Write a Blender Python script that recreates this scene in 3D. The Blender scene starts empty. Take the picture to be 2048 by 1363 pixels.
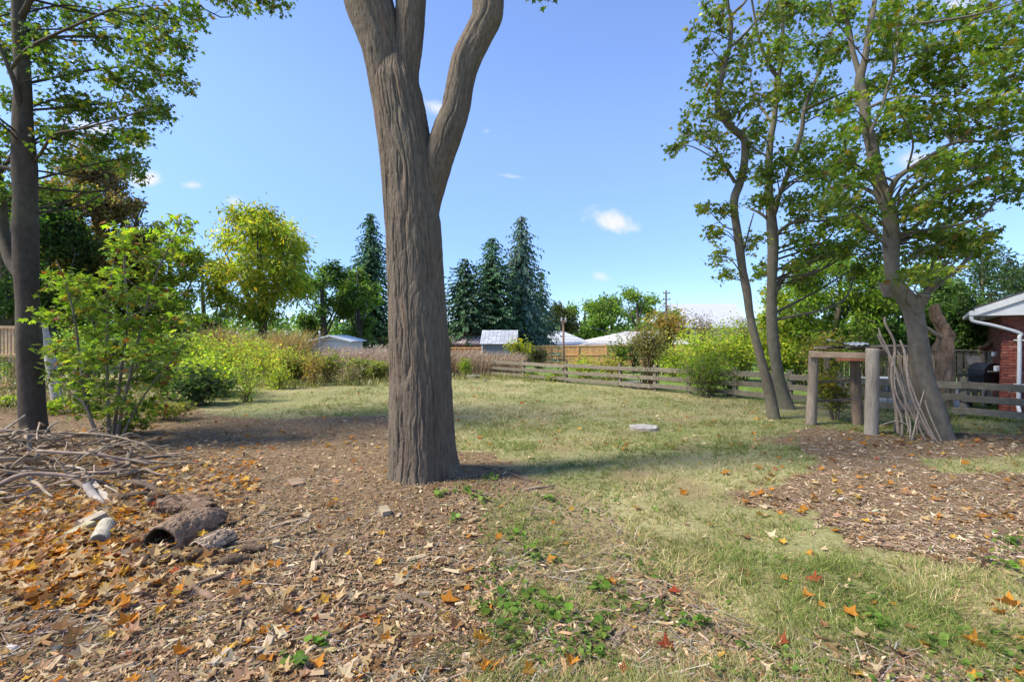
import bpy, math, random
import numpy as np
from mathutils import Vector, Matrix

rng = np.random.default_rng(11)
random.seed(11)
scene = bpy.context.scene
COL = scene.collection
R_ = math.radians

# ------------------------------------------------------------------ camera, sky, sun, exposure
PW, PH, FPX, CX0, HZ, EYE = 2048.0, 1363.0, 967.1, 1024.0, 668.0, 2.0
cam = bpy.data.cameras.new('camera')
cam.sensor_width = 36.0
cam.lens = FPX / PW * 36.0
cam.shift_y = -(PH / 2 - HZ) / PW
cam.clip_start, cam.clip_end = 0.1, 4000.0
camo = bpy.data.objects.new('camera', cam)
camo.location = (0, 0, EYE)
camo.rotation_euler = (R_(90), 0, 0)
COL.objects.link(camo)
scene.camera = camo

SUN_AZ, SUN_EL = R_(-104.0), R_(50.0)          # from +Y towards +X, so the sun stands ahead and to the left
sun = bpy.data.lights.new('sun', 'SUN')
sun.energy = 2.7
sun.angle = R_(12.0)
sun.color = (1.0, 0.92, 0.78)
suno = bpy.data.objects.new('sun', sun)
S = Vector((math.sin(SUN_AZ) * math.cos(SUN_EL), math.cos(SUN_AZ) * math.cos(SUN_EL), math.sin(SUN_EL)))
suno.rotation_euler = S.to_track_quat('Z', 'Y').to_euler()
suno.location = S * 60
COL.objects.link(suno)

scene.view_settings.view_transform = 'Standard'
scene.view_settings.look = 'None'
scene.view_settings.exposure = 1.6
scene.view_settings.gamma = 1.0
scene.view_settings.use_curve_mapping = False
scene.cycles.max_bounces = 6
scene.cycles.diffuse_bounces = 3
scene.cycles.glossy_bounces = 2
scene.cycles.transmission_bounces = 4
scene.cycles.transparent_max_bounces = 6
scene.cycles.use_denoising = True
scene.cycles.sample_clamp_indirect = 6.0


class NT:
    """tiny helper for node trees"""
    def __init__(self, tree):
        self.t = tree
        tree.nodes.clear()

    def n(self, kind, **kw):
        nd = self.t.nodes.new(kind)
        for k, v in kw.items():
            setattr(nd, k, v)
        return nd

    def put(self, sock, v):
        if v is None:
            return
        if isinstance(v, bpy.types.NodeSocket):
            self.t.links.new(v, sock)
        else:
            if hasattr(sock.default_value, '__len__') and hasattr(v, '__len__') and len(v) == 3 and len(sock.default_value) == 4:
                v = (*v, 1.0)
            sock.default_value = v

    def math(self, op, a, b=None, c=None, clamp=False):
        nd = self.n('ShaderNodeMath', operation=op)
        nd.use_clamp = clamp
        self.put(nd.inputs[0], a)
        if b is not None:
            self.put(nd.inputs[1], b)
        if c is not None:
            self.put(nd.inputs[2], c)
        return nd.outputs[0]

    def vmath(self, op, a, b=None):
        nd = self.n('ShaderNodeVectorMath', operation=op)
        self.put(nd.inputs[0], a)
        if b is not None:
            self.put(nd.inputs[1], b)
        return nd

    def mix(self, fac, a, b, mode='MIX'):
        nd = self.n('ShaderNodeMix', data_type='RGBA', blend_type=mode)
        self.put(nd.inputs[0], fac)
        self.put(nd.inputs[6], a)
        self.put(nd.inputs[7], b)
        return nd.outputs[2]

    def ramp(self, fac, stops):
        nd = self.n('ShaderNodeValToRGB')
        cr = nd.color_ramp
        while len(cr.elements) < len(stops):
            cr.elements.new(0.5)
        for e, (p, c) in zip(cr.elements, stops):
            e.position = p
            e.color = (*c, 1) if len(c) == 3 else c
        self.put(nd.inputs[0], fac)
        return nd.outputs[0]

    def smooth(self, x, lo, hi):
        nd = self.n('ShaderNodeMapRange', interpolation_type='SMOOTHSTEP')
        self.put(nd.inputs[0], x)
        nd.inputs[1].default_value = lo
        nd.inputs[2].default_value = hi
        return nd.outputs[0]


def px_dir(px, py):
    return Vector(((px - CX0) / FPX, 1.0, (HZ - py) / FPX)).normalized()


world = bpy.data.worlds.new('World')
scene.world = world
world.use_nodes = True
w = NT(world.node_tree)
sky = w.n('ShaderNodeTexSky', sky_type='NISHITA')
sky.sun_disc = False
sky.sun_elevation = SUN_EL
sky.sun_rotation = SUN_AZ
sky.altitude = 200
sky.air_density = 0.8
sky.dust_density = 0.1
sky.ozone_density = 2.2
tc = w.n('ShaderNodeTexCoord')
dirv = w.vmath('NORMALIZE', tc.outputs['Generated']).outputs[0]
noise = w.n('ShaderNodeTexNoise')
noise.inputs['Scale'].default_value = 26.0
noise.inputs['Detail'].default_value = 5.0
noise.inputs['Roughness'].default_value = 0.6
w.put(noise.inputs['Vector'], dirv)
nz = w.math('SUBTRACT', noise.outputs['Fac'], 0.5)
total = None
# small fair-weather clouds: (px, py, half width, half height, tilt, strength)
for cx, cy, hw, hh, tilt, st in [(285, 358, 52, 30, 0, 1.0), (378, 370, 34, 13, 0, .75), (275, 282, 34, 20, 0, .95), (190, 255, 95, 34, 0, .9),
                                 (463, 402, 20, 17, 0, .6), (868, 213, 42, 20, -25, .9), (1222, 440, 66, 27, -12, 1.0), (1195, 551, 26, 11, -15, .6),
                                 (1845, 318, 60, 28, 0, .9), (1022, 352, 40, 5, -8, .35), (968, 262, 12, 8, 0, .25), (1900, 8, 60, 28, 0, .8),
                                 (1500, 60, 60, 20, 0, .3), (-300, 300, 120, 50, 0, .9), (2500, 380, 140, 50, 0, .9), (2250, 120, 90, 40, 10, .8)]:
    d = px_dir(cx, cy)
    e1 = px_dir(cx + 10 * math.cos(R_(tilt)), cy - 10 * math.sin(R_(tilt))) - d
    sc_ = e1.length / 10
    e1.normalize()
    e2 = d.cross(e1) * -1
    u = w.vmath('DOT_PRODUCT', dirv, tuple(e1 / (hw * sc_))).outputs['Value']
    v = w.vmath('DOT_PRODUCT', dirv, tuple(e2 / (hh * sc_))).outputs['Value']
    u2 = w.math('MULTIPLY', u, u)
    r2 = w.math('SQRT', w.math('MULTIPLY_ADD', v, v, u2))
    f = w.math('MULTIPLY_ADD', nz, 2.0, w.math('SUBTRACT', 1.0, r2))
    f = w.smooth(f, 0.05, 1.05)
    front = w.math('GREATER_THAN', w.vmath('DOT_PRODUCT', dirv, tuple(d)).outputs['Value'], 0.0)
    f = w.math('MULTIPLY', w.math('MULTIPLY', f, front), st)
    total = f if total is None else w.math('MAXIMUM', total, f)
up = w.n('ShaderNodeSeparateXYZ')
w.put(up.inputs[0], dirv)
tint = w.mix(w.smooth(up.outputs[2], 0.0, 0.45), (0.32, 0.375, 0.49), (0.70, 0.70, 0.79))
skyc = w.mix(1.0, sky.outputs[0], tint, 'MULTIPLY')
col = w.mix(total, skyc, (2.1, 2.15, 2.3))
bg = w.n('ShaderNodeBackground')
w.put(bg.inputs[0], col)
bg.inputs[1].default_value = 0.15
out = w.n('ShaderNodeOutputWorld')
w.t.links.new(bg.outputs[0], out.inputs[0])

# ------------------------------------------------------------------ numeric helpers
def _hash(ix, iy, iz, seed):
    h = (ix * 374761393 + iy * 668265263 + iz * 2147483647 + seed * 1274126177) & 0xFFFFFFFF
    h = ((h ^ (h >> 13)) * 1274126177) & 0xFFFFFFFF
    h = (h ^ (h >> 16)) & 0xFFFFFFFF
    return h / 4294967295.0


def vnoise(p, seed=0):
    """value noise, p (n,3) -> (n,) in 0..1"""
    p = np.asarray(p, float)
    i = np.floor(p).astype(np.int64)
    f = p - i
    f = f * f * (3 - 2 * f)
    r = 0
    for dx in (0, 1):
        wx = f[:, 0] if dx else 1 - f[:, 0]
        for dy in (0, 1):
            wy = f[:, 1] if dy else 1 - f[:, 1]
            for dz in (0, 1):
                wz = f[:, 2] if dz else 1 - f[:, 2]
                r = r + wx * wy * wz * _hash(i[:, 0] + dx, i[:, 1] + dy, i[:, 2] + dz, seed)
    return r


def fbm(p, seed=0, octs=3):
    a, s, t = 0.5, 0, 0
    p = np.asarray(p, float)
    for k in range(octs):
        s = s + a * vnoise(p * (2 ** k), seed + k * 7)
        t += a
        a *= 0.5
    return s / t


def n2(x, y, sc, seed=0, octs=3):
    x = np.asarray(x, float)
    y = np.asarray(y, float)
    return fbm(np.stack([x.ravel() * sc, y.ravel() * sc, np.zeros(x.size) + 0.37], 1), seed, octs).reshape(x.shape)


def unit(v):
    v = np.asarray(v, float)
    return v / np.maximum(np.linalg.norm(v, axis=-1, keepdims=True), 1e-9)


def gz(x, y):
    """height of the ground"""
    x = np.asarray(x, float)
    y = np.asarray(y, float)
    far = np.clip(y - 24, 0, None)
    z = -np.minimum(0.0025 * far ** 2, 3.0)
    z = z + 0.25 * np.clip((-x - 10) / 4, 0, 1) * np.clip((y - 9) / 4, 0, 1) * np.clip((40 - y) / 10, 0, 1)
    z = z + 0.07 * np.exp(-((x + 1.1) ** 2 + (y - 6.6) ** 2) / 1.0)
    z = z + 0.05 * (n2(x, y, 0.45, 3, 2) - 0.5) * np.clip((30 - y) / 10, 0, 1)
    return z


def G(px, py):
    """ground point seen at a pixel of the photograph"""
    Y = FPX * EYE / (py - HZ)
    X = (px - CX0) / FPX * Y
    return Vector((X, Y, float(gz(X, Y))))


def A(px, py, Y):
    return Vector(((px - CX0) / FPX * Y, Y, EYE + (HZ - py) / FPX * Y))


def wpx(w_, Y):
    return w_ / FPX * Y


def proj(P):
    P = np.asarray(P, float)
    y = np.maximum(P[:, 1], 0.01)
    return CX0 + P[:, 0] / y * FPX, HZ - (P[:, 2] - EYE) / y * FPX


def catmull(pts, k=6):
    P = np.asarray(pts, float)
    if len(P) < 3:
        t = np.linspace(0, 1, k + 1)[:, None]
        return P[0] * (1 - t) + P[-1] * t
    Q = np.vstack([2 * P[0] - P[1], P, 2 * P[-1] - P[-2]])
    outp = []
    for i in range(1, len(Q) - 2):
        for t in np.linspace(0, 1, k, endpoint=False):
            a, b, c, d = Q[i - 1], Q[i], Q[i + 1], Q[i + 2]
            outp.append(0.5 * (2 * b + (c - a) * t + (2 * a - 5 * b + 4 * c - d) * t * t + (3 * b - a - 3 * c + d) * t ** 3))
    outp.append(P[-1])
    return np.array(outp)


# ------------------------------------------------------------------ mesh builder
ORIGIN = {}


class MB:
    def __init__(self):
        self.v, self.f, self.c, self.n = [], [], [], 0

    def add(self, verts, faces, col=(0.5, 0.5, 0.5)):
        verts = np.asarray(verts, float).reshape(-1, 3)
        c = np.asarray(col, float)
        if c.ndim == 1:
            c = np.tile(c[:3], (len(verts), 1))
        for fa in (faces if isinstance(faces, (list, tuple)) and len(faces) and isinstance(faces[0], np.ndarray) and faces[0].ndim == 2 else [faces]):
            fa = np.asarray(fa, np.int64)
            if fa.size:
                self.f.append(fa + self.n)
        self.v.append(verts)
        self.c.append(c)
        self.n += len(verts)
        return self

    def inst(self, T, F, pos, X, Y, Z, scale, col):
        """many copies of a template: pos/X/Y/Z (n,3), scale (n,) or (n,3), col (n,3)"""
        T = np.asarray(T, float)
        F = np.asarray(F, np.int64)
        n, k = len(pos), len(T)
        if n == 0:
            return self
        scale = np.asarray(scale, float)
        if scale.ndim == 1:
            scale = np.repeat(scale[:, None], 3, 1)
        L = T[None] * scale[:, None, :]
        V = pos[:, None, :] + L[..., 0:1] * X[:, None, :] + L[..., 1:2] * Y[:, None, :] + L[..., 2:3] * Z[:, None, :]
        FF = (F[None] + (np.arange(n) * k)[:, None, None]).reshape(-1, F.shape[1])
        self.add(V.reshape(-1, 3), [FF], np.repeat(np.asarray(col, float), k, 0))
        return self

    def tube(self, pts, rad, seg=8, col=(0.3, 0.25, 0.2), k=5, wob=0.0, seed=0, cap=True):
        P = catmull(pts, k)
        rad = np.asarray(rad, float)
        if rad.ndim == 0:
            rad = np.array([rad, rad])
        Rr = np.interp(np.linspace(0, 1, len(P)), np.linspace(0, 1, len(rad)), rad)
        D = unit(np.gradient(P, axis=0))
        ref = np.array([0, 0, 1.0]) if abs(D[0][2]) < 0.9 else np.array([0, 1.0, 0])
        u = unit(np.cross(D[0], ref))
        rings = []
        ang = np.linspace(0, 2 * np.pi, seg, endpoint=False)
        for i in range(len(P)):
            u = unit(u - D[i] * np.dot(u, D[i]))
            v = np.cross(D[i], u)
            r = Rr[i] * np.ones(seg)
            if wob:
                q = np.stack([np.cos(ang) * 1.3 + seed, np.sin(ang) * 1.3, np.full(seg, np.linalg.norm(P[i] - P[0]) / max(Rr[0], 1e-3) * 0.35)], 1)
                r = r * (1 + wob * (vnoise(q, seed) - 0.5) * 2)
            rings.append(P[i] + r[:, None] * (np.cos(ang)[:, None] * u + np.sin(ang)[:, None] * v))
        V = np.concatenate(rings)
        m = len(P)
        a = (np.arange(m - 1)[:, None] * seg + np.arange(seg)[None]).ravel()
        b = (np.arange(m - 1)[:, None] * seg + (np.arange(seg)[None] + 1) % seg).ravel()
        F = [np.stack([a, b, b + seg, a + seg], 1)]
        if cap:
            V = np.vstack([V, P[0], P[-1]])
            i = np.arange(seg)
            j = (i + 1) % seg
            F.append(np.stack([j, i, np.full(seg, m * seg)], 1))
            F.append(np.stack([i + (m - 1) * seg, j + (m - 1) * seg, np.full(seg, m * seg + 1)], 1))
        self.add(V, F, col)
        return self

    def sticks(self, p0, p1, r0, r1, col):
        """many three-sided straight twigs at once"""
        p0, p1 = np.asarray(p0, float), np.asarray(p1, float)
        n = len(p0)
        if n == 0:
            return self
        d = unit(p1 - p0)
        u = unit(np.cross(d, np.where(np.abs(d[:, 2:3]) < 0.9, [[0, 0, 1.0]], [[1.0, 0, 0]])))
        v = np.cross(d, u)
        r0 = np.broadcast_to(np.asarray(r0, float), (n,))
        r1 = np.broadcast_to(np.asarray(r1, float), (n,))
        V = []
        for P, r in ((p0, r0), (p1, r1)):
            for a in (0, 2.094, 4.189):
                V.append(P + r[:, None] * (math.cos(a) * u + math.sin(a) * v))
        V = np.stack(V, 1).reshape(-1, 3)
        F = np.array([[0, 1, 4, 3], [1, 2, 5, 4], [2, 0, 3, 5]])
        FF = (F[None] + (np.arange(n) * 6)[:, None, None]).reshape(-1, 4)
        self.add(V, [FF], np.tile(np.asarray(col, float), (len(V), 1)) if np.ndim(col) == 1 else np.repeat(col, 6, 0))
        return self

    def bar(self, p0, p1, wd, ht, up=(0, 0, 1), col=(0.4, 0.36, 0.3), bev=0.004, jit=0.0):
        """a squared timber from p0 to p1 with slightly broken edges"""
        p0, p1, up = np.asarray(p0, float), np.asarray(p1, float), np.asarray(up, float)
        d = unit(p1 - p0)
        s = unit(np.cross(d, up))
        t = np.cross(s, d)
        b = min(bev, wd * .25, ht * .25)
        prof = [(-wd / 2 + b, -ht / 2), (wd / 2 - b, -ht / 2), (wd / 2, -ht / 2 + b), (wd / 2, ht / 2 - b), (wd / 2 - b, ht / 2), (-wd / 2 + b, ht / 2), (-wd / 2, ht / 2 - b), (-wd / 2, -ht / 2 + b)]
        V = []
        for P in (p0, p1):
            for a, c in prof:
                V.append(P + s * a + t * c + (rng.normal(0, jit, 3) if jit else 0))
        i = np.arange(8)
        j = (i + 1) % 8
        F = [np.stack([i, j, j + 8, i + 8], 1), np.array([[7, 6, 5, 4, 3, 2, 1, 0], [8, 9, 10, 11, 12, 13, 14, 15]])]
        self.add(V, F, col)
        return self

    def box(self, lo, hi, col=(0.4, 0.4, 0.4), bev=0.004):
        lo, hi = np.asarray(lo, float), np.asarray(hi, float)
        c = (lo + hi) / 2
        self.bar((lo[0], c[1], c[2]), (hi[0], c[1], c[2]), hi[1] - lo[1], hi[2] - lo[2], (0, 0, 1), col, bev)
        return self

    def slab(self, poly, th, col=(0.4, 0.4, 0.4)):
        """extrude a 3-D planar polygon by the vector th"""
        P = np.asarray(poly, float)
        n = len(P)
        i = np.arange(n)
        j = (i + 1) % n
        self.add(np.vstack([P, P + np.asarray(th, float)]), [np.arange(n)[None, :], (np.arange(n)[::-1] + n)[None, :], np.stack([j, i, i + n, j + n], 1)], col)
        return self

    def mesh(self, name, off=(0, 0, 0), smooth=False):
        V = np.concatenate(self.v) - np.asarray(off, float)
        C = np.concatenate(self.c)
        me = bpy.data.meshes.new(name)
        tot = sum(f.size for f in self.f)
        npoly = sum(len(f) for f in self.f)
        me.vertices.add(len(V))
        me.vertices.foreach_set('co', V.astype(np.float32).ravel())
        me.loops.add(tot)
        me.loops.foreach_set('vertex_index', np.concatenate([f.ravel() for f in self.f]).astype(np.int32))
        me.polygons.add(npoly)
        sizes = np.concatenate([np.full(len(f), f.shape[1]) for f in self.f])
        me.polygons.foreach_set('loop_start', np.concatenate([[0], np.cumsum(sizes)[:-1]]).astype(np.int32))
        me.polygons.foreach_set('loop_total', sizes.astype(np.int32))
        me.polygons.foreach_set('use_smooth', np.full(npoly, smooth, bool))
        ca = me.color_attributes.new('Col', 'FLOAT_COLOR', 'POINT')
        ca.data.foreach_set('color', np.hstack([C, np.ones((len(C), 1))]).astype(np.float32).ravel())
        me.update(calc_edges=True)
        me.validate()
        return me

    def build(self, name, mat, parent=None, smooth=False, label=None, cat=None, group=None, kind=None, at=None):
        off = ORIGIN[parent.name] if parent is not None else (tuple(at) if at is not None else (0, 0, 0))
        me = self.mesh(name, off, smooth)
        me.materials.append(mat)
        o = bpy.data.objects.new(name, me)
        COL.objects.link(o)
        if parent is not None:
            o.parent = parent
        else:
            o.location = off
        ORIGIN[o.name] = tuple(off)
        tag(o, label, cat, group, kind)
        return o


def tag(o, label=None, cat=None, group=None, kind=None):
    if label:
        o['label'] = label
    if cat:
        o['category'] = cat
    if group:
        o['group'] = group
    if kind:
        o['kind'] = kind
    return o


def root(name, loc, label, cat, group=None):
    o = bpy.data.objects.new(name, None)
    o.empty_display_size = 0.2
    o.location = tuple(loc)
    COL.objects.link(o)
    ORIGIN[o.name] = tuple(loc)
    return tag(o, label, cat, group)


# ------------------------------------------------------------------ materials
def new_mat(name):
    m = bpy.data.materials.new(name)
    m.use_nodes = True
    return m, NT(m.node_tree)


def surf(name, base=None, rough=0.85, amt=0.35, scale=8.0, stretch=(1, 1, 1), bump=0.3, bdist=0.01, metal=0.0, spec=0.25, coords='Object', sub=None):
    """base colour (or the piece's own colour attribute) broken up by two noises, with fine relief"""
    m, t = new_mat(name)
    o = t.n('ShaderNodeOutputMaterial')
    p = t.n('ShaderNodeBsdfPrincipled')
    tcx = t.n('ShaderNodeTexCoord')
    mp = t.n('ShaderNodeMapping')
    mp.inputs['Scale'].default_value = stretch
    t.put(mp.inputs[0], tcx.outputs[coords])
    a = t.n('ShaderNodeTexNoise')
    a.inputs['Scale'].default_value = scale
    a.inputs['Detail'].default_value = 6
    a.inputs['Roughness'].default_value = 0.65
    t.put(a.inputs['Vector'], mp.outputs[0])
    if base is None:
        at = t.n('ShaderNodeAttribute', attribute_name='Col')
        c = at.outputs['Color']
    else:
        rgb = t.n('ShaderNodeRGB')
        rgb.outputs[0].default_value = (*base, 1)
        c = rgb.outputs[0]
    k = t.math('MULTIPLY_ADD', t.math('SUBTRACT', a.outputs['Fac'], 0.5), 2 * amt * 1.6, 1.0)
    cc = t.vmath('SCALE', c)
    t.put(cc.inputs['Scale'], k)
    t.put(p.inputs['Base Color'], cc.outputs[0])
    p.inputs['Roughness'].default_value = rough
    p.inputs['Metallic'].default_value = metal
    p.inputs['Specular IOR Level'].default_value = spec
    if bump:
        b = t.n('ShaderNodeBump')
        b.inputs['Strength'].default_value = bump
        b.inputs['Distance'].default_value = bdist
        t.put(b.inputs['Height'], a.outputs['Fac'])
        t.put(p.inputs['Normal'], b.outputs[0])
    t.put(o.inputs[0], p.outputs[0])
    return m


def leaf_mat(name, trans=0.45, gloss=0.06, warm=(1.25, 1.15, 0.55)):
    m, t = new_mat(name)
    o = t.n('ShaderNodeOutputMaterial')
    at = t.n('ShaderNodeAttribute', attribute_name='Col')
    geo = t.n('ShaderNodeNewGeometry')
    ns = t.n('ShaderNodeTexNoise')
    ns.inputs['Scale'].default_value = 14
    ns.inputs['Detail'].default_value = 3
    t.put(ns.inputs['Vector'], geo.outputs['Position'])
    k = t.math('MULTIPLY_ADD', t.math('SUBTRACT', ns.outputs['Fac'], 0.5), 0.7, 1.0)
    c0 = t.vmath('SCALE', at.outputs['Color'])
    t.put(c0.inputs['Scale'], k)
    c = c0.outputs[0]
    d = t.n('ShaderNodeBsdfDiffuse')
    t.put(d.inputs[0], c)
    tr = t.n('ShaderNodeBsdfTranslucent')
    tcol = t.mix(1.0, c, warm, 'MULTIPLY')
    t.put(tr.inputs[0], tcol)
    g = t.n('ShaderNodeBsdfGlossy')
    g.inputs['Roughness'].default_value = 0.45
    g.inputs[0].default_value = (0.8, 0.8, 0.8, 1)
    a = t.n('ShaderNodeMixShader')
    a.inputs[0].default_value = trans
    t.put(a.inputs[1], d.outputs[0])
    t.put(a.inputs[2], tr.outputs[0])
    b = t.n('ShaderNodeMixShader')
    fr = t.n('ShaderNodeFresnel')
    fr.inputs[0].default_value = 1.4
    t.put(b.inputs[0], t.math('MULTIPLY', fr.outputs[0], gloss * 6))
    t.put(b.inputs[1], a.outputs[0])
    t.put(b.inputs[2], g.outputs[0])
    t.put(o.inputs[0], b.outputs[0])
    return m


M = {}
M['leaf'] = leaf_mat('leaf_green', 0.56, 0.03, (1.3, 1.5, 0.45))
M['dryleaf'] = leaf_mat('leaf_fallen', 0.4, 0.01, (1.1, 0.95, 0.7))
M['needle'] = leaf_mat('conifer_needles', 0.12, 0.03, (1, 1, 0.8))
M['grass'] = leaf_mat('grass_blades', 0.35, 0.04, (1.1, 1.1, 0.7))
M['chip'] = surf('wood_chips', None, 0.9, 0.3, 60, (1, 1, 1), 0.3, 0.003)
M['stick'] = surf('weathered_sticks', None, 0.88, 0.4, 14, (1, 1, 1), 0.5, 0.006)
M['wood'] = surf('weathered_wood', None, 0.85, 0.45, 7, (1, 1, 1), 0.5, 0.006)
M['bark'] = surf('smooth_maple_bark', None, 0.9, 0.42, 5, (2.2, 2.2, 1.4), 0.6, 0.02)
M['oldbark'] = surf('furrowed_bark', None, 0.95, 0.55, 9, (4.0, 4.0, 0.75), 1.0, 0.03, spec=0.12)
M['post'] = surf('weathered_post', None, 0.92, 0.6, 7, (6.0, 6.0, 0.6), 0.9, 0.012, spec=0.12)
M['paint'] = surf('white_painted_metal', (0.60, 0.61, 0.62), 0.5, 0.14, 6, (1, 1, 1), 0.05, 0.002)
M['plain'] = surf('plain_matte', None, 0.8, 0.2, 9, (1, 1, 1), 0.2, 0.004)
M['brick'] = surf('red_brick', None, 0.85, 0.3, 30, (1, 1, 1), 0.5, 0.004)
M['mortar'] = surf('mortar', (0.20, 0.13, 0.10), 0.95, 0.3, 40, (1, 1, 1), 0.5, 0.003)
M['black'] = surf('black_metal', (0.018, 0.018, 0.02), 0.45, 0.2, 10, (1, 1, 1), 0.1, 0.002, 0.0, 0.5)
M['metal'] = surf('grey_metal', None, 0.5, 0.12, 4, (1, 1, 1), 0.1, 0.003, 0.3)
M['shingle'] = surf('roof_shingles', None, 0.85, 0.35, 6, (1, 1, 1), 0.3, 0.01)

# ------------------------------------------------------------------ ground zones
def flat(px, py):
    Y = FPX * EYE / (py - HZ)
    return ((px - CX0) / FPX * Y, Y)


def pip(x, y, poly):
    inside = np.zeros(np.shape(x), bool)
    n = len(poly)
    for i in range(n):
        x1, y1 = poly[i]
        x2, y2 = poly[(i + 1) % n]
        if y1 == y2:
            continue
        hit = ((y1 > y) != (y2 > y)) & (x < (x2 - x1) * (y - y1) / (y2 - y1) + x1)
        inside ^= hit
    return inside


MULCH_L = [flat(*q) for q in [(-300, 800), (120, 800), (330, 808), (480, 836), (620, 834), (790, 834), (800, 880), (925, 902), (1010, 922), (1060, 958), (1010, 1000), (950, 1020), (960, 1090),
                              (985, 1150), (1020, 1220), (990, 1270), (860, 1300), (700, 1325), (600, 1400), (700, 1800), (-1600, 1800), (-1600, 900)]]
MULCH_R = [flat(*q) for q in [(1535, 874), (1640, 852), (1800, 872), (2048, 862), (2600, 880), (2600, 1180), (2048, 1130), (1900, 1125), (1760, 1092), (1620, 1040), (1490, 1000), (1560, 950), (1635, 925), (1600, 895)]]
MULCH_B = [flat(*q) for q in [(1600, 1305), (1800, 1290), (1960, 1330), (2048, 1335), (2500, 1400), (2500, 1800), (1500, 1800), (1480, 1340)]]
MIXED = [flat(*q) for q in [(940, 960), (1100, 950), (1180, 1020), (1290, 1100), (1420, 1200), (1480, 1300), (1500, 1500), (560, 1500), (680, 1325), (860, 1300), (990, 1270)]]
BARE = [flat(*q) for q in [(-300, 1232), (90, 1226), (180, 1238), (236, 1262), (215, 1300), (150, 1328), (40, 1345), (-300, 1350)]]
DRYP = [flat(*q) for q in [(1250, 930), (1500, 900), (1600, 960), (1500, 1000), (1330, 985)]]


def zones(x, y):
    """(mulch, mixed, dry) weights 0..1 at ground points"""
    x = np.asarray(x, float)
    y = np.asarray(y, float)
    wx = x + (n2(x, y, 1.1, 21) - 0.5) * 1.1 + (n2(x, y, 6.0, 22, 2) - 0.5) * 0.75
    wy = y + (n2(x, y, 1.1, 23) - 0.5) * 1.1 + (n2(x, y, 6.0, 24, 2) - 0.5) * 0.75
    m = pip(wx, wy, MULCH_L) | pip(wx, wy, MULCH_R)
    mi = pip(wx, wy, MIXED) | pip(wx, wy, MULCH_B)
    strip = pip(x, y, [flat(*q) for q in [(1840, 918), (2300, 905), (2300, 945), (1870, 945)]])
    m = m & ~strip
    dry = np.clip((n2(x, y, 0.75, 31) - 0.42) * 4.5, 0, 1)
    dry = np.maximum(dry, 0.8 * pip(wx, wy, DRYP))
    return m.astype(float), mi.astype(float), dry


def beyond(x, y):
    """how far past the rail fence (line x + y = 22.2)"""
    return (x + y - 22.2) / 1.414


# ------------------------------------------------------------------ ground sheet
def ground():
    xs = np.concatenate([-np.geomspace(1500, 20, 16), np.arange(-16, 18.01, 0.14), np.geomspace(22, 1500, 16)])
    ys = np.concatenate([[-300, -100, -40, -15, -5, -1], np.arange(1.0, 24.0, 0.14), np.arange(24, 70, 1.0), np.geomspace(72, 2500, 18)])
    X, Y = np.meshgrid(xs, ys)
    x, y = X.ravel(), Y.ravel()
    z = gz(x, y)
    near = (np.abs(x) < 18) & (y > 0.9) & (y < 24)
    z = z + near * ((n2(x, y, 4.0, 5, 3) - 0.5) * 0.045)
    m, mi, dry = zones(x, y)
    soil = np.array([0.15, 0.10, 0.054])
    straw = np.array([0.31, 0.27, 0.135])
    green = np.array([0.15, 0.165, 0.055])
    lush = np.array([0.13, 0.20, 0.045])
    g = n2(x, y, 1.7, 41)[:, None]
    c = straw * (0.35 + 0.4 * dry[:, None]) + green * (0.65 - 0.4 * dry[:, None])
    c = c * (0.75 + 0.5 * g)
    bare = np.clip((n2(x, y, 1.3, 43) - 0.58) * 6, 0, 1)[:, None] * (y[:, None] < 14)
    c = c * (1 - 0.6 * bare) + soil * 1.25 * 0.6 * bare
    c = c * (1 - 0.55 * mi[:, None]) + soil * 1.1 * 0.55 * mi[:, None]
    c = np.where(m[:, None] > 0.5, soil * (0.8 + 0.5 * g), c)
    b = np.clip(beyond(x, y) / 0.8, 0, 1)[:, None] * (x[:, None] > 0.5)
    c = c * (1 - b) + lush * (0.8 + 0.4 * g) * b
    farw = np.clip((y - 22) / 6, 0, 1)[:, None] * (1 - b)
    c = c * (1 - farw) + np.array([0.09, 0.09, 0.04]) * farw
    nx, ny = len(xs), len(ys)
    a = (np.arange(ny - 1)[:, None] * nx + np.arange(nx - 1)[None]).ravel()
    mb = MB()
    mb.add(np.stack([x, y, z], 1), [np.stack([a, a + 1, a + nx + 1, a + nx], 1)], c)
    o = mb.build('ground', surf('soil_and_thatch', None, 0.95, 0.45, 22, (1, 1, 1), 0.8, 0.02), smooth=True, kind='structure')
    return o


ground()


# ------------------------------------------------------------------ ground cover
def screen_samples(n, ylo, yhi, xlo=-250, xhi=2300):
    px = rng.uniform(xlo, xhi, n)
    if xlo == -250:
        k = int(n * .13)
        px[:k] = np.where(rng.random(k) < .5, rng.uniform(-800, -200, k), rng.uniform(2250, 2900, k))
    py = rng.uniform(ylo, yhi, n)
    Y = FPX * EYE / (py - HZ)
    return (px - CX0) / FPX * Y, Y


def tilt_frames(n, tilt, yaw=None):
    """random frames whose Z axis leans off the vertical by about tilt"""
    yaw = rng.uniform(0, 2 * np.pi, n) if yaw is None else yaw
    nr = unit(np.stack([rng.normal(0, tilt, n), rng.normal(0, tilt, n), np.ones(n)], 1))
    h = np.stack([np.cos(yaw), np.sin(yaw), np.zeros(n)], 1)
    y = unit(h - nr * np.sum(h * nr, 1, keepdims=True))
    x = np.cross(y, nr)
    return x, y, nr


def pick(pal, wts, n, var=0.18):
    pal = np.asarray(pal, float)
    wts = np.asarray(wts, float)
    c = pal[rng.choice(len(pal), n, p=wts / wts.sum())]
    return c * np.exp(rng.normal(0, var, (n, 1))) * (1 + rng.normal(0, 0.05, (n, 3)))


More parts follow.
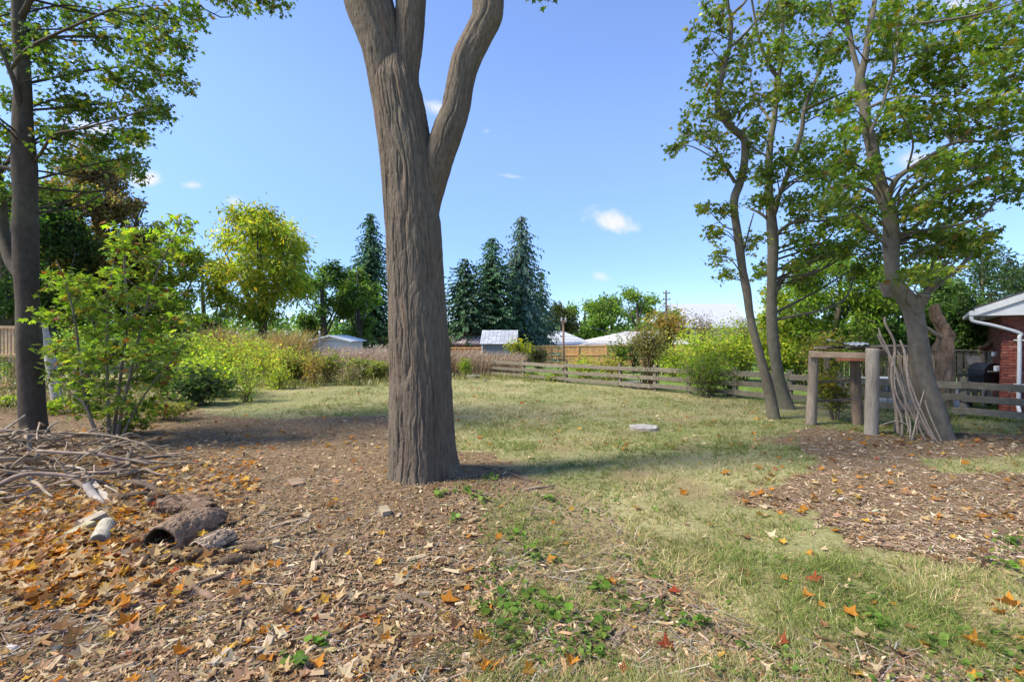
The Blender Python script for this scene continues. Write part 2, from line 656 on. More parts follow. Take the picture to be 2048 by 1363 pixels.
MAPLE = np.array([[0, 0, 0], [.36, -.12, -.04], [.27, .16, .02], [.62, .40, -.10], [.27, .50, .02], [.17, .62, .03], [0, 1, -.12],
                  [-.17, .62, .03], [-.27, .50, .02], [-.62, .40, -.10], [-.27, .16, .02], [-.36, -.12, -.04], [0, .30, -.05]])
MAPLE_F = np.array([[12, i, i + 1] for i in range(0, 11)] + [[12, 11, 0]])
DIAM = np.array([[0, 0, 0], [.32, .45, .08], [0, 1, -.08], [-.32, .45, .08]])
DIAM_F = np.array([[0, 1, 2], [0, 2, 3]])
CHIP = np.array([[-.5, -.12, 0], [.42, -.16, 0], [.5, .10, 0], [-.45, .15, 0], [-.40, -.08, .10], [.34, -.10, .12], [.40, .07, .10], [-.36, .10, .12]])
CHIP_F = np.array([[4, 5, 6, 7], [0, 1, 5, 4], [1, 2, 6, 5], [2, 3, 7, 6], [3, 0, 4, 7]])
FLAKE = np.array([[-.5, 0, 0], [0, -.16, 0.02], [.5, .03, 0.01], [.05, .17, 0.02], [0, 0, .09]])
FLAKE_F = np.array([[0, 1, 4], [1, 2, 4], [2, 3, 4], [3, 0, 4]])

CHIP_PAL = [(.285, .19, .10), (.195, .12, .06), (.38, .28, .158), (.105, .063, .032), (.47, .37, .235), (.25, .152, .075)]
CHIP_W = [5, 5, 2.6, 4, .8, 3]


def wood_chips():
    x, y = screen_samples(215000, 800, 1440)
    m, mi, dry = zones(x, y)
    keep = (m > .5) & (rng.random(len(x)) < 0.72) | (mi > .5) & (rng.random(len(x)) < 0.16) | (rng.random(len(x)) < 0.012)
    keep &= y < 13.5
    keep &= ~pip(x + .12 * (n2(x, y, 5, 77, 2) - .5), y, BARE) | (rng.random(len(x)) < .12)
    x, y = x[keep], y[keep]
    n = len(x)
    mb = MB()
    L = rng.gamma(3.0, 0.0125, n) * (0.85 + 0.05 * y)
    L = np.clip(L, 0.014, 0.16)
    Wd = L * rng.uniform(0.5, 1.5, n) * np.where(L > .07, .55, 1)
    X, Y_, Z = tilt_frames(n, 0.3)
    pos = np.stack([x, y, gz(x, y) + rng.uniform(0.001, 0.022, n)], 1)
    colr = pick(CHIP_PAL, CHIP_W, n, 0.25)
    o_ = np.argsort(y + rng.normal(0, 1.2, n))
    pos, X, Y_, Z, L, Wd, colr = [v[o_] for v in (pos, X, Y_, Z, L, Wd, colr)]
    L, Wd = L * 1.12, Wd * 1.12
    gr_ = np.clip((pos[:, 0:1] - 2.5) / 1.5, 0, 1)
    colr = colr * (1 - gr_) + gr_ * colr * (1.12, 1.2, 1.45)
    h = int(n * .33)
    sc = np.stack([L, Wd, L * .9], 1)
    mb.inst(CHIP, CHIP_F, pos[:h], X[:h], Y_[:h], Z[:h], sc[:h], colr[:h])
    mb.inst(FLAKE, FLAKE_F, pos[h:], X[h:], Y_[h:], Z[h:], sc[h:], colr[h:])
    mb.build('wood_chips', M['chip'], kind='stuff', label='brown wood chips and bark mulch spread over the ground around the big trunk', cat='mulch')
    # fine twigs lying in the mulch
    x, y = screen_samples(9000, 830, 1440)
    m, mi, _ = zones(x, y)
    k = ((m > .5) | (mi > .5)) & (y < 12)
    x, y = x[k], y[k]
    n = len(x)
    a = rng.uniform(0, np.pi, n)
    L = rng.gamma(3, .045, n)
    z = gz(x, y) + 0.014
    d = np.stack([np.cos(a) * L, np.sin(a) * L, rng.normal(0, .018, n)], 1)
    p = np.stack([x, y, z], 1)
    mb = MB()
    mb.sticks(p - d, p + d, rng.uniform(.0015, .005, n), rng.uniform(.001, .003, n), pick([(.30, .23, .17), (.16, .11, .08), (.42, .36, .29)], [3, 2, 2], n))
    mb.build('fine_twigs', M['chip'], kind='stuff', label='thin broken twigs scattered through the brown wood chips', cat='twigs')


def grass():
    mb = MB()
    PAL_G = [(.165, .215, .05), (.215, .255, .065), (.12, .17, .04), (.26, .28, .09)]
    PAL_D = [(.52, .43, .22), (.43, .335, .165), (.60, .52, .31), (.33, .235, .125)]
    BL = np.array([[-.5, 0, 0], [.5, 0, 0], [-.36, .22, .55], [.36, .22, .55], [0, .75, 1]])
    BQ, BT = np.array([[0, 1, 3, 2]]), np.array([[2, 3, 4]])
    T1 = np.array([[-.5, 0, 0], [.5, 0, 0], [0, .6, 1]])
    T1F = np.array([[0, 1, 2]])
    for (n, lo, hi, full) in ((300000, 895, 1440, True), (300000, 752, 900, False)):
        # tufts: each sample is a tuft centre with three to five blades round it
        x, y = screen_samples(n // 4, lo, hi)
        rep = 4
        lean = n2(x, y, 1.9, 51) * 14
        tuft_h = n2(x, y, 2.2, 52)
        tuft_h = 0.35 + 1.5 * np.clip((tuft_h - .35) * 2.2, 0, 1)
        tone = rng.random(len(x))
        x, y, lean, tuft_h, tone = [np.repeat(v, rep) for v in (x, y, lean, tuft_h, tone)]
        s = 0.012 * (0.6 + 0.12 * y)
        x = x + rng.normal(0, 1, len(x)) * s
        y = y + rng.normal(0, 1, len(y)) * s
        m, mi, dry = zones(x, y)
        bare = np.clip((n2(x, y, 1.3, 43) - 0.58) * 6, 0, 1) * (y < 14)
        dens = np.where(m > .5, 0.03, 1.0) * np.where(mi > .5, .6, 1) * (1 - .8 * bare)
        bl = np.where((beyond(x, y) > 0.1) & (x > .5), 1.0, 0)
        keep = (rng.random(len(x)) < dens) & (y < 25.5) & ~((y > 21.8) & (x < .5))
        keep &= ~((x < -5.8) & (y > 11.5) & (y < 30)) | (rng.random(len(x)) < .25)
        x, y, lean, tuft_h, tone, dry, bl = [v[keep] for v in (x, y, lean, tuft_h, tone, dry, bl)]
        k = len(x)
        yaw = lean + rng.normal(0, 1.0, k)
        X, Y_, Z = tilt_frames(k, 0.45, yaw)
        h = 0.060 * tuft_h * rng.uniform(.5, 1.4, k) * np.where(y > 12, 1.1, 1)
        wd = 0.0036 * (0.7 + 0.16 * y) * rng.uniform(.7, 1.5, k)
        isdry = rng.random(k) < np.clip(0.12 + 0.46 * dry + .2 * (tone - .5) - .3 * bl, .08, .9)
        colr = np.where(isdry[:, None], pick(PAL_D, [3, 3, 1.5, 2], k), pick(PAL_G, [3, 3, 2, 1.5], k))
        colr = np.where((bl > .5)[:, None] & ~isdry[:, None], colr * (1.0, 1.18, .8), colr)
        pos = np.stack([x, y, gz(x, y) - .004], 1)
        lie = np.where(isdry, 2.2, 1.3) * h
        sc = np.stack([wd, lie, h * np.where(isdry, .6, 1)], 1)
        if full:
            V = mb.n
            mb.inst(BL, BQ, pos, X, Y_, Z, sc, colr)
            mb.f.append(BT[None].repeat(k, 0).reshape(-1, 3) + (np.arange(k) * 5)[:, None] + V)
        else:
            mb.inst(T1, T1F, pos, X, Y_, Z, sc, colr)
    mb.build('grass', M['grass'], kind='stuff', label='short dry green and straw coloured lawn grass across the yard', cat='grass')


wood_chips()
grass()

FALLEN = {'orange': (.47, .20, .03), 'golden': (.54, .33, .055), 'tan': (.48, .35, .18), 'pale': (.58, .47, .30), 'red': (.30, .065, .03), 'brown': (.23, .13, .06), 'pinkish': (.44, .27, .165)}


def fallen_leaves():
    """fallen maple leaves: the ones that show largest are single things, the rest one layer"""
    groups = []
    # leaf pile by the brush heap
    n = 1900
    c = np.array(flat(85, 1120))
    px = rng.normal(110, 150, n)
    py = rng.normal(1105, 62, n)
    ok = (py > 985) & (py < 1290) & (px < 520) & ~((py > 1232) & (px < 200))
    groups.append((px[ok], py[ok], 'pile'))
    px = rng.uniform(60, 520, 700); py = rng.normal(960, 45, 700)
    ok = (py > 850) & (py < 1080)
    groups.append((px[ok], py[ok], 'pile'))
    groups.append((rng.uniform(-200, 950, 620), rng.uniform(825, 1420, 620), 'chips'))
    groups.append((rng.uniform(1480, 2300, 420), rng.normal(985, 62, 420), 'right'))
    groups.append((rng.uniform(1640, 2300, 260), rng.uniform(850, 900, 260), 'right'))
    groups.append((rng.uniform(900, 2200, 150), rng.uniform(790, 1420, 150), 'lawn'))
    groups.append((rng.uniform(480, 1560, 300), rng.uniform(775, 900, 300), 'lawn'))
    px, py, zn = [], [], []
    for a, b, c in groups:
        k = (b > 770) & (b < 1500)
        px += list(a[k]); py += list(b[k]); zn += [c] * int(k.sum())
    px, py, zn = np.array(px), np.array(py), np.array(zn)
    Y = FPX * EYE / (py - HZ)
    X = (px - CX0) / FPX * Y
    n = len(px)
    names = list(FALLEN)
    wt = {'pile': [4.5, 3.2, 6, 3, .25, 6, 2], 'chips': [3, 2, 3.5, 2.5, .3, 3.5, 2], 'right': [5, 2, 4, 2.5, 1, 3, 2], 'lawn': [4, 1.5, 2, 3, .8, 1.5, 1]}
    kind = np.array([rng.choice(len(names), p=np.array(wt[z]) / sum(wt[z])) for z in zn])
    colr = np.array([FALLEN[names[k]] for k in kind]) * np.exp(rng.normal(0, .16, (n, 1)))
    size = np.clip(rng.normal(.082, .024, n), .035, .13)
    fx, fy, fz = tilt_frames(n, 0.33)
    up = np.where(zn == 'pile', rng.uniform(.012, .085, n), rng.uniform(.012, .03, n))
    pos = np.stack([X, Y, gz(X, Y) + up], 1)
    vis = (px > 5) & (px < 2043) & (py > 850) & (py < 1355)
    order = np.argsort(-(size / Y) * vis * rng.uniform(.8, 1.2, n))
    single = set(order[:290].tolist())
    mass = np.array([i for i in range(n) if i not in single])
    mb = MB()
    T = MAPLE - np.array([0, .35, 0])
    T = T + np.stack([0 * T[:, 0], 0 * T[:, 0], .9 * (T[:, 0] ** 2) + .5 * np.maximum(T[:, 1], 0) ** 2 - .25 * T[:, 0] * T[:, 1]], 1)
    mb.inst(T, MAPLE_F, pos[mass], fx[mass], fy[mass], fz[mass], size[mass] * rng.uniform(.8, 1.1, len(mass)), colr[mass])
    mb.build('leaf_litter', M['dryleaf'], kind='stuff', label='small orange, tan and brown fallen maple leaves littering the ground', cat='leaf litter')
    where = {'pile': 'lying in the leaf drift beside the brush pile', 'chips': 'lying on the brown wood chips by the big trunk',
             'right': 'lying on the mulch patch below the leaning maple', 'lawn': 'lying alone on the short dry lawn'}
    adj = {'orange': 'bright orange', 'golden': 'golden yellow', 'tan': 'tan', 'pale': 'pale beige', 'red': 'dark red', 'brown': 'dull brown', 'pinkish': 'pinkish tan'}
    meshes = {}
    for k, nm in enumerate(names):
        for v in range(3):
            t = MB()
            Tv = T + np.stack([0 * T[:, 0], 0 * T[:, 0], (v - 1) * .5 * T[:, 0] * T[:, 1] + .25 * v * np.abs(T[:, 0])], 1) + rng.normal(0, .02, T.shape)
            t.add(Tv, [MAPLE_F], np.array(FALLEN[nm]) * (0.85 + .15 * v))
            me = t.mesh('fallen_leaf')
            me.materials.append(M['dryleaf'])
            meshes[nm, v] = me
    for i in order[:290]:
        nm = names[kind[i]]
        o = bpy.data.objects.new('fallen_leaf', meshes[nm, int(rng.integers(3))])
        Rm = Matrix((fx[i], fy[i], fz[i])).transposed().to_4x4()
        o.matrix_world = Matrix.Translation(pos[i]) @ Rm @ Matrix.Scale(float(size[i]), 4)
        COL.objects.link(o)
        z = zn[i]
        tag(o, f'{adj[nm]} fallen maple leaf {where[z]}', 'leaf', f'{adj[nm]} fallen leaves {where[z]}')


fallen_leaves()

# ------------------------------------------------------------------ the big furrowed tree in the middle
def bark_tube(mb, pts, rad, seg, step, amp, seed, flare=0.0, freq=17.0):
    P = catmull(pts, 10)
    Rr = np.interp(np.linspace(0, 1, len(P)), np.linspace(0, 1, len(rad)), rad)
    ln = np.concatenate([[0], np.cumsum(np.linalg.norm(np.diff(P, axis=0), axis=1))])
    m = int(ln[-1] / step) + 2
    s = np.linspace(0, ln[-1], m)
    P = np.stack([np.interp(s, ln, P[:, i]) for i in range(3)], 1)
    Rr = np.interp(s, ln, Rr)
    k = np.ones(9) / 9
    Rr = np.convolve(np.pad(Rr, 4, mode='edge'), k, 'valid')
    D = unit(np.gradient(P, axis=0))
    u = unit(np.cross(D, [[0, -1.0, 0]]))
    v = np.cross(D, u)
    ang = np.linspace(0, 2 * np.pi, seg, endpoint=False)
    ca, sa = np.cos(ang)[None], np.sin(ang)[None]
    hh = np.repeat(s[:, None], seg, 1)
    Rg = np.repeat(Rr[:, None], seg, 1)
    Rm = float(np.median(Rr))
    base = np.stack([(ca * Rm + 0 * hh).ravel(), (sa * Rm + 0 * hh).ravel(), hh.ravel()], 1)
    wx = (vnoise(base * (5, 5, 2.2), seed) - .5) * .04 + (vnoise(base * (14, 14, 6.5), seed + 9) - .5) * .035
    q = base.copy()
    q[:, 0] += wx
    q[:, 1] += (vnoise(base * (5, 5, 2.2), seed + 1) - .5) * .04
    a = np.abs(2 * vnoise(q * (freq, freq, .9), seed + 2) - 1)
    b = np.abs(2 * vnoise(q * (freq * 1.7, freq * 2.1, 2.0), seed + 3) - 1)
    c = np.abs(2 * vnoise(q * (freq * .8, freq * .8, 11.0), seed + 6) - 1)
    ha = np.clip(a / .27, 0, 1) ** .7
    hb = np.clip(b / .26, 0, 1)
    hc = np.clip(c / .10, 0, 1)
    big = vnoise(base * (4.5, 4.5, .7), seed + 4)
    plate = vnoise(q * (freq * .9, freq * .9, 3.0), seed + 5)
    h = .62 * ha + .30 * hb * (0.3 + .7 * plate) + .16 * hc * (1 - .6 * plate) + .18 * plate + .22 * (vnoise(q * (70, 70, 9), seed + 15) - .5)
    r = Rg + amp * (h.reshape(Rg.shape) - .8) + (big.reshape(Rg.shape) - .5) * .07 * Rg
    if flare:
        # buttress roots round the foot
        z = hh
        lob = .55 + .45 * np.cos(3 * ang - .6)[None] + .35 * np.cos(5 * ang + 1.1)[None]
        root_r = 1.0 * np.exp(-((ang[None] + .15 + np.pi) % (2 * np.pi) - np.pi) ** 2 / .10)
        r = r + flare * np.exp(-z / .20) * (lob + root_r * 2.0)
    V = P[:, None, :] + r[..., None] * (ca[..., None] * u[:, None, :] + sa[..., None] * v[:, None, :])
    t1 = fbm(base * (6, 6, 1.5), seed + 11, 3)[:, None]
    t2 = vnoise(base * (2.2, 2.2, .8), seed + 12)[:, None]
    colr = np.array([.142, .110, .080]) * (.72 + .55 * t1)
    colr = colr * (1 - .35 * t2) + np.array([.15, .14, .11]) * .35 * t2 * 1.2
    red = np.clip((vnoise(base * (9, 9, 1.6), seed + 13) - .66) * 5, 0, 1)[:, None]
    colr = colr * (1 - .4 * red) + np.array([.20, .13, .09]) * .4 * red
    i = (np.arange(m - 1)[:, None] * seg + np.arange(seg)[None]).ravel()
    j = (np.arange(m - 1)[:, None] * seg + (np.arange(seg)[None] + 1) % seg).ravel()
    mb.add(V.reshape(-1, 3), [np.stack([i, j, j + seg, i + seg], 1)], colr)
    return mb


def px_path(rows, Y, dy=None):
    """rows (cx, py, width) at depth Y (+ dy per row) -> points, radii"""
    pts, rad = [], []
    for k, (cx, py, wd) in enumerate(rows):
        y = Y + (dy[k] if dy else 0)
        pts.append(np.array(A(cx, py, y)))
        rad.append(wpx(wd, y) / 2 * math.cos(math.atan((cx - CX0) / FPX)))
    return pts, rad


YM = 6.75
main = root('old_tree', (float(A(843, 965, YM)[0]), YM, float(gz(-1.2, YM))), 'massive old tree with deeply furrowed brown bark, forking high in the middle of the yard', 'tree')
pts, rad = px_path([(848, 992, 134), (845, 960, 133), (844, 900, 129), (842, 800, 124), (839, 700, 120), (834, 600, 113), (828, 480, 110), (822, 400, 108), (816, 330, 108), (808, 270, 103), (798, 210, 97), (790, 165, 92), (788, 120, 62), (787, 80, 22)], YM)
mb = MB()
bark_tube(mb, pts, rad, 380, .016, .040, 1, flare=.24)
mb.build('trunk', M['oldbark'], main, smooth=True)
mb = MB()
p_, r_ = px_path([(796, 330, 66), (790, 270, 70), (782, 210, 72), (772, 160, 72), (764, 100, 84), (752, 50, 94), (736, 0, 100), (714, -100, 88), (690, -260, 78), (640, -480, 66), (560, -800, 50)], YM, [0, 0, 0, 0, 0, 0, 0, 0, -.1, -.3, -.8])
bark_tube(mb, p_, r_, 110, .021, .032, 31)
mb.build('limb', M['oldbark'], main, smooth=True)
mb = MB()
p_, r_ = px_path([(838, 330, 54), (830, 270, 56), (816, 200, 52), (811, 150, 52), (815, 100, 56), (819, 50, 58), (822, 0, 60), (830, -120, 56), (850, -320, 48), (900, -700, 36)], YM, [0, 0, 0, 0, 0, 0, 0, .1, .3, .7])
bark_tube(mb, p_, r_, 100, .021, .03, 51)
mb.build('limb', M['oldbark'], main, smooth=True)
mb = MB()
p_, r_ = px_path([(846, 470, 44), (858, 400, 50), (872, 335, 60), (893, 270, 60), (912, 215, 56), (921, 165, 53), (934, 117, 58), (956, 73, 56), (974, 35, 60), (977, 0, 62), (982, -100, 56), (1010, -280, 48), (1080, -600, 36)], YM, [.05, 0, -.05, -.1, -.1, -.1, -.1, -.1, -.1, -.1, -.1, 0, .3])
bark_tube(mb, p_, r_, 110, .021, .026, 71)
mb.build('limb', M['oldbark'], main, smooth=True)


# ------------------------------------------------------------------ broadleaf trees
class Tree:
    """a tree that grows from traced trunk paths, leaf clusters hung on short twigs, nearest leaves single parts"""
    def __init__(self, name, base, label, cat='tree', group=None, bark=(.20, .175, .145), barkmat='bark', leafmat='leaf'):
        self.root = root(name, base, label, cat, group)
        self.skel, self.bark, self.bm, self.lm = [], np.array(bark), barkmat, leafmat
        self.tw = MB()
        self.pos, self.X, self.Y, self.Z, self.S, self.C = [], [], [], [], [], []

    def limb(self, pts, rad, name='branch', seg=12, wob=.10, bud=True, k=6):
        mb = MB()
        mb.tube(pts, rad, seg, self.bark, k, wob, int(rng.integers(1000)))
        V = mb.v[0]
        t = fbm(V * (3, 3, 1.2), 5, 3)[:, None]
        gn = np.clip((vnoise(V * 1.4, 77) - .45) * 3, 0, 1)[:, None]
        mb.c[0] = self.bark * (.7 + .6 * t) * (1 - .25 * gn) + np.array([.16, .165, .09]) * .25 * gn
        mb.build(name, M[self.bm], self.root, smooth=True)
        P = catmull(pts, 6)
        R2 = np.interp(np.linspace(0, 1, len(P)), np.linspace(0, 1, len(rad)), rad)
        for p, r in zip(P, R2):
            self.skel.append((p, r))

    def cluster(self, c, r, ntw, nl, size, pal, wts, droop=.5, connect=True, tint=None, flat_=.85, twr=.004):
        """leaves on ntw twigs inside an ellipsoid c, r"""
        c, r = np.asarray(c, float), np.asarray(r, float) * np.ones(3)
        if connect and self.skel:
            sp = np.array([p for p, _ in self.skel])
            d = np.linalg.norm(sp - c, axis=1) + 2.2 * np.clip(sp[:, 2] - c[2] + .45 * np.linalg.norm((sp - c)[:, :2], axis=1), 0, None)
            i = int(np.argmin(d))
            p0 = sp[i]
            L = np.linalg.norm(c - p0)
            if L > .15:
                br = min(self.skel[i][1] * .5, .007 + .009 * L)
                mid = (p0 + c) / 2 + np.array([0, 0, .04 * L]) + rng.normal(0, .10 * L, 3)
                self.tw.tube([p0, mid, c], [br, br * .75, br * .35], 6, self.bark * .9, 4, cap=False)
        th = unit(rng.normal(0, 1, (ntw, 3)))
        e = c + th * r * rng.uniform(.45, 1.05, (ntw, 1))
        s = c + th * r * rng.uniform(0, .25, (ntw, 1)) + rng.normal(0, .1, (ntw, 3)) * r
        e[:, 2] -= droop * .25 * r[2]
        self.tw.sticks(s, e, twr * 1.5, twr * .5, self.bark * .75)
        t = rng.uniform(.25, 1.08, (ntw, nl))
        p = s[:, None] + (e - s)[:, None] * t[..., None]
        p = (p + rng.normal(0, 1, p.shape) * size * .75).reshape(-1, 3)
        n = len(p)
        nr = unit(np.stack([rng.normal(0, flat_, n), rng.normal(0, flat_, n), np.ones(n) * .9], 1))
        h = np.repeat(unit(e - s), nl, 0) + rng.normal(0, .7, (n, 3))
        h[:, 2] -= droop
        y = unit(h - nr * np.sum(h * nr, 1, keepdims=True) * .75)
        x = unit(np.cross(y, nr))
        z = np.cross(x, y)
        colr = pick(pal, wts, n, .16)
        if tint is not None:
            colr = colr * np.asarray(tint)
        colr = colr * np.exp(rng.normal(0, .10)) 
        for a, b in zip((self.pos, self.X, self.Y, self.Z, self.S, self.C), (p, x, y, z, size * rng.uniform(.65, 1.2, n), colr)):
            a.append(b)

    def finish(self, single=0, tmpl='maple', cut=None, name='foliage'):
        if self.tw.n:
            self.tw.build('twigs', M[self.bm], self.root, smooth=False, kind='stuff')
        pos, X, Y, Z, Sz, C = [np.concatenate(a) for a in (self.pos, self.X, self.Y, self.Z, self.S, self.C)]
        if cut is not None:
            k = cut(pos)
            pos, X, Y, Z, Sz, C = [a[k] for a in (pos, X, Y, Z, Sz, C)]
        T, F = (MAPLE, MAPLE_F) if tmpl == 'maple' else (DIAM, DIAM_F)
        if tmpl == 'narrow':
            T = DIAM * (.55, 1, 1)
        mass = np.ones(len(pos), bool)
        if single:
            px, py = proj(pos)
            vis = (px > 3) & (px < 2045) & (py > 3) & (py < 1360)
            key = np.where(vis, Sz / pos[:, 1], 0)
            idx = np.argsort(-key)[:single]
            idx = idx[key[idx] > 0]
            mass[idx] = False
            vs = []
            for q in range(10):
                i0 = idx[int(q / 10 * len(idx))]
                t = MB()
                t.add(T + rng.normal(0, .02, T.shape), [F], C[i0])
                me = t.mesh('leaf')
                me.materials.append(M[self.lm])
                vs.append(me)
            off = Vector(ORIGIN[self.root.name])
            for i in idx:
                o = bpy.data.objects.new('leaf', vs[int(rng.integers(10))])
                o.matrix_basis = Matrix.Translation(Vector(pos[i]) - off) @ Matrix((X[i], Y[i], Z[i])).transposed().to_4x4() @ Matrix.Scale(float(Sz[i]), 4)
                o.parent = self.root
                COL.objects.link(o)
        mb = MB()
        if tmpl == 'maple':
            px, py = proj(pos)
            seen = (px > -60) & (px < 2110) & (py > -40) & (py < 1400)
            o_ = mass & ~seen
            mb.inst(DIAM * (1.3, 1, 1), DIAM_F, pos[o_], X[o_], Y[o_], Z[o_], Sz[o_], C[o_])
            mass = mass & seen
        mb.inst(T, F, pos[mass], X[mass], Y[mass], Z[mass], Sz[mass], C[mass])
        mb.build(name, M[self.lm], self.root, kind='stuff')
        return self.root


GREEN = [(.10, .175, .028), (.065, .12, .024), (.155, .225, .036), (.24, .26, .04), (.17, .09, .035), (.36, .27, .045)]
out_frame = lambda p: (lambda q: (q[1] < -12) | (p[:, 1] < .3) | (q[0] < -30) | (q[0] > 2080))(proj(p))

# crown of the old tree, high and unseen, set left and back to cast shade
t = Tree.__new__(Tree)
t.root, t.skel, t.bark, t.bm, t.lm, t.tw = main, [], np.array([.17, .14, .11]), 'oldbark', 'leaf', MB()
t.pos, t.X, t.Y, t.Z, t.S, t.C = [], [], [], [], [], []
for a in (((-3.0, 6.0, 12.1), .3), ((-.9, 7.5, 11.5), .25), ((.5, 7.1, 10.8), .25)):
    t.skel.append((np.array(a[0]), a[1]))
for k in range(34):
    a = rng.uniform(0, 2 * np.pi)
    rr = 5.6 * math.sqrt(rng.random())
    c = np.array([-2.9 + rr * math.cos(a), 9.2 + rr * math.sin(a), 11.6 + 3.6 * rng.random() + .25 * (5.6 - rr)])
    c[2] = max(c[2], 2.9 + .74 * c[1])
    t.cluster(c, (1.3, 1.3, .8), 22, 9, .15, GREEN, [4, 3, 3, 1, .3, .3])
for cx, cy in ((1078, -12), (1100, -40)):
    t.cluster(A(cx, cy, 6.9), (.22, .22, .2), 7, 4, .085, GREEN, [4, 3, 1, 1, .3, .1], droop=.9, connect=False)
t.finish(0, 'maple', cut=lambda p: out_frame(p) | ((proj(p)[0] > 1050) & (proj(p)[0] < 1120) & (proj(p)[1] < 45)), name='foliage')

# ------------------------------------------------------------------ maple at the left edge
YL = 9.3
L = Tree('maple_tree', (float(A(70, 872, YL)[0]), YL, float(gz(-9.2, YL))), 'dark straight maple trunk beside the brush pile, leafy boughs hanging over the upper left sky', 'tree', 'maple trees along the yard edges', bark=(.07, .054, .04))
L.limb(*px_path([(72, 892, 70), (69, 868, 63), (63, 767, 58), (57, 657, 55), (54, 547, 54), (51, 460, 56), (50, 400, 54), (49, 342, 53), (46, 239, 46), (44, 137, 36), (38, 60, 33), (36, -60, 30), (40, -240, 24), (60, -480, 14)], YL), 'trunk', 28)
L.limb(*px_path([(44, 225, 15), (39, 212, 14), (31, 171, 14), (18, 137, 12), (2, 100, 10), (-40, 0, 8)], YL, [0, -.1, -.2, -.25, -.3, -.4]), seg=10)
L.limb(*px_path([(16, 147, 8), (35, 120, 11), (51, 103, 11), (75, 86, 9), (130, 60, 7), (220, 20, 5)], YL, [-.22, -.3, -.35, -.4, -.6, -.8]), seg=8)
L.limb(*px_path([(56, 560, 40), (38, 545, 34), (22, 520, 30), (8, 470, 27), (2, 400, 25), (-6, 340, 22), (-30, 200, 16), (-60, 50, 10)], YL, [0, .1, .2, .3, .3, .3, .3, .3]), seg=14)
L.limb(*px_path([(70, 322, 9), (80, 308, 8), (109, 270, 8), (154, 259, 5), (236, 238, 3.5), (300, 215, 2.5)], YL, [0, -.1, -.2, -.3, -.5, -.6]), seg=8)
L.limb(*px_path([(50, 338, 12), (25, 338, 13), (-20, 330, 12)], YL, [0, .1, .1]), seg=8)
L.limb(*px_path([(40, 40, 18), (90, -40, 15), (200, -90, 11), (380, -70, 7), (520, -20, 4)], YL, [0, -.3, -.8, -1.2, -1.4]), seg=8)
lw = [5, 3.2, 3.4, 1.6, 1.0, .35]
Lc = [(40, 30, 75, 50), (130, 25, 85, 45), (235, 20, 75, 40), (330, 22, 55, 34), (385, 30, 38, 40), (95, 85, 75, 45), (190, 85, 75, 42), (285, 90, 65, 40), (345, 90, 42, 36),
      (150, 150, 75, 40), (240, 150, 65, 40), (315, 145, 50, 38), (355, 150, 24, 30), (115, 205, 60, 38), (190, 205, 66, 36), (270, 205, 55, 32), (318, 214, 22, 26),
      (95, 262, 45, 30), (165, 268, 60, 30), (238, 262, 50, 30), (285, 272, 26, 22), (120, 325, 45, 28), (190, 330, 50, 26), (255, 318, 32, 24), (100, 385, 36, 26), (180, 385, 34, 18), (262, 345, 16, 14),
      (8, 260, 26, 40), (10, 320, 22, 34), (14, 375, 20, 26), (14, 440, 16, 22), (12, 200, 22, 34), (10, 100, 35, 40),
      (478, 2, 28, 20), (530, 8, 36, 18), (500, -25, 60, 18), (440, -18, 40, 22)]
for cx, cy, rx, ry in Lc:
    for q in range(2):
        Yc = YL + rng.uniform(-.2, 2.2)
        c = A(cx + rng.normal(0, rx * .25), cy + rng.normal(0, ry * .25), Yc)
        L.cluster(c, (wpx(rx, Yc) * .85, .55, wpx(ry, Yc) * .8), int(7 + rx * ry / 250), 10, .092, GREEN, lw, droop=.7, tint=(1.12, 1.08, 1) if rng.random() < .6 else (.8, .85, .9))
for k in range(8):
    c = A(rng.uniform(-350, 200), rng.uniform(-480, -60), YL + rng.uniform(-.6, 2.6))
    L.cluster(c, (.9, .9, .55), 22, 9, .12, GREEN, lw)
for k in range(9):
    c = A(rng.uniform(-500, -60), rng.uniform(-80, 160), YL + rng.uniform(-2, 2))
    L.cluster(c, (.8, .8, .5), 18, 8, .10, GREEN, lw)
L.finish(300, 'maple')

# ------------------------------------------------------------------ three maples at the right
RG = [(.15, .235, .03), (.10, .17, .028), (.235, .30, .04), (.38, .37, .05), (.20, .105, .035), (.42, .30, .05)]


def crown(tr, lst, Y, size, wts, dens=1.0, yspread=1.0, tint=None):
    for cx, cy, rx, ry in lst:
        for q in range(2):
            Yc = Y + rng.uniform(-yspread, yspread)
            c = A(cx + rng.normal(0, rx * .3), cy + rng.normal(0, ry * .3), Yc)
            tn = np.array([1.0, 1.0, 1.0]) * rng.choice([1.15, .9, .75])
            if tint is not None:
                tn = tn * np.array(tint)
            tr.cluster(c, (wpx(rx, Yc) * .95, .6, wpx(ry, Yc) * 1.1), max(4, int(dens * 2.1 * (3 + rx * ry / 420))), 10, size, RG, wts, droop=.6, tint=tn)


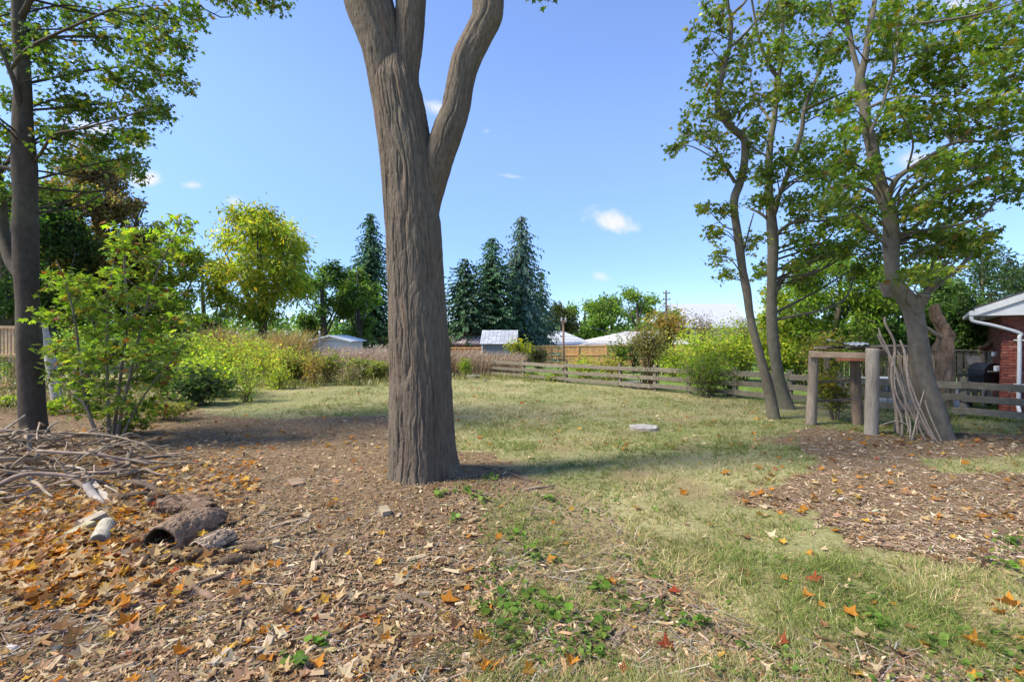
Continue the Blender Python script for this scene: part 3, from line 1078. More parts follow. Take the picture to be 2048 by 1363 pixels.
YA = 11.4
TA = Tree('maple_tree', (float(A(1547, 838, YA)[0]), YA, 0), 'slim grey maple with an S-curved trunk, left of the twin trunks by the fence', 'tree', 'maple trees along the yard edges', bark=(.15, .125, .088))
TA.limb(*px_path([(1553, 850, 32), (1548, 834, 27), (1535, 765, 22), (1516, 697, 18), (1502, 641, 16.5), (1494, 585, 17), (1485, 540, 17), (1479, 493, 18), (1470, 431, 16), (1469, 396, 18), (1478, 370, 18), (1488, 329, 16), (1490, 288, 15), (1484, 272, 17), (1466, 258, 15), (1448, 236, 15), (1435, 205, 13), (1441, 164, 12), (1452, 123, 10.5), (1461, 82, 9), (1462, 35, 8.5), (1458, 20, 7)], YA), 'trunk', 22)
TA.limb(*px_path([(1461, 30, 7), (1452, 8, 6), (1446, -20, 5), (1430, -120, 3)], YA), seg=8)
TA.limb(*px_path([(1461, 32, 6), (1476, 18, 6), (1493, 0, 5), (1530, -60, 3)], YA), seg=8)
TA.limb(*px_path([(1463, 93, 7), (1480, 78, 6), (1505, 52, 5), (1530, 22, 4), (1545, -20, 3)], YA, [0, -.1, -.2, -.3, -.4]), seg=8)
TA.limb(*px_path([(1470, 365, 8), (1456, 342, 7), (1444, 322, 6), (1437, 308, 4)], YA, [0, -.1, -.2, -.2]), seg=8)
TA.limb(*px_path([(1490, 283, 8), (1505, 296, 6), (1530, 310, 4)], YA, [0, -.15, -.4]), seg=8)
TA.limb(*px_path([(1488, 500, 4), (1500, 452, 3.5), (1508, 425, 2.5)], YA, [0, -.2, -.3]), seg=6)
aw = [3.4, 1.8, 4, 2.8, .35, .8]
crown(TA, [(1420, 15, 40, 30), (1460, 45, 40, 30), (1410, 75, 26, 22), (1435, 110, 34, 26), (1410, 140, 24, 22), (1420, 175, 24, 18), (1462, 185, 34, 26), (1395, 218, 22, 16), (1440, 225, 34, 18), (1378, 260, 22, 13), (1410, 262, 24, 14), (1352, 290, 16, 9),
             (1490, 130, 34, 30), (1500, 80, 34, 34), (1475, 225, 34, 26), (1512, 200, 40, 28), (1425, 312, 20, 14), (1445, 340, 18, 14), (1440, 270, 20, 12), (1410, 412, 12, 8), (1440, 420, 22, 12), (1430, 470, 14, 18), (1445, 510, 20, 16), (1448, 545, 18, 10), (1505, 480, 22, 18), (1500, 340, 24, 20), (1515, 290, 26, 18)], YA, .098, aw, .8, .8, (1.1, 1.05, 1))
for k in range(14):
    TA.cluster(A(rng.uniform(1380, 1560), rng.uniform(-420, -40), YA + rng.uniform(-1.5, 1.5)), (.9, .9, .6), 18, 7, .11, RG, aw)
TA.finish(260, 'maple')

YB = 13.0
TB = Tree('maple_tree', (float(A(1572, 812, YB)[0]), YB, 0), 'grey maple with a straight upright trunk, right of the twin trunks by the fence', 'tree', 'maple trees along the yard edges', bark=(.15, .128, .093))
TB.limb(*px_path([(1576, 824, 40), (1572, 810, 31), (1559, 765, 26), (1548, 697, 23.5), (1544, 641, 22), (1544, 560, 21), (1546, 490, 23), (1545, 464, 24), (1541, 419, 20), (1537, 370, 17), (1540, 288, 14), (1548, 238, 13), (1554, 164, 12), (1557, 150, 11)], YB), 'trunk', 22)
TB.limb(*px_path([(1555, 160, 9), (1548, 143, 8), (1538, 127, 8), (1521, 90, 7), (1513, 55, 5), (1500, -20, 4)], YB, [0, 0, -.1, -.2, -.3, -.4]), seg=8)
TB.limb(*px_path([(1556, 160, 10), (1562, 123, 9), (1566, 41, 8), (1560, 0, 7), (1565, -150, 4)], YB), seg=8)
TB.limb(*px_path([(1546, 430, 14), (1552, 415, 11), (1562, 382, 10), (1583, 329, 10.5), (1603, 263, 10), (1608, 222, 9), (1624, 177, 8), (1649, 119, 6), (1665, 60, 4)], YB, [0, -.1, -.3, -.4, -.5, -.6, -.6, -.6, -.6]), seg=10)
TB.limb(*px_path([(1552, 470, 10), (1560, 462, 8), (1583, 446, 7.5), (1610, 441, 6), (1640, 442, 4), (1700, 430, 2)], YB, [0, -.2, -.4, -.6, -.8, -1]), seg=8)
TB.limb(*px_path([(1545, 250, 8), (1530, 225, 6.5), (1515, 205, 5.5), (1500, 160, 4)], YB, [0, .2, .3, .3]), seg=8)
TB.limb(*px_path([(1604, 222, 7), (1640, 205, 5), (1690, 185, 4)], YB, [-.6, -.7, -.9]), seg=6)
TB.limb(*px_path([(1535, 438, 7), (1518, 425, 6), (1500, 417, 4)], YB, [0, .1, .2]), seg=6)
bw = [4, 2.2, 4, 2.2, .3, .4]
crown(TB, [(1550, 30, 44, 34), (1600, 30, 44, 34), (1650, 30, 40, 34), (1540, 95, 34, 30), (1590, 95, 44, 34), (1640, 90, 40, 32), (1560, 165, 36, 28), (1600, 165, 34, 24), (1530, 250, 30, 24), (1590, 225, 34, 24), (1640, 165, 34, 30), (1665, 215, 30, 24),
             (1640, 285, 34, 24), (1590, 290, 32, 24), (1555, 330, 30, 20), (1520, 355, 30, 20), (1600, 345, 40, 24), (1650, 340, 36, 24), (1520, 400, 28, 16), (1580, 395, 40, 20), (1640, 395, 44, 24), (1690, 300, 30, 26), (1690, 370, 34, 26),
             (1660, 445, 44, 24), (1600, 470, 40, 24), (1700, 440, 34, 24), (1600, 430, 40, 24), (1670, 480, 40, 26), (1620, 560, 40, 22), (1720, 400, 30, 26), (1740, 500, 30, 26), (1640, 500, 50, 26), (1580, 530, 34, 22), (1530, 540, 20, 18), (1690, 500, 40, 28), (1730, 470, 30, 26), (1715, 540, 36, 24)], YB, .110, bw, 1.25, 1.2)
for k in range(16):
    TB.cluster(A(rng.uniform(1480, 1760), rng.uniform(-420, -40), YB + rng.uniform(-1.5, 1.5)), (1.0, 1.0, .6), 18, 7, .12, RG, bw)
TB.finish(260, 'maple')

YC = 9.25
TC = Tree('maple_tree', (float(A(1883, 882, YC)[0]), YC, 0), 'thick smooth grey maple leaning over the post shelter with a sawn limb scar', 'tree', 'maple trees along the yard edges', bark=(.15, .126, .094))
TC.limb(*px_path([(1893, 898, 69.9), (1885, 876, 53.4), (1868, 819, 52.4), (1849, 763, 47.8), (1840, 707, 45.1), (1832, 652, 41.4), (1822, 612, 42.3), (1801, 582, 37.7), (1786, 560, 32.2), (1782, 493, 36.8), (1781, 431, 33.1), (1767, 390, 33.1), (1750, 329, 28.5), (1744, 296, 28.5), (1732, 246, 23.0), (1728, 205, 23.9), (1719, 164, 21.2), (1724, 140, 17.5), (1729, 123, 14.7), (1739, 62, 13.8), (1749, 0, 10.1), (1755, -120, 7.4), (1750, -300, 3.7)], YC), 'trunk', 30)
TC.limb(*px_path([(1822, 625, 40), (1836, 608, 34), (1846, 596, 30), (1850, 588, 30)], YC, [0, -.05, -.12, -.16]), 'limb_stub', seg=14, wob=.2)
TC.limb(*px_path([(1722, 158, 14), (1716, 140, 12), (1704, 96, 11), (1698, 58, 12), (1690, 30, 11), (1682, 0, 9), (1660, -100, 6)], YC, [0, .1, .15, .2, .2, .2, .3]), seg=10)
TC.limb(*px_path([(1742, 300, 12), (1738, 288, 9), (1745, 255, 8), (1762, 218, 8), (1776, 173, 7.5), (1790, 131, 7), (1796, 62, 6), (1800, -40, 4)], YC, [-.12, -.16, -.25, -.3, -.35, -.4, -.4, -.4]), seg=10)
TC.limb(*px_path([(1772, 392, 20), (1780, 380, 15), (1797, 354, 13.5), (1834, 329, 12.5), (1875, 304, 11), (1912, 285, 8), (1977, 282, 6), (2042, 268, 5), (2120, 240, 3)], YC, [0, -.15, -.3, -.4, -.5, -.6, -.7, -.8, -.9]), seg=12)
TC.limb(*px_path([(1760, 396, 14), (1748, 386, 11), (1723, 375, 9), (1695, 371, 6), (1660, 374, 4)], YC, [0, .2, .4, .5, .6]), seg=8)
TC.limb(*px_path([(1740, 65, 9), (1772, 54, 9), (1854, 45, 7), (1936, 33, 6), (2000, 15, 4), (2080, -10, 3)], YC, [0, -.3, -.6, -.8, -1, -1.1]), seg=8)
TC.limb(*px_path([(1738, 215, 8), (1790, 195, 5), (1860, 192, 4), (1930, 190, 2.5)], YC, [-.1, -.4, -.8, -1]), seg=6)
TC.limb(*px_path([(1730, 120, 7), (1790, 118, 5), (1880, 100, 4), (1960, 80, 3)], YC, [-.1, .4, .8, 1]), seg=6)
cw = [4.2, 2.8, 3.2, 1.4, .4, .2]
crown(TC, [(1700, 20, 34, 28), (1780, 20, 44, 30), (1840, 25, 44, 28), (1900, 40, 44, 22), (1960, 30, 40, 20), (2020, 45, 36, 24), (1810, 80, 44, 28), (1870, 85, 44, 26), (1930, 95, 40, 20), (1990, 100, 44, 22), (2040, 110, 30, 20), (1690, 100, 24, 22), (1760, 100, 26, 20), (1770, 160, 34, 24), (1830, 150, 40, 24),
             (1890, 160, 40, 22), (1950, 150, 40, 20), (2010, 165, 40, 20), (1700, 205, 26, 20), (1790, 215, 30, 22), (1850, 215, 40, 22), (1910, 215, 40, 18), (1975, 215, 40, 18), (2030, 215, 30, 20), (1690, 250, 34, 20), (1820, 265, 36, 18), (1790, 260, 30, 20), (1880, 260, 34, 15), (1950, 260, 40, 16), (2010, 262, 40, 16),
             (1860, 330, 34, 15), (1910, 325, 40, 18), (1960, 315, 40, 20), (2020, 320, 36, 24), (1990, 360, 40, 18), (1930, 365, 40, 16), (2030, 375, 26, 16), (1850, 370, 34, 20), (1690, 330, 30, 24), (1680, 400, 34, 24), (1720, 430, 34, 24), (1720, 340, 24, 24),
             (1830, 415, 40, 24), (1880, 410, 44, 24), (1930, 420, 36, 20), (1850, 460, 50, 24), (1900, 465, 46, 22), (1945, 470, 34, 18), (1830, 500, 34, 20), (1880, 510, 40, 18), (1930, 500, 34, 14), (1975, 475, 20, 10), (1820, 545, 26, 16), (1860, 550, 30, 14)], YC, .098, cw, 1.1, 1.3)
for k in range(24):
    TC.cluster(A(rng.uniform(1650, 2300), rng.uniform(-420, -40), YC + rng.uniform(-2, 2)), (.9, .9, .55), 18, 7, .11, RG, cw)
for k in range(12):
    TC.cluster(A(rng.uniform(2090, 2400), rng.uniform(-60, 160), YC + rng.uniform(-2, 2)), (.8, .8, .5), 16, 7, .11, RG, cw)
TC.finish(300, 'maple')

# ------------------------------------------------------------------ young maple in front of the left maple
YS = 8.9
SG = [(.20, .30, .035), (.28, .37, .045), (.12, .185, .03), (.36, .38, .055), (.28, .11, .035), (.33, .24, .05)]
SP = Tree('maple_sapling', (float(A(222, 888, YS)[0]), YS, 0), 'multi-stemmed young maple with bright yellow-green leaves, growing right of the dark trunk', 'sapling', bark=(.19, .155, .12))
for rows, dy in (([(208, 890, 9), (186, 850, 8), (170, 790, 7), (160, 720, 6), (150, 640, 5), (130, 560, 3.5), (112, 520, 2)], -.2),
                 ([(218, 890, 10), (217, 820, 8), (214, 740, 7), (214, 660, 6), (216, 600, 5), (222, 560, 4), (228, 520, 3)], 0),
                 ([(226, 890, 10), (235, 800, 8), (248, 700, 7), (256, 630, 6), (252, 580, 5.5), (249, 520, 5), (250, 470, 3.5), (252, 448, 2)], .1),
                 ([(232, 888, 9), (246, 810, 8), (268, 720, 6.5), (285, 640, 5), (310, 555, 4.5), (335, 500, 4), (352, 465, 3), (362, 438, 2)], -.1),
                 ([(200, 885, 7), (180, 830, 5.5), (160, 800, 4), (120, 770, 3), (100, 755, 2)], -.4),
                 ([(238, 885, 7), (270, 820, 5), (310, 760, 4), (345, 720, 3), (365, 690, 2)], -.2),
                 ([(214, 700, 4), (190, 660, 3.5), (172, 600, 3), (150, 560, 2)], .3),
                 ([(256, 640, 4), (300, 610, 3.5), (345, 590, 3), (380, 585, 2)], .3)):
    SP.limb(*px_path(rows, YS + dy, [rng.normal(0, .05) for _ in rows]), 'stem', 8, .06)
sw = [4, 4, 3.2, 1.6, .7, .4]
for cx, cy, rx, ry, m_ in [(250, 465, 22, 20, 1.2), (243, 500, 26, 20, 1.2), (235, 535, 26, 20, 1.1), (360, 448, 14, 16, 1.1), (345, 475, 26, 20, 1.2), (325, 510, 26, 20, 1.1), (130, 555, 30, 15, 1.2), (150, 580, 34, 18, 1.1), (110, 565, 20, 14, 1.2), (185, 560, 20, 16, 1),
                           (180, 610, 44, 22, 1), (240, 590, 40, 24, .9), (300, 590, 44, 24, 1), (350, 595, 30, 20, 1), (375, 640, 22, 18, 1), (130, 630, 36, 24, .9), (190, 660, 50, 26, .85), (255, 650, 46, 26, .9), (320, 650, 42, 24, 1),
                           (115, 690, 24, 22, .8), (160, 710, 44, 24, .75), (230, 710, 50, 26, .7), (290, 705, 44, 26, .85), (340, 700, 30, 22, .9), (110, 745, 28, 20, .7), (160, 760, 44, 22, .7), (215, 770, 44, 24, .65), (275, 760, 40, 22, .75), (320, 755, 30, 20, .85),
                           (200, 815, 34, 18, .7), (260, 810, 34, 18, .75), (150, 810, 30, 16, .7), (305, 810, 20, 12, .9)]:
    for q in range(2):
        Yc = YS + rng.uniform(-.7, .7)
        SP.cluster(A(cx + rng.normal(0, rx * .2), cy + rng.normal(0, ry * .2), Yc), (wpx(rx, Yc) * .85, .35, wpx(ry, Yc) * .8), int(4 + rx * ry / 190), 6, .115, SG, sw, droop=.45, tint=(m_, m_, 1), flat_=.6, twr=.003)  # tint paints the tops as sunlit and the low inner leaves as shaded
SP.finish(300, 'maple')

# ------------------------------------------------------------------ trees farther off
def far_tree(label, cx, top, bot, Y, wd, pal, wts, size, ncl, ntw, nl, trunk_px=None, name='broadleaf_tree', group='trees behind the gardens', tmpl='diam', shape=1.0, droop=.4, flat_=.9, trans='leaf', bark=(.10, .085, .07), seedc=0, limbs=3):
    """crown of leaf clumps in an uneven ellipsoid between the picture rows top and bot, at depth Y"""
    ztop, zbot = A(cx, top, Y)[2], A(cx, bot, Y)[2]
    x0 = A(cx, top, Y)[0]
    base = (x0 if trunk_px is None else A(trunk_px, 600, Y)[0], Y, float(gz(x0, Y)))
    T = Tree(name, base, label, 'tree', group, bark=bark, leafmat=trans)
    H = ztop - base[2]
    rw = wpx(wd, Y) / 2
    zc, rh = (ztop + zbot) / 2, (ztop - zbot) / 2
    tr = .022 * H
    T.limb([np.array(base) - (0, 0, .1), np.array(base) + (.02 * H, 0, .3 * H), np.array([x0, Y, zc]), np.array([x0, Y, zc + rh * .75])], [tr * 1.3, tr, tr * .6, tr * .15], 'trunk', 10)
    for k in range(limbs):
        a = k * 2.4 + rng.uniform(-.4, .4)
        s = np.array([x0, Y, zbot + rh * (.05 + .25 * k / max(limbs, 1))])
        e = np.array([x0 + math.cos(a) * rw * .75, Y + math.sin(a) * rw * .75, zc + rh * rng.uniform(-.1, .5)])
        T.limb([s, (s + e) / 2 + (0, 0, -.05 * rh), e], [tr * .5, tr * .33, tr * .1], 'branch', 6)
    for k in range(ncl):
        d = unit(rng.normal(0, 1, 3))
        rr = rng.uniform(.45, 1.0) ** .6 * (.86 + .3 * vnoise(np.array([d * 2.1 + seedc]), 3)[0])
        prof = 1.0 if shape == 1 else (1 - shape * max(d[2], 0)) 
        c = np.array([x0 + d[0] * rw * .86 * rr * prof, Y + d[1] * rw * .86 * rr, zc + d[2] * rh * .88 * rr])
        T.cluster(c, (rw * .27, rw * .27, rw * .20), int(ntw * 1.35), int(nl * 1.35), size, pal, wts, droop=droop, tint=np.ones(3) * rng.choice([1.15, 1, .85]), flat_=flat_, twr=.008)
    T.finish(0, tmpl)
    return T


DG = [(0.089, 0.166, 0.044), (0.132, 0.221, 0.055), (0.067, 0.122, 0.04), (0.199, 0.276, 0.067)]
YG = [(0.386, 0.412, 0.062), (0.281, 0.351, 0.053), (0.562, 0.474, 0.053), (0.193, 0.263, 0.045), (0.62, 0.439, 0.053)]
BR = [(0.297, 0.193, 0.105), (0.21, 0.14, 0.079), (0.385, 0.263, 0.14), (0.175, 0.175, 0.061), (0.28, 0.263, 0.07)]
MG = [(0.135, 0.224, 0.056), (0.202, 0.314, 0.067), (0.101, 0.168, 0.045), (0.292, 0.359, 0.079)]

far_tree('tall thin crowned tree with dull brown leaves standing behind the young maple', 198, 278, 640, 27, 205, BR, [4, 3, 3, 1.5, 1], .22, 80, 18, 9, limbs=4, shape=.3)
far_tree('green leafy tree seen close beside the dark left trunk', 95, 370, 670, 24, 190, [(.05, .105, .03), (.075, .145, .04), (.035, .07, .025)], [3, 3, 2], .22, 44, 15, 9)
far_tree('dark green tree at the far left edge above the cedar fence', 5, 330, 690, 22, 190, DG, [3, 2, 2, 1], .2, 40, 12, 8)
far_tree('yellow-green tree peeping up right of the brown-leaved tree', 340, 436, 660, 27, 130, YG, [3, 4, 1, 2, .5], .2, 36, 13, 8)
far_tree('blackish green tree in the gap between the brown and the yellow tree', 405, 495, 695, 34, 150, DG, [2, 1, 4, .3], .20, 26, 14, 8)
far_tree('green tree filling the gap between the brown-leaved tree and the yellow-green one', 285, 470, 690, 29, 130, MG, [3, 4, 2, 3], .22, 34, 14, 8)
far_tree('shadowy green tree behind the brown-leaved tree', 140, 350, 700, 30, 230, MG, [3, 3, 3, 2], .26, 64, 14, 8)
T = far_tree('tall yellow-green locust tree with feathery drooping sprays, left of the furrowed trunk', 520, 388, 660, 29, 222, YG, [4, 4, 2.2, 2, .8], .34, 60, 16, 8, tmpl='narrow', droop=.9, limbs=5, flat_=.8, shape=.3, bark=(.09, .075, .055))
far_tree('round dark green maple tree behind the white metal shed, showing its forked trunk', 645, 505, 688, 36, 125, DG, [4, 3, 3, 1], .26, 34, 15, 8, limbs=4)
far_tree('round mid-green maple tree between the dark maple and the spruce', 715, 520, 690, 37, 92, MG, [4, 3, 3, 1.5], .26, 30, 15, 8)
far_tree('squat olive-green tree just right of the blue spruce', 1122, 598, 690, 56, 66, [(.08, .10, .03), (.11, .11, .035), (.05, .08, .02)], [3, 2, 3], .36, 20, 12, 7)
far_tree('low round green tree above the hip roofed house', 1170, 592, 685, 62, 90, MG, [3, 3, 3, 2], .4, 24, 12, 7)
far_tree('broad green tree right of the low round one, above the two bungalow roofs', 1222, 584, 690, 60, 100, MG, [3, 4, 2, 2], .4, 28, 12, 7)
far_tree('open flat-topped green tree showing sky between its boughs, left of the utility pole', 1275, 562, 670, 58, 84, MG, [2, 4, 1.5, 3], .36, 22, 11, 7, limbs=5)
far_tree('dark tree behind the utility pole and the orange bush', 1345, 615, 690, 66, 80, MG, [4, 2, 3, 1], .4, 14, 10, 7)
far_tree('backlit fresh green walnut tree behind the post shelter', 1680, 470, 720, 17.5, 225, [(.19, .29, .035), (.25, .33, .04), (.12, .2, .03)], [4, 3, 2], .18, 66, 16, 9, tmpl='narrow', droop=.9, limbs=3, trunk_px=1660)
far_tree('yellow-green tree behind the twin trunks', 1560, 560, 760, 19, 110, YG, [3, 4, 1, 2, .3], .16, 28, 13, 8)
far_tree('dark leafy tree behind the leaning trunk and the dead stump', 1795, 560, 760, 18.5, 150, MG, [3, 3, 2, 2], .16, 36, 14, 8, trunk_px=1760)
far_tree('dense green cedar tree towering over the brick house', 1965, 492, 720, 19.5, 220, [(.07, .125, .045), (.10, .165, .06), (.04, .075, .03), (.13, .19, .07)], [3, 3, 2, 1], .17, 70, 15, 8, tmpl='narrow', droop=.3)
far_tree('very dark evergreen tree filling the gap above the picket fence', 1900, 545, 760, 17.5, 150, DG, [3, 2, 4, .3], .15, 46, 14, 8)
far_tree('light green tree peeping out right of the leaning trunk', 1865, 520, 640, 18.8, 90, YG, [2, 4, .3, 3, .1], .15, 20, 13, 8)
for cx, wd_, top, lab in ((-250, 400, 330, 'tall green tree well beyond the left edge of the yard'), (2350, 420, 350, 'tall green tree beyond the brick house')):
    far_tree(lab, cx, top, 700, 22, wd_, DG, [3, 3, 2, 1], .3, 40, 14, 7)


def spruce(label, cx, top, Y, wd, pal, droop=.35, bot=720, dens=1.0, name='spruce_tree', hang=.5, size=.40, lift=.08):
    ztop = A(cx, top, Y)[2]
    x0 = A(cx, top, Y)[0]
    z0 = float(gz(x0, Y))
    r_ = root(name, (x0, Y, z0), label, 'tree', 'spruces behind the sheds')
    H, R = ztop - z0, wpx(wd, Y) / 2 * 1.42
    mb = MB()
    mb.tube([(x0, Y, z0 - .2), (x0 + .05, Y, z0 + H * .5), (x0, Y, ztop - .1)], [.022 * H, .013 * H, .004 * H], 8, (.09, .07, .055), 6)
    mb.build('trunk', M['bark'], r_, smooth=True)
    P, HD, SZ, CC, s0, s1, rr = [], [], [], [], [], [], []
    nw = int(H / .30)
    for i in range(nw):
        tt = (i + .5) / nw
        z = z0 + H * (.04 + .955 * tt)
        nb = int((11 if tt < .8 else 7) * dens)
        bl0 = R * (1 - tt) ** .55 + .06
        a0 = rng.uniform(0, 7)
        for k in range(nb):
            a = a0 + k * 2 * np.pi / nb + rng.normal(0, .2)
            bl = bl0 * rng.choice([1.28, 1.05, .85, .6]) * rng.uniform(.85, 1.1)
            d = np.array([math.cos(a), math.sin(a), 0])
            p0 = np.array([x0, Y, z])
            m_ = max(2, int(bl / (size * .5)))
            u = np.linspace(.12, 1, m_)
            drop = -droop * bl * u ** 1.5 + lift * bl * u ** 4
            pp = p0 + d * (bl * u)[:, None] + np.stack([0 * u, 0 * u, drop], 1)
            s0.append(p0); s1.append(pp[-1]); rr.append(.010 + .004 * bl)
            for q in range(2):
                P.append(pp + rng.normal(0, .05, pp.shape))
                sd = np.array([-d[1], d[0], 0])
                side = (1 if q else -1) * rng.uniform(.3, 1.0, m_)
                hd = d * .8 + sd * side[:, None] + np.stack([0 * u, 0 * u, -hang * rng.uniform(.4, 1.6, m_)], 1)
                HD.append(hd)
                SZ.append(size * (1.15 - .45 * u) * rng.uniform(.7, 1.25, m_))
                CC.append(pick(pal, [3, 2, 1][:len(pal)], m_, .14) * rng.choice([1.1, 1, .88]))
    P, HD, SZ, CC = np.concatenate(P), unit(np.concatenate(HD)), np.concatenate(SZ), np.concatenate(CC)
    n = len(P)
    nr = unit(np.stack([rng.normal(0, .5, n), rng.normal(0, .5, n), np.ones(n)], 1))
    x = unit(np.cross(HD, nr))
    z = np.cross(x, HD)
    mb = MB()
    mb.sticks(s0, s1, np.array(rr), .004, (.10, .08, .06))
    mb.build('boughs', M['bark'], r_, kind='stuff')
    mb = MB()
    mb.inst(DIAM * (.85, 1, 1.4), DIAM_F, P, x, HD, z, SZ, CC)
    mb.build('needles', M['needle'], r_, kind='stuff')


SPG = [(0.074, 0.154, 0.069), (0.105, 0.204, 0.086), (0.055, 0.111, 0.055)]
SPB = [(.14, .22, .16), (.10, .17, .12), (.17, .25, .19)]
spruce('slim dark spruce just left of the furrowed trunk', 741, 424, 45, 96, SPG, .45, hang=.7)
spruce('shortest of the three spruces right of the furrowed trunk, bushy and dark green', 930, 514, 38, 118, [(.06, .115, .055), (.08, .15, .065), (.045, .09, .045)], .25)
spruce('middle dark green spruce of the three behind the grey shed', 985, 473, 40, 118, SPG, .3)
spruce('tallest blue-green spruce with drooping boughs behind the grey shed', 1043, 430, 42, 104, SPB, .5, hang=1.0)
spruce('small straggly spruce with thin drooping boughs at the side of the blue spruce', 1082, 540, 46, 62, SPG, .6, dens=.6, hang=.6)
spruce('knee-high young blue spruce in front of the tan board fence', 1116, 688, 27, 32, SPB, .1, size=.16, hang=.1)


# a wood far behind everything
def treeline():
    mb = MB()
    n = 26000
    px = rng.uniform(-900, 2900, n)
    Y = rng.uniform(85, 125, n)
    x = (px - CX0) / FPX * Y
    hgt = 4.0 + 4.5 * n2(x, Y * 0, .05, 61, 3) + 2.0 * n2(x, Y, .3, 62, 2)
    left = np.clip((700 - px) / 300, 0, 1)
    hgt = hgt * (1 + .35 * left)
    z = -3 + hgt * np.sqrt(rng.random(n))
    nr = unit(rng.normal(0, 1, (n, 3)) + (0, 0, .6))
    h = unit(rng.normal(0, 1, (n, 3)))
    y = unit(h - nr * np.sum(h * nr, 1, keepdims=True))
    X = np.cross(y, nr)
    mb.inst(DIAM, DIAM_F, np.stack([x, Y, z], 1), X, y, nr, rng.uniform(.8, 1.6, n), pick(DG + MG, [3, 3, 2, 1, 2, 2, 2, 1], n))
    mb.build('distant_woods', M['leaf'], kind='stuff', label='low band of distant green trees beyond the houses', cat='woods')


treeline()


# ------------------------------------------------------------------ bushes and tall growth
def bush(name, label, cx, top, Y, wd, pal, wts, size, n, cat='bush', group=None, nst=14, tmpl='diam', stem=(.16, .12, .085), low=.2, upright=.5, base=None, wander=.10, lm='leaf', flat_=.7, leafy=.12, single=0):
    x0 = A(cx, top, Y)[0]
    z0 = float(gz(x0, Y))
    H = A(cx, top, Y)[2] - z0
    R = wpx(wd, Y) / 2
    T = Tree(name, (x0, Y, z0), label, cat, group, bark=stem, leafmat=lm)
    mb = MB()
    pts_all = []
    for k in range(nst):
        a = rng.uniform(0, 2 * np.pi)
        u = math.sqrt(rng.random())
        p0 = np.array([x0 + rng.normal(0, .12 * R), Y + rng.normal(0, .12 * R), z0 - .03])
        e = np.array([x0 + math.cos(a) * R * u, Y + math.sin(a) * R * u * .8, z0 + H * math.sqrt(max(.1, 1 - (1 - low) * u * u)) * rng.uniform(.72, 1.0)])
        mid = p0 + (e - p0) * .5 + np.array([0, 0, upright * .25 * H]) - np.array([math.cos(a), math.sin(a), 0]) * R * u * .2 * upright
        P = catmull([p0, mid, e], 7)
        P[1:-1] += rng.normal(0, .012 * H, P[1:-1].shape)
        mb.tube(P, [.004 + .006 * H, .003 + .003 * H, .0025], 5, np.array(stem) * rng.uniform(.8, 1.2), 1, cap=False)
        pts_all.append(P)
    mb.build('stems', M['stick'], T.root, smooth=True, kind='stuff')
    P = np.stack(pts_all)
    k = rng.integers(0, nst, n)
    tpar = (low * .6 + (1 - low * .6) * rng.random(n) ** .8) * (P.shape[1] - 1)
    i = np.minimum(tpar.astype(int), P.shape[1] - 2)
    f = (tpar - i)[:, None]
    pos = P[k, i] * (1 - f) + P[k, i + 1] * f
    sp = leafy * min(R, H) + size * .35
    off = rng.normal(0, 1, (n, 3)) * sp * (1.15 - .5 * (tpar / P.shape[1]))[:, None]
    pos = pos + off
    pos[:, 2] = np.maximum(pos[:, 2], z0 + .03)
    # short side twigs
    m_ = n // 5
    T.tw.sticks(pos[:m_] - off[:m_], pos[:m_], .0035, .002, np.array(stem) * .9)
    nr = unit(np.stack([rng.normal(0, flat_, n), rng.normal(0, flat_, n), np.ones(n)], 1))
    h = unit(off) + rng.normal(0, .5, (n, 3)) - (0, 0, .3)
    y = unit(h - nr * np.sum(h * nr, 1, keepdims=True) * .8)
    x = unit(np.cross(y, nr))
    z = np.cross(x, y)
    clump = .75 + .5 * vnoise(pos * 1.7 / max(R, .3), 5)[:, None]
    T.pos, T.X, T.Y, T.Z, T.S, T.C = [pos], [x], [y], [z], [size * rng.uniform(.6, 1.25, n)], [pick(pal, wts, n, .16) * clump]
    T.finish(single, tmpl)
    return T


YGB = [(0.448, 0.499, 0.069), (0.327, 0.43, 0.061), (0.57, 0.517, 0.077), (0.207, 0.294, 0.051)]
RUST = [(0.461, 0.288, 0.101), (0.518, 0.389, 0.115), (0.317, 0.173, 0.086), (0.288, 0.302, 0.072), (0.576, 0.374, 0.144)]
OLIVE = [(0.254, 0.239, 0.09), (0.194, 0.194, 0.067), (0.329, 0.269, 0.12), (0.149, 0.164, 0.06)]

bush('dark_leaved_shrub', 'low dark green shrub with big broad leaves on the lawn edge near the young maple', 398, 738, 13.6, 120, [(.06, .105, .045), (.09, .14, .06), (.04, .07, .03)], [3, 2, 2], .15, 620, nst=16, tmpl='maple', low=.35, leafy=.2)
bush('yellow_green_bush', 'bright yellow-green bush rising behind the dark broad-leaved shrub', 430, 684, 15.4, 185, YGB, [4, 4, 1.5, 2], .11, 2300, nst=30)
bush('willowy_weed', 'wispy pale green weed stalks beside the bright bush on the lawn edge', 488, 700, 14.3, 90, YGB, [3, 4, 1, 2], .08, 900, nst=16, tmpl='narrow', upright=.25, low=.06, cat='weed')
bush('yellow_green_bush', 'yellow-green bush under the feathery locust, furthest left of the brush bank', 350, 670, 18.0, 130, YGB, [3, 4, 2, 3], .11, 1200, nst=20)
bush('shaded_bush', 'leafy green and yellow tangle between the young maple and the brush bank', 335, 735, 14.5, 110, [(.13, .17, .035), (.19, .2, .04), (.08, .11, .03), (.28, .2, .05)], [4, 3, 2, 1], .10, 900, nst=18, low=.4)
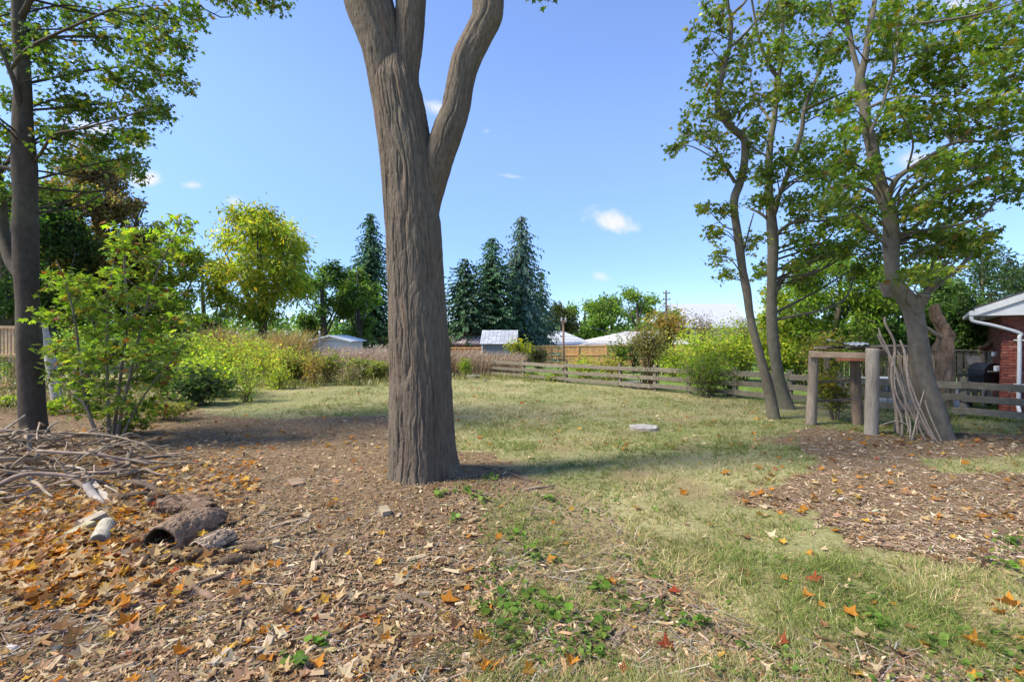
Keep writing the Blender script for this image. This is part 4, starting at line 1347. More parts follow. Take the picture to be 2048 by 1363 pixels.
for cx, top, Y, wd_, pal, wts, lab in [(545, 700, 19.4, 110, YGB + RUST, [3, 3, 2, 2, 1, 1, .6, .6, .6], 'mixed yellow and green bush in the brush bank below the brown reeds'),
                                       (470, 690, 21, 120, YGB + RUST, [3, 4, 2, 2, 1, 1, .4, .6, .4], 'yellow-leaved bush low in the brush bank behind the wispy weed'),
                                       (600, 712, 19.8, 76, [(.16, .20, .05), (.26, .24, .07), (.34, .34, .06), (.27, .15, .08)], [3, 2, 2, 2], 'brownish green bramble below the white metal shed'),
                                       (655, 708, 20.2, 84, [(.16, .2, .06), (.34, .37, .06), (.26, .17, .08), (.13, .16, .05)], [3, 3, 2, 2], 'yellow-tipped bramble in front of the white metal shed'),
                                       (715, 722, 21.0, 70, [(.19, .24, .06), (.26, .26, .08), (.28, .21, .11)], [3, 2, 1], 'low green bramble at the foot of the mauve dry stalks'),
                                       (425, 735, 16.5, 90, YGB + RUST, [3, 3, 2, 1, 1, 1, .5, .5, .5], 'low yellow foliage clump on the lawn edge behind the bright bush'),
                                       (758, 735, 20.5, 50, [(.19, .24, .06), (.3, .3, .08), (.28, .22, .12)], [3, 2, 1], 'low weedy clump touching the left side of the furrowed trunk')]:
    bush('bramble_bush', lab, cx, top - 8 * (cx % 3), Y, wd_ * 1.25, pal, wts, .11, 1700, group='bushes along the far lawn edge', nst=22, low=.45)
bush('small_bright_shrub', 'knee-high vivid yellow-green shrub right of the furrowed trunk', 933, 710, 22.4, 38, [(.27, .36, .03), (.2, .3, .03)], [3, 2], .13, 420, nst=14, upright=.9, tmpl='narrow')
bush('yellow_sapling', 'little yellow-leaved tree with drooping leaves in front of the grey shed', 1040, 678, 26.5, 54, [(.38, .36, .03), (.3, .33, .03), (.42, .33, .04)], [3, 3, 1], .24, 330, nst=12, low=.62, upright=1.2, tmpl='narrow', cat='sapling')
bush('dark_shrub', 'dark brown-green shrub right of the grey shed', 1076, 690, 29, 48, [(.06, .06, .03), (.11, .09, .04), (.05, .07, .03)], [3, 2, 2], .14, 900, nst=20)
bush('fence_bush', 'low yellow-green bush just behind the second fence post', 1165, 708, 21.5, 80, YGB + RUST, [3, 4, 2, 2, 1, 1, .3, .5, .3], .11, 1200, group='bushes along the rail fence', nst=20)
bush('fence_bush', 'small yellow weed clump at the foot of the first fence post', 1110, 738, 20.6, 44, YGB, [3, 4, 2, 2], .09, 500, group='bushes along the rail fence', nst=12)
bush('fence_bush', 'weed clump growing through the rails left of the second post', 1062, 742, 21.6, 50, YGB + RUST, [2, 3, 1, 3, 1, 1, .3, .5, .3], .09, 480, group='bushes along the rail fence', nst=12)
bush('fence_bush', 'rust and yellow bush behind the rails left of the tree stump', 1225, 708, 21.0, 70, RUST + YGB, [3, 3, 1, 2, 2, 2, 2, 1, 1], .11, 1000, group='bushes along the rail fence', nst=18)
bush('fence_bush', 'bright green bush above the fence beside the pale house roof', 1235, 672, 25, 66, [(.14, .24, .04), (.2, .28, .04), (.08, .13, .03)], [3, 2, 2], .14, 1000, group='bushes along the rail fence', nst=18)
bush('dark_shrub', 'dark rounded shrub right of the bright green one above the fence', 1268, 665, 25.5, 50, [(.05, .08, .025), (.10, .12, .035)], [3, 2], .13, 900, nst=18)
bush('lilac_bush', 'tall olive-brown bush with withered leaves growing beside the tree stump', 1296, 640, 17.6, 112, OLIVE + [(.30, .24, .08), (.27, .25, .22)], [4, 3, 3, 3, 2, .8], .10, 2600, nst=30, low=.25, upright=.9, stem=(.15, .09, .06))
bush('orange_bush', 'tall orange and gold topped bush below the utility pole', 1330, 606, 24, 135, [(.46, .25, .05), (.40, .29, .06), (.28, .22, .05), (.18, .18, .045), (.50, .30, .09)], [3, 3, 2, 2, 1], .13, 3000, nst=34, low=.3, upright=.8)
bush('dry_shrub', 'pinkish brown thin twigged shrub in front of the white barn roof', 1412, 612, 27, 120, [(.30, .20, .14), (.22, .15, .10), (.18, .16, .06), (.36, .27, .2)], [3, 3, 2, 1], .11, 1500, nst=40, low=.4, upright=.9, stem=(.22, .15, .11))
bush('dry_shrub', 'pinkish brown shrub right behind the slim maple trunk', 1490, 622, 28, 100, [(.30, .21, .14), (.20, .16, .07), (.18, .18, .06)], [3, 3, 3], .12, 1300, nst=34, low=.4, upright=.9, stem=(.22, .15, .11))
bush('yellow_green_bush', 'big lime-yellow bush behind the rail fence, right of the olive-brown bush', 1405, 648, 19.6, 175, YGB, [4, 3.5, 2.5, 2], .12, 3800, nst=40, low=.3)
bush('yellow_green_bush', 'lime-yellow bush behind the slim maple, right of the big lime one', 1480, 632, 20.2, 150, YGB, [3, 4, 2, 2.5], .12, 3200, nst=32, low=.3)
bush('yellow_green_bush', 'lime-green bush between the two upright maple trunks and the shelter', 1600, 625, 18.6, 140, YGB, [2, 4, 1, 3], .12, 2600, nst=26, low=.3)
bush('fern_bush', 'low bright green feathery bush spilling over the rail fence', 1415, 698, 15.4, 135, [(.17, .28, .03), (.23, .32, .04), (.10, .18, .03), (.30, .32, .05)], [4, 3, 2, 2], .10, 2700, nst=36, low=.3, tmpl='narrow')
bush('fence_bush', 'lime-green bush between the olive-brown bush and the big lime one', 1348, 690, 20.5, 90, YGB, [3, 4, 2, 2.5], .11, 1500, group='bushes along the rail fence', nst=22, low=.35)
bush('fence_bush', 'yellow-green bush seen between the twin maple trunks', 1536, 665, 19.0, 90, YGB, [3, 4, 2, 2.5], .11, 1500, group='bushes along the rail fence', nst=22, low=.35)
bush('yellow_green_bush', 'tall loose yellow-green bush right behind the young maple', 392, 652, 19.5, 120, YGB, [4, 3.5, 1.5, 2], .115, 1900, nst=26, low=.25, leafy=.2)
bush('bramble_bush', 'tall straggling yellow-green weeds in front of the brown reeds', 505, 672, 22, 120, YGB + RUST, [4, 4, 2, 3, 1, 1, .4, 1, .4], .115, 1900, group='bushes along the far lawn edge', nst=26, low=.25, leafy=.2)
bush('bramble_bush', 'yellow bush left of the white metal shed', 580, 690, 21.5, 80, YGB + RUST, [4, 3, 3, 2, 1, 1, .4, .6, .6], .11, 1300, group='bushes along the far lawn edge', nst=20, low=.3, leafy=.2)
bush('bramble_bush', 'rusty brown weedy clump poking out of the brush bank', 628, 700, 18.8, 54, RUST, [3, 3, 3, 2, 1], .09, 700, group='bushes along the far lawn edge', nst=16, low=.2, leafy=.25)
bush('bramble_bush', 'small lime weed clump stepping out onto the far lawn', 560, 728, 17.6, 60, YGB, [4, 4, 2, 2], .09, 700, group='bushes along the far lawn edge', nst=14, low=.15, leafy=.25)
bush('bramble_bush', 'pale mauve and green weed clump near the dark log end', 700, 718, 19.0, 60, [(.42, .34, .28), (.22, .26, .08), (.36, .27, .2)], [3, 2, 2], .08, 700, group='bushes along the far lawn edge', nst=16, low=.15, leafy=.25)
bush('dark_shrub', 'dark little shrub at the fence foot, right of the feathery bush', 1462, 742, 15.8, 40, [(.05, .09, .025), (.09, .13, .03)], [3, 2], .08, 600, nst=14)
bush('autumn_bush', 'yellow and orange leaved bush behind the left end of the shelter', 1645, 645, 15.0, 120, [(.34, .30, .05), (.24, .25, .045), (.40, .22, .06), (.14, .19, .035)], [4, 3, 2, 3], .10, 1900, nst=26, low=.3)
bush('shelter_vine', 'straggling yellow and rust leaved plant growing inside the post shelter', 1668, 716, 11.2, 80, [(.26, .26, .045), (.16, .19, .04), (.40, .20, .06), (.32, .28, .05)], [3, 3, 1.3, 2], .085, 750, cat='plant', nst=12, low=.3, upright=.6, tmpl='maple')
bush('fern_bush', 'green bush behind the shelter roof, below the walnut', 1725, 640, 15.8, 110, [(.13, .21, .035), (.09, .15, .03), (.2, .25, .05)], [3, 3, 1], .10, 1600, nst=22, low=.35)
bush('leafy_weed', 'small green weed growing at the foot of the leaning maple', 1898, 780, 10.1, 24, [(.16, .24, .05)], [1], .10, 60, cat='weed', nst=8, tmpl='narrow')
bush('fence_bush', 'small yellow-green plant above the picket fence by the brick house', 1952, 684, 15.6, 40, [(.3, .36, .04)], [1], .12, 160, nst=9, tmpl='narrow', group='bushes along the rail fence')
bush('leafy_weed', 'pale green seedlings left of the dark maple foot', 18, 795, 12.5, 60, YGB, [3, 4, 1, 2], .10, 360, cat='weed', nst=12, tmpl='maple', low=.5)
bush('leafy_weed', 'yellow-green seedlings between the left maple and the young maple', 125, 800, 12.0, 80, YGB, [3, 4, 1, 2], .10, 420, cat='weed', nst=14, tmpl='maple', low=.5)
bush('leafy_weed', 'low green seedlings around the young maple stems', 255, 838, 9.6, 110, [(.14, .19, .04), (.22, .26, .045), (.30, .22, .05)], [4, 3, 1], .085, 330, cat='weed', nst=20, tmpl='maple', low=.7)
bush('leafy_weed', 'yellowish ground cover between the young maple and the dark shrub', 330, 806, 11.2, 120, [(.2, .24, .05), (.28, .26, .06), (.32, .2, .06)], [3, 3, 1], .08, 420, cat='weed', nst=24, tmpl='maple', low=.8)
bush('undergrowth_bush', 'green undergrowth behind the pale leaning snag', 60, 690, 16.0, 150, MG, [3, 4, 2, 3], .11, 1300, nst=22, low=.4)
bush('undergrowth_bush', 'green and yellow undergrowth behind the young maple', 180, 640, 16.5, 200, MG + YGB, [3, 4, 2, 3, 1, 2, .6, 2], .12, 2400, nst=34, low=.4)
bush('undergrowth_bush', 'sunny undergrowth right behind the young maple', 290, 625, 17.2, 150, MG + YGB, [2, 3, 1, 3, 2, 3, 1, 2], .12, 1900, nst=28, low=.4)


def stalks(name, label, boxes, n, hmin, hmax, pal, wts, arch=.35, wd=.012, plume=0.0):
    """a stand of dry stalks: bent strips from the ground"""
    mb = MB()
    for (x0, x1, Y0, Y1, topf) in boxes:
        k = n // len(boxes)
        px = rng.uniform(x0, x1, k)
        Y = rng.uniform(Y0, Y1, k)
        x = (px - CX0) / FPX * Y
        h = rng.uniform(hmin, hmax, k) * (.75 + .5 * n2(x, Y, .9, 71, 2)) * topf
        a = rng.uniform(0, 2 * np.pi, k)
        d = np.stack([np.cos(a), np.sin(a), 0 * a], 1)
        s = np.stack([-np.sin(a), np.cos(a), 0 * a], 1)
        c = pick(pal, wts, k)
        p = np.stack([x, Y, gz(x, Y) - .02], 1)
        ar = arch * rng.uniform(.2, 1.3, k) * h
        T = []
        for u, wv in ((0, 1), (.45, .9), (.8, .7), (1.0, .15)):
            q = p + d * (ar * u ** 2)[:, None] + np.stack([0 * h, 0 * h, h * (u - .25 * arch * u ** 3)], 1)
            T += [q - s * wd * wv, q + s * wd * wv]
        V = np.stack(T, 1).reshape(-1, 3)
        F = np.array([[0, 1, 3, 2], [2, 3, 5, 4], [4, 5, 7, 6]])
        mb.add(V, [(F[None] + (np.arange(k) * 8)[:, None, None]).reshape(-1, 4)], np.repeat(c, 8, 0))
        if plume:
            m_ = int(k * plume)
            for r in range(3):
                q = p[:m_] + d[:m_] * (ar[:m_] * .9)[:, None] + np.stack([0 * h[:m_], 0 * h[:m_], h[:m_] * rng.uniform(.55, .98, m_)], 1) + rng.normal(0, .05, (m_, 3))
                X, Y_, Z = tilt_frames(m_, .8)
                mb.inst(DIAM * (.6, 1, 1), DIAM_F, q, X, Z, Y_, rng.uniform(.05, .14, m_), c[:m_] * 1.05)
    return mb.build(name, M['dryleaf'], kind='stuff', label=label, cat='dry grass')


stalks('brown_reeds', 'tall stand of rusty brown arching reed grass in front of the locust tree', [(385, 470, 25, 27, 1.0), (470, 560, 24, 26.5, .85), (540, 612, 25, 28, 1.0)], 3800, 1.2, 2.5, [(.40, .30, .14), (.32, .2, .10), (.46, .41, .19), (.32, .34, .11)], [3, 1.6, 2.4, 2.6], .55, .016, .35)
stalks('mauve_dry_stalks', 'pale mauve dry stalks left of the furrowed trunk', [(640, 800, 22.5, 26, 1.0), (690, 890, 21.8, 25, 1.0)], 4600, .8, 1.45, [(.46, .38, .32), (.38, .30, .25), (.54, .46, .39)], [3, 2, 2], .25, .007, .7)
stalks('mauve_dry_grass', 'dry mauve and brown stalks right of the furrowed trunk in front of the sheds', [(880, 960, 23, 26.5, 1.0), (960, 1045, 23, 25.5, .85)], 4400, .8, 1.3, [(.45, .35, .28), (.36, .25, .18), (.50, .42, .32), (.28, .27, .12)], [3, 3, 2, 1], .28, .008, .6)
stalks('weedy_fringe', 'green and straw weeds fringing the far edge of the lawn', [(490, 640, 17.6, 20.5, 1.0), (640, 790, 18.4, 21.5, 1.0), (780, 1045, 21, 22.6, 1.0), (1045, 1250, 20.2, 22, .7)], 3600, .10, .38, [(.22, .27, .07), (.33, .30, .13), (.16, .20, .06)], [3, 3, 2], .5, .010)
stalks('yard_weeds', 'straw and green weeds on the shaded ground behind the left maple', [(-200, 330, 11.5, 16, 1.0)], 2600, .12, .36, [(.18, .2, .06), (.3, .25, .13), (.12, .15, .05)], [3, 2, 2], .5, .006, .3)


# clipped hedge
def hedge():
    mb = MB()
    n = 5200
    Y = 31.0
    x0, x1 = A(722, 0, Y)[0], A(900, 0, Y)[0]
    u = rng.uniform(-1, 1, (n, 3))
    ax = rng.integers(0, 3, n)
    u[np.arange(n), ax] = np.sign(u[np.arange(n), ax]) * rng.uniform(.85, 1.02, n)
    z1 = A(0, 676, Y)[2]
    z0 = float(gz(0, Y))
    p = np.stack([(x0 + x1) / 2 + u[:, 0] * (x1 - x0) / 2, Y + u[:, 1] * .5, (z0 + z1) / 2 + u[:, 2] * (z1 - z0) / 2], 1)
    X, Y_, Z = tilt_frames(n, 1.0)
    mb.inst(DIAM, DIAM_F, p, X, Y_, Z, rng.uniform(.07, .14, n), pick([(.05, .08, .025), (.11, .11, .04), (.16, .13, .06)], [3, 2, 1], n))
    r = root('clipped_hedge', ((x0 + x1) / 2, Y, z0), 'long low clipped hedge with a flat top behind the mauve dry stalks', 'hedge')
    mb.build('foliage', M['leaf'], r, kind='stuff')
    mb = MB()
    q = rng.uniform(0, 1, 60)
    b = np.stack([x0 + q * (x1 - x0), Y + rng.normal(0, .2, 60), np.full(60, z0 - .1)], 1)
    mb.sticks(b, b + np.stack([rng.normal(0, .2, 60), rng.normal(0, .2, 60), np.full(60, z1 - z0 - .1)], 1), .02, .006, (.1, .08, .06))
    mb.build('stems', M['stick'], r, kind='stuff')


hedge()

# ------------------------------------------------------------------ buildings
def copies(proto, places):
    """copies of a mesh part (same parent) at the given offsets from where it stands"""
    outp = []
    for off in places:
        o = proto.copy()
        COL.objects.link(o)
        o.parent = proto.parent
        o.location = Vector(proto.location) + Vector(off)
        outp.append(o)
    return outp


def frame_at(P, ang):
    """local axes: a along the wall, b away from the viewer, z up"""
    a = Vector((math.cos(ang), math.sin(ang), 0))
    b = Vector((-math.sin(ang), math.cos(ang), 0))
    return lambda u, v, z: Vector(P) + a * u + b * v + Vector((0, 0, z))


# white metal shed
YW = 27.0
zg = float(gz(-10, YW))
sh = root('metal_shed', (float(A(661, 700, YW)[0]), YW, zg), 'small white metal garden shed with a shallow gable roof, left of the furrowed trunk', 'shed')
x0, x1 = A(624, 0, YW)[0], A(699, 0, YW)[0]
xc = (x0 + x1) / 2
ze, zr = A(0, 682, YW)[2], A(0, 671.5, YW)[2]
wc = (.84, .82, .77)
mb = MB()
mb.slab([(x0, YW, zg), (x1, YW, zg), (x1, YW, ze), (xc, YW, zr - .05), (x0, YW, ze)], (0, 2.4, 0), wc)
mb.build('wall', M['metal'], sh)
k = 7
for i in range(k):
    u0, u1 = x0 + (x1 - x0) * i / k + .02, x0 + (x1 - x0) * (i + 1) / k - .02
    mb = MB()
    mb.box((u0, YW - .025, zg + .05), (u1, YW - .003, ze - .04), np.array(wc) * (1.0 if i in (2, 3, 4) else .93))
    mb.build('panel', M['metal'], sh)
mb = MB()
mb.box((x0 + .02, YW - .045, ze - .035), (x1 - .02, YW - .026, ze + .03), (.60, .63, .62))
mb.build('header', M['metal'], sh)
for s in (-1, 1):
    mb = MB()
    e = xc + s * ((x1 - x0) / 2 + .2)
    mb.slab([(xc, YW - .22, zr), (e, YW - .22, ze - .03), (e, YW + 2.6, ze - .03), (xc, YW + 2.6, zr)], (0, 0, .045), (.68, .72, .70))
    mb.build('roof', M['metal'], sh)
    mb = MB()
    mb.bar((xc, YW - .24, zr + .01), (e, YW - .24, ze - .02), .03, .09, col=(.74, .77, .75))
    mb.build('fascia', M['metal'], sh)
mb = MB()
mb.tube([A(640, 712, YW - .6), A(639, 661, YW - .6)], .045, 8, (.30, .37, .43))
mb.build('pole', M['metal'], None, smooth=True, label='slim blue-grey metal pole standing in front of the white shed', cat='pole')

# grey garden shed
YG_ = 32.0
zg = float(gz(0, YG_))
gs = root('garden_shed', (float(A(1000, 0, YG_)[0]), YG_, zg), 'grey sided garden shed with a light grey shingle roof, right of the furrowed trunk', 'shed')
F_ = frame_at((A(964, 0, YG_)[0], YG_, zg), R_(-6))
Wd_, Dp = 2.15, 1.7
he = A(0, 687, YG_)[2] - zg
hr = A(0, 661, YG_ + .8)[2] - zg
mb = MB()
mb.slab([F_(0, 0, 0), F_(0, Dp, 0), F_(0, Dp, he), F_(0, Dp / 2, hr - .06), F_(0, 0, he)], F_(Wd_, 0, 0) - F_(0, 0, 0), (.27, .255, .235))
mb.build('wall', M['plain'], gs)
n_l = 12
for i in range(n_l):
    mb = MB()
    z0 = he * i / n_l
    mb.bar(F_(.04, -.012, z0 + he / n_l / 2), F_(Wd_ - .04, -.012, z0 + he / n_l / 2), .022, he / n_l - .018, col=np.array((.28, .265, .245)) * rng.uniform(.92, 1.08))
    mb.build('siding_board', M['plain'], gs)
for i in range(7):
    mb = MB()
    z0 = .1 + (he - .15) * i / 7
    mb.bar(F_(Wd_ + .012, .1, z0 + .11), F_(Wd_ + .012, Dp - .1, z0 + .11), .022, (he - .15) / 7 - .018, col=(.30, .31, .33))
    mb.build('siding_board', M['plain'], gs)
for u, v in ((.02, -.02), (Wd_ + .005, -.02), (Wd_ + .02, Dp)):
    mb = MB()
    mb.bar(F_(u, v, 0), F_(u, v, he), .09, .09, (0, 1, 0), (.72, .72, .72))
    mb.build('corner_trim', M['paint'], gs)
for side in (0, 1):
    rows = 8
    for i in range(rows):
        a, b = i / rows, (i + 1) / rows
        mb = MB()
        vo = lambda q: (-.18 + (Dp / 2 + .18) * q) if side == 0 else (Dp + .18 - (Dp / 2 + .18) * q)
        zo = lambda q: he - .05 + (hr - he + .05) * q
        segs = 9
        for s_ in range(segs):
            u0, u1 = -.12 + (Wd_ + .24) * s_ / segs, -.12 + (Wd_ + .24) * (s_ + 1) / segs - .015
            g_ = rng.uniform(.85, 1.15)
            mb.slab([F_(u0, vo(a), zo(a) + .03), F_(u1, vo(a), zo(a) + .03), F_(u1, vo(b), zo(b) + .006), F_(u0, vo(b), zo(b) + .006)], (0, 0, .028), np.array((.36, .38, .42)) * g_)
        mb.build('shingle_course', M['shingle'], gs)
mb = MB()
mb.slab([F_(Wd_ + .13, -.2, he - .1), F_(Wd_ + .13, Dp / 2, hr - .02), F_(Wd_ + .13, Dp + .2, he - .1), F_(Wd_ + .13, Dp + .2, he - .02), F_(Wd_ + .13, Dp / 2, hr + .06), F_(Wd_ + .13, -.2, he - .02)], F_(.03, 0, 0) - F_(0, 0, 0), (.55, .56, .58))
mb.build('barge_board', M['paint'], gs)

# pinkish seamed metal roof behind the trunk
YP = 36.0
zg = float(gz(-3, YP))
pr = root('pavilion', (float(A(925, 0, YP)[0]), YP, zg), 'garden building with a pinkish seamed metal roof, between the furrowed trunk and the grey shed', 'pavilion')
xl, xr = A(880, 0, YP)[0], A(962, 0, YP)[0]
zt, zb = A(0, 671, YP + 1)[2], A(0, 688, YP)[2]
mb = MB()
mb.slab([(xl, YP, zb), (xr + .1, YP, zb), (xr + .55, YP + 1.6, zt), (xl, YP + 1.6, zt)], (0, 0, .05), (.50, .40, .38))
mb.slab([(xl, YP + 1.6, zt), (xr + .55, YP + 1.6, zt), (xr + .1, YP + 3.2, zb), (xl, YP + 3.2, zb)], (0, 0, .05), (.50, .40, .38))
mb.build('roof', M['metal'], pr)
for i in range(11):
    u = i / 10
    mb = MB()
    mb.bar((xl + (xr + .1 - xl) * u, YP - .01, zb + .075), (xl + (xr + .55 - xl) * u, YP + 1.6, zt + .075), .05, .05, col=(.62, .54, .52))
    mb.build('roof_seam', M['metal'], pr)
mb = MB()
mb.box((A(922, 0, YP)[0], YP + 1.35, zt + .055), (A(945, 0, YP)[0], YP + 1.85, zt + .22), (.20, .10, .07))
mb.build('ridge_vent', M['metal'], pr)
mb = MB()
mb.box((xl, YP - .03, zb - .14), (xr + .12, YP + .0, zb - .002), (.26, .12, .08))
mb.build('fascia', M['plain'], pr)
for u in (xl + .3, (xl + xr) / 2, xr - .1):
    mb = MB()
    mb.box((u - .07, YP + .1, zg), (u + .07, YP + .24, zb - .003), (.28, .16, .10))
    mb.build('post', M['wood'], pr)
mb = MB()
mb.box((xl, YP + 3.0, zg), (xr, YP + 3.1, zb), (.22, .12, .08))
mb.build('wall', M['wood'], pr)


# tan board fence at the back
def board_fence(label, pts, h, pan, col, name='board_fence', boards=True, rail=True, bw=.145, top_gap=0.0):
    r = root(name, pts[0], label, 'fence')
    for (p, q) in zip(pts[:-1], pts[1:]):
        p, q = np.array(p), np.array(q)
        L = np.linalg.norm(q - p)
        d = (q - p) / L
        n_ = max(1, int(round(L / pan)))
        for i in range(n_ + 1):
            b = p + (q - p) * i / n_
            mb = MB()
            mb.bar(b - (0, 0, .1), b + (0, 0, h + .10), .11, .11, (0, 1, 0), np.array(col) * rng.uniform(.8, .95))
            mb.build('post', M['wood'], r)
        for i in range(n_):
            a, b = p + (q - p) * i / n_ + d * .065, p + (q - p) * (i + 1) / n_ - d * .065
            Lb = np.linalg.norm(b - a)
            for zz in (.12, h * .55, h):
                mb = MB()
                mb.bar(a + (0, 0, zz), b + (0, 0, zz), .045, .085, col=np.array(col) * rng.uniform(.85, 1))
                mb.build('rail', M['wood'], r)
            m_ = int(Lb / bw)
            if boards == 'parts':
                for j in range(m_):
                    c = a + (b - a) * (j + .5) / m_
                    mb = MB()
                    mb.bar(c + (0, .03, .05), c + (0, .03, h - .03), Lb / m_ - .012, .02, (0, 1, 0), np.array(col) * rng.uniform(.82, 1.12))
                    mb.build('board', M['wood'], r)
            else:
                mb = MB()
                for j in range(m_):
                    c = a + (b - a) * (j + .5) / m_
                    mb.bar(c + (0, .035, .05), c + (0, .035, h - .03), Lb / m_ - .012, .02, (0, 1, 0), np.array(col) * rng.uniform(.82, 1.12), bev=.002)
                mb.build('board_panel', M['wood'], r, kind='stuff')
    return r


def gp(px, Y):
    x = (px - CX0) / FPX * Y
    return (x, Y, float(gz(x, Y)))


board_fence('tan wooden board fence behind the rail fence and below the bungalow roofs', [gp(1046, 39.5), gp(1330, 37.5), gp(1500, 36.5)], 1.62, 2.25, (.68, .38, .16))
board_fence('low tan board fence behind the mauve stalks, left of the grey shed', [gp(860, 35), gp(965, 34.2)], 1.3, 1.9, (.66, .36, .15))
board_fence('new cedar board fence at the far left edge behind the dark maple trunk', [(-19.5, 15.0, .22), (-15.45, 15.5, .22)], 2.0, 2.0, (.66, .44, .24), boards='parts', bw=.10)


def bungalow(label, xa, xb, ye, yr, Y, depth, ridge, roofc, wallc, zg=None):
    x0, x1 = A(xa, 0, Y)[0], A(xb, 0, Y)[0]
    r0, r1 = A(ridge[0], 0, Y + depth / 2)[0], A(ridge[1], 0, Y + depth / 2)[0]
    ze, zr = A(0, ye, Y)[2], A(0, yr, Y + depth / 2)[2]
    zg = float(gz(x0, Y)) if zg is None else zg
    r = root('bungalow', ((x0 + x1) / 2, Y, zg), label, 'house', 'houses behind the board fence')
    mb = MB()
    mb.box((x0 + .5, Y + .5, zg), (x1 - .5, Y + depth - .5, ze - .12), wallc)
    mb.build('wall', M['plain'], r)
    y1, ym = Y + depth, Y + depth / 2
    for poly in ([(x0, Y, ze), (x1, Y, ze), (r1, ym, zr), (r0, ym, zr)], [(x1, y1, ze), (x0, y1, ze), (r0, ym, zr), (r1, ym, zr)], [(x1, Y, ze), (x1, y1, ze), (r1, ym, zr)], [(x0, y1, ze), (x0, Y, ze), (r0, ym, zr)]):
        P = np.array(poly)
        nrows = 9
        mb = MB()
        top = P[2:] if len(P) == 4 else P[[2, 2]]
        for i in range(nrows):
            a, b = i / nrows, (i + 1) / nrows
            q = [P[0] + (top[1] - P[0]) * a, P[1] + (top[0] - P[1]) * a, P[1] + (top[0] - P[1]) * min(b, .998), P[0] + (top[1] - P[0]) * min(b, .998)]
            q[0] = q[0] + (0, 0, .05); q[1] = q[1] + (0, 0, .05)
            mb.slab(q, (0, 0, .04), np.array(roofc) * rng.uniform(.92, 1.08))
        mb.build('roof_slope', M['shingle'], r, kind='stuff')
    mb = MB()
    mb.bar((r0, ym, zr + .07), (r1, ym, zr + .07), .3, .08, col=np.array(roofc) * .85)
    mb.build('ridge_cap', M['shingle'], r)
    mb = MB()
    mb.bar((x0, Y - .03, ze - .06), (x1, Y - .03, ze - .06), .04, .16, col=(.62, .62, .62))
    mb.build('fascia', M['paint'], r)
    nw = 3
    for i in range(nw):
        c = x0 + (x1 - x0) * (i + .6) / nw
        mb = MB()
        mb.box((c - .6, Y + .44, ze - 1.5), (c + .6, Y + .498, ze - .5), (.7, .7, .7))
        f = mb.build('window', M['paint'], r)
        mb = MB()
        mb.box((c - .52, Y + .42, ze - 1.42), (c + .52, Y + .438, ze - .58), (.06, .07, .08))
        mb.build('pane', M['black'], f)
    return r


bungalow('grey hip roofed bungalow behind the tan fence, left of the brown pole stay', 1050, 1195, 691, 664, 47, 9.0, (1088, 1128), (.46, .48, .51), (.40, .27, .2))
bungalow('bungalow with a pale tan hip roof half hidden by the bushes', 1160, 1400, 693, 664, 44, 10.0, (1250, 1330), (.54, .51, .47), (.42, .27, .18))

# white barn
YBn = 72.0
bx0, bx1 = A(1356, 0, YBn)[0], A(1500, 0, YBn)[0]
zg = -3.0
zt, zb = A(0, 609, YBn + 5)[2], A(0, 656, YBn)[2]
bn = root('barn', ((bx0 + bx1) / 2, YBn, zg), 'long building with a pale white metal roof far behind the bushes', 'barn')
mb = MB()
mb.box((bx0 + .6, YBn + .5, zg), (bx1 - .6, YBn + 9.5, zb - .02), (.66, .63, .58))
mb.build('wall', M['plain'], bn)
for s in (0, 1):
    mb = MB()
    ya = YBn if s == 0 else YBn + 10
    mb.slab([(bx0, ya, zb), (bx1, ya, zb), (bx1, YBn + 5, zt), (bx0, YBn + 5, zt)], (0, 0, .12), (.52, .53, .56))
    mb.build('roof', M['metal'], bn)
for i in range(20):
    u = bx0 + (bx1 - bx0) * i / 19
    mb = MB()
    mb.bar((u, YBn, zb + .13), (u, YBn + 5, zt + .13), .06, .04, col=(.48, .49, .52))
    mb.build('roof_seam', M['metal'], bn)


# utility poles and wires
def pole(label, px, top, Y, r0, arms, name='utility_pole', col=(.15, .13, .125)):
    P = gp(px, Y)
    zt = A(px, top, Y)[2]
    r = root(name, P, label, 'utility pole')
    mb = MB()
    mb.tube([np.array(P) - (0, 0, .3), (P[0], P[1], zt)], [r0, r0 * .75], 10, col, 2)
    mb.build('shaft', M['wood'], r, smooth=True)
    for dz, hw in arms:
        mb = MB()
        mb.bar((P[0] - hw, P[1] - r0 - .06, zt - dz), (P[0] + hw, P[1] - r0 - .06, zt - dz), .1, .12, col=col)
        a = mb.build('crossarm', M['wood'], r)
        for s in (-1, 1):
            mb = MB()
            mb.tube([(P[0] + s * hw * .85, P[1] - r0 - .06, zt - dz + .062), (P[0] + s * hw * .85, P[1] - r0 - .06, zt - dz + .26)], [.06, .04], 6, (.3, .3, .3))
            mb.build('insulator', M['plain'], a)
    return np.array((P[0], P[1], zt))


pole('tall dark utility pole with short stacked crossarms rising above the orange bush', 1332, 580, 62, .16, [(.4, .45), (1.2, .5), (2.1, .5), (3.0, .55)])
tp = pole('thin brown wooden service pole behind the rail fence', 1127, 641, 25, .065, [(.08, .12)], 'service_pole', (.17, .11, .08))
for k, (dx, e) in enumerate(((-.1, (1230, 655)), (.1, (1232, 661)))):
    mb = MB()
    q = np.array(A(e[0] + 90, e[1] + 10, 44))
    p0 = tp + (dx, -.1, -.02)
    mb.tube([p0, (p0 + q) / 2 - (0, 0, .35), q], .014, 5, (.05, .05, .05), 8)
    mb.build('cable', M['black'], None, smooth=True, label=('upper' if k == 0 else 'lower') + ' thin service wire running right from the brown service pole', cat='wire')

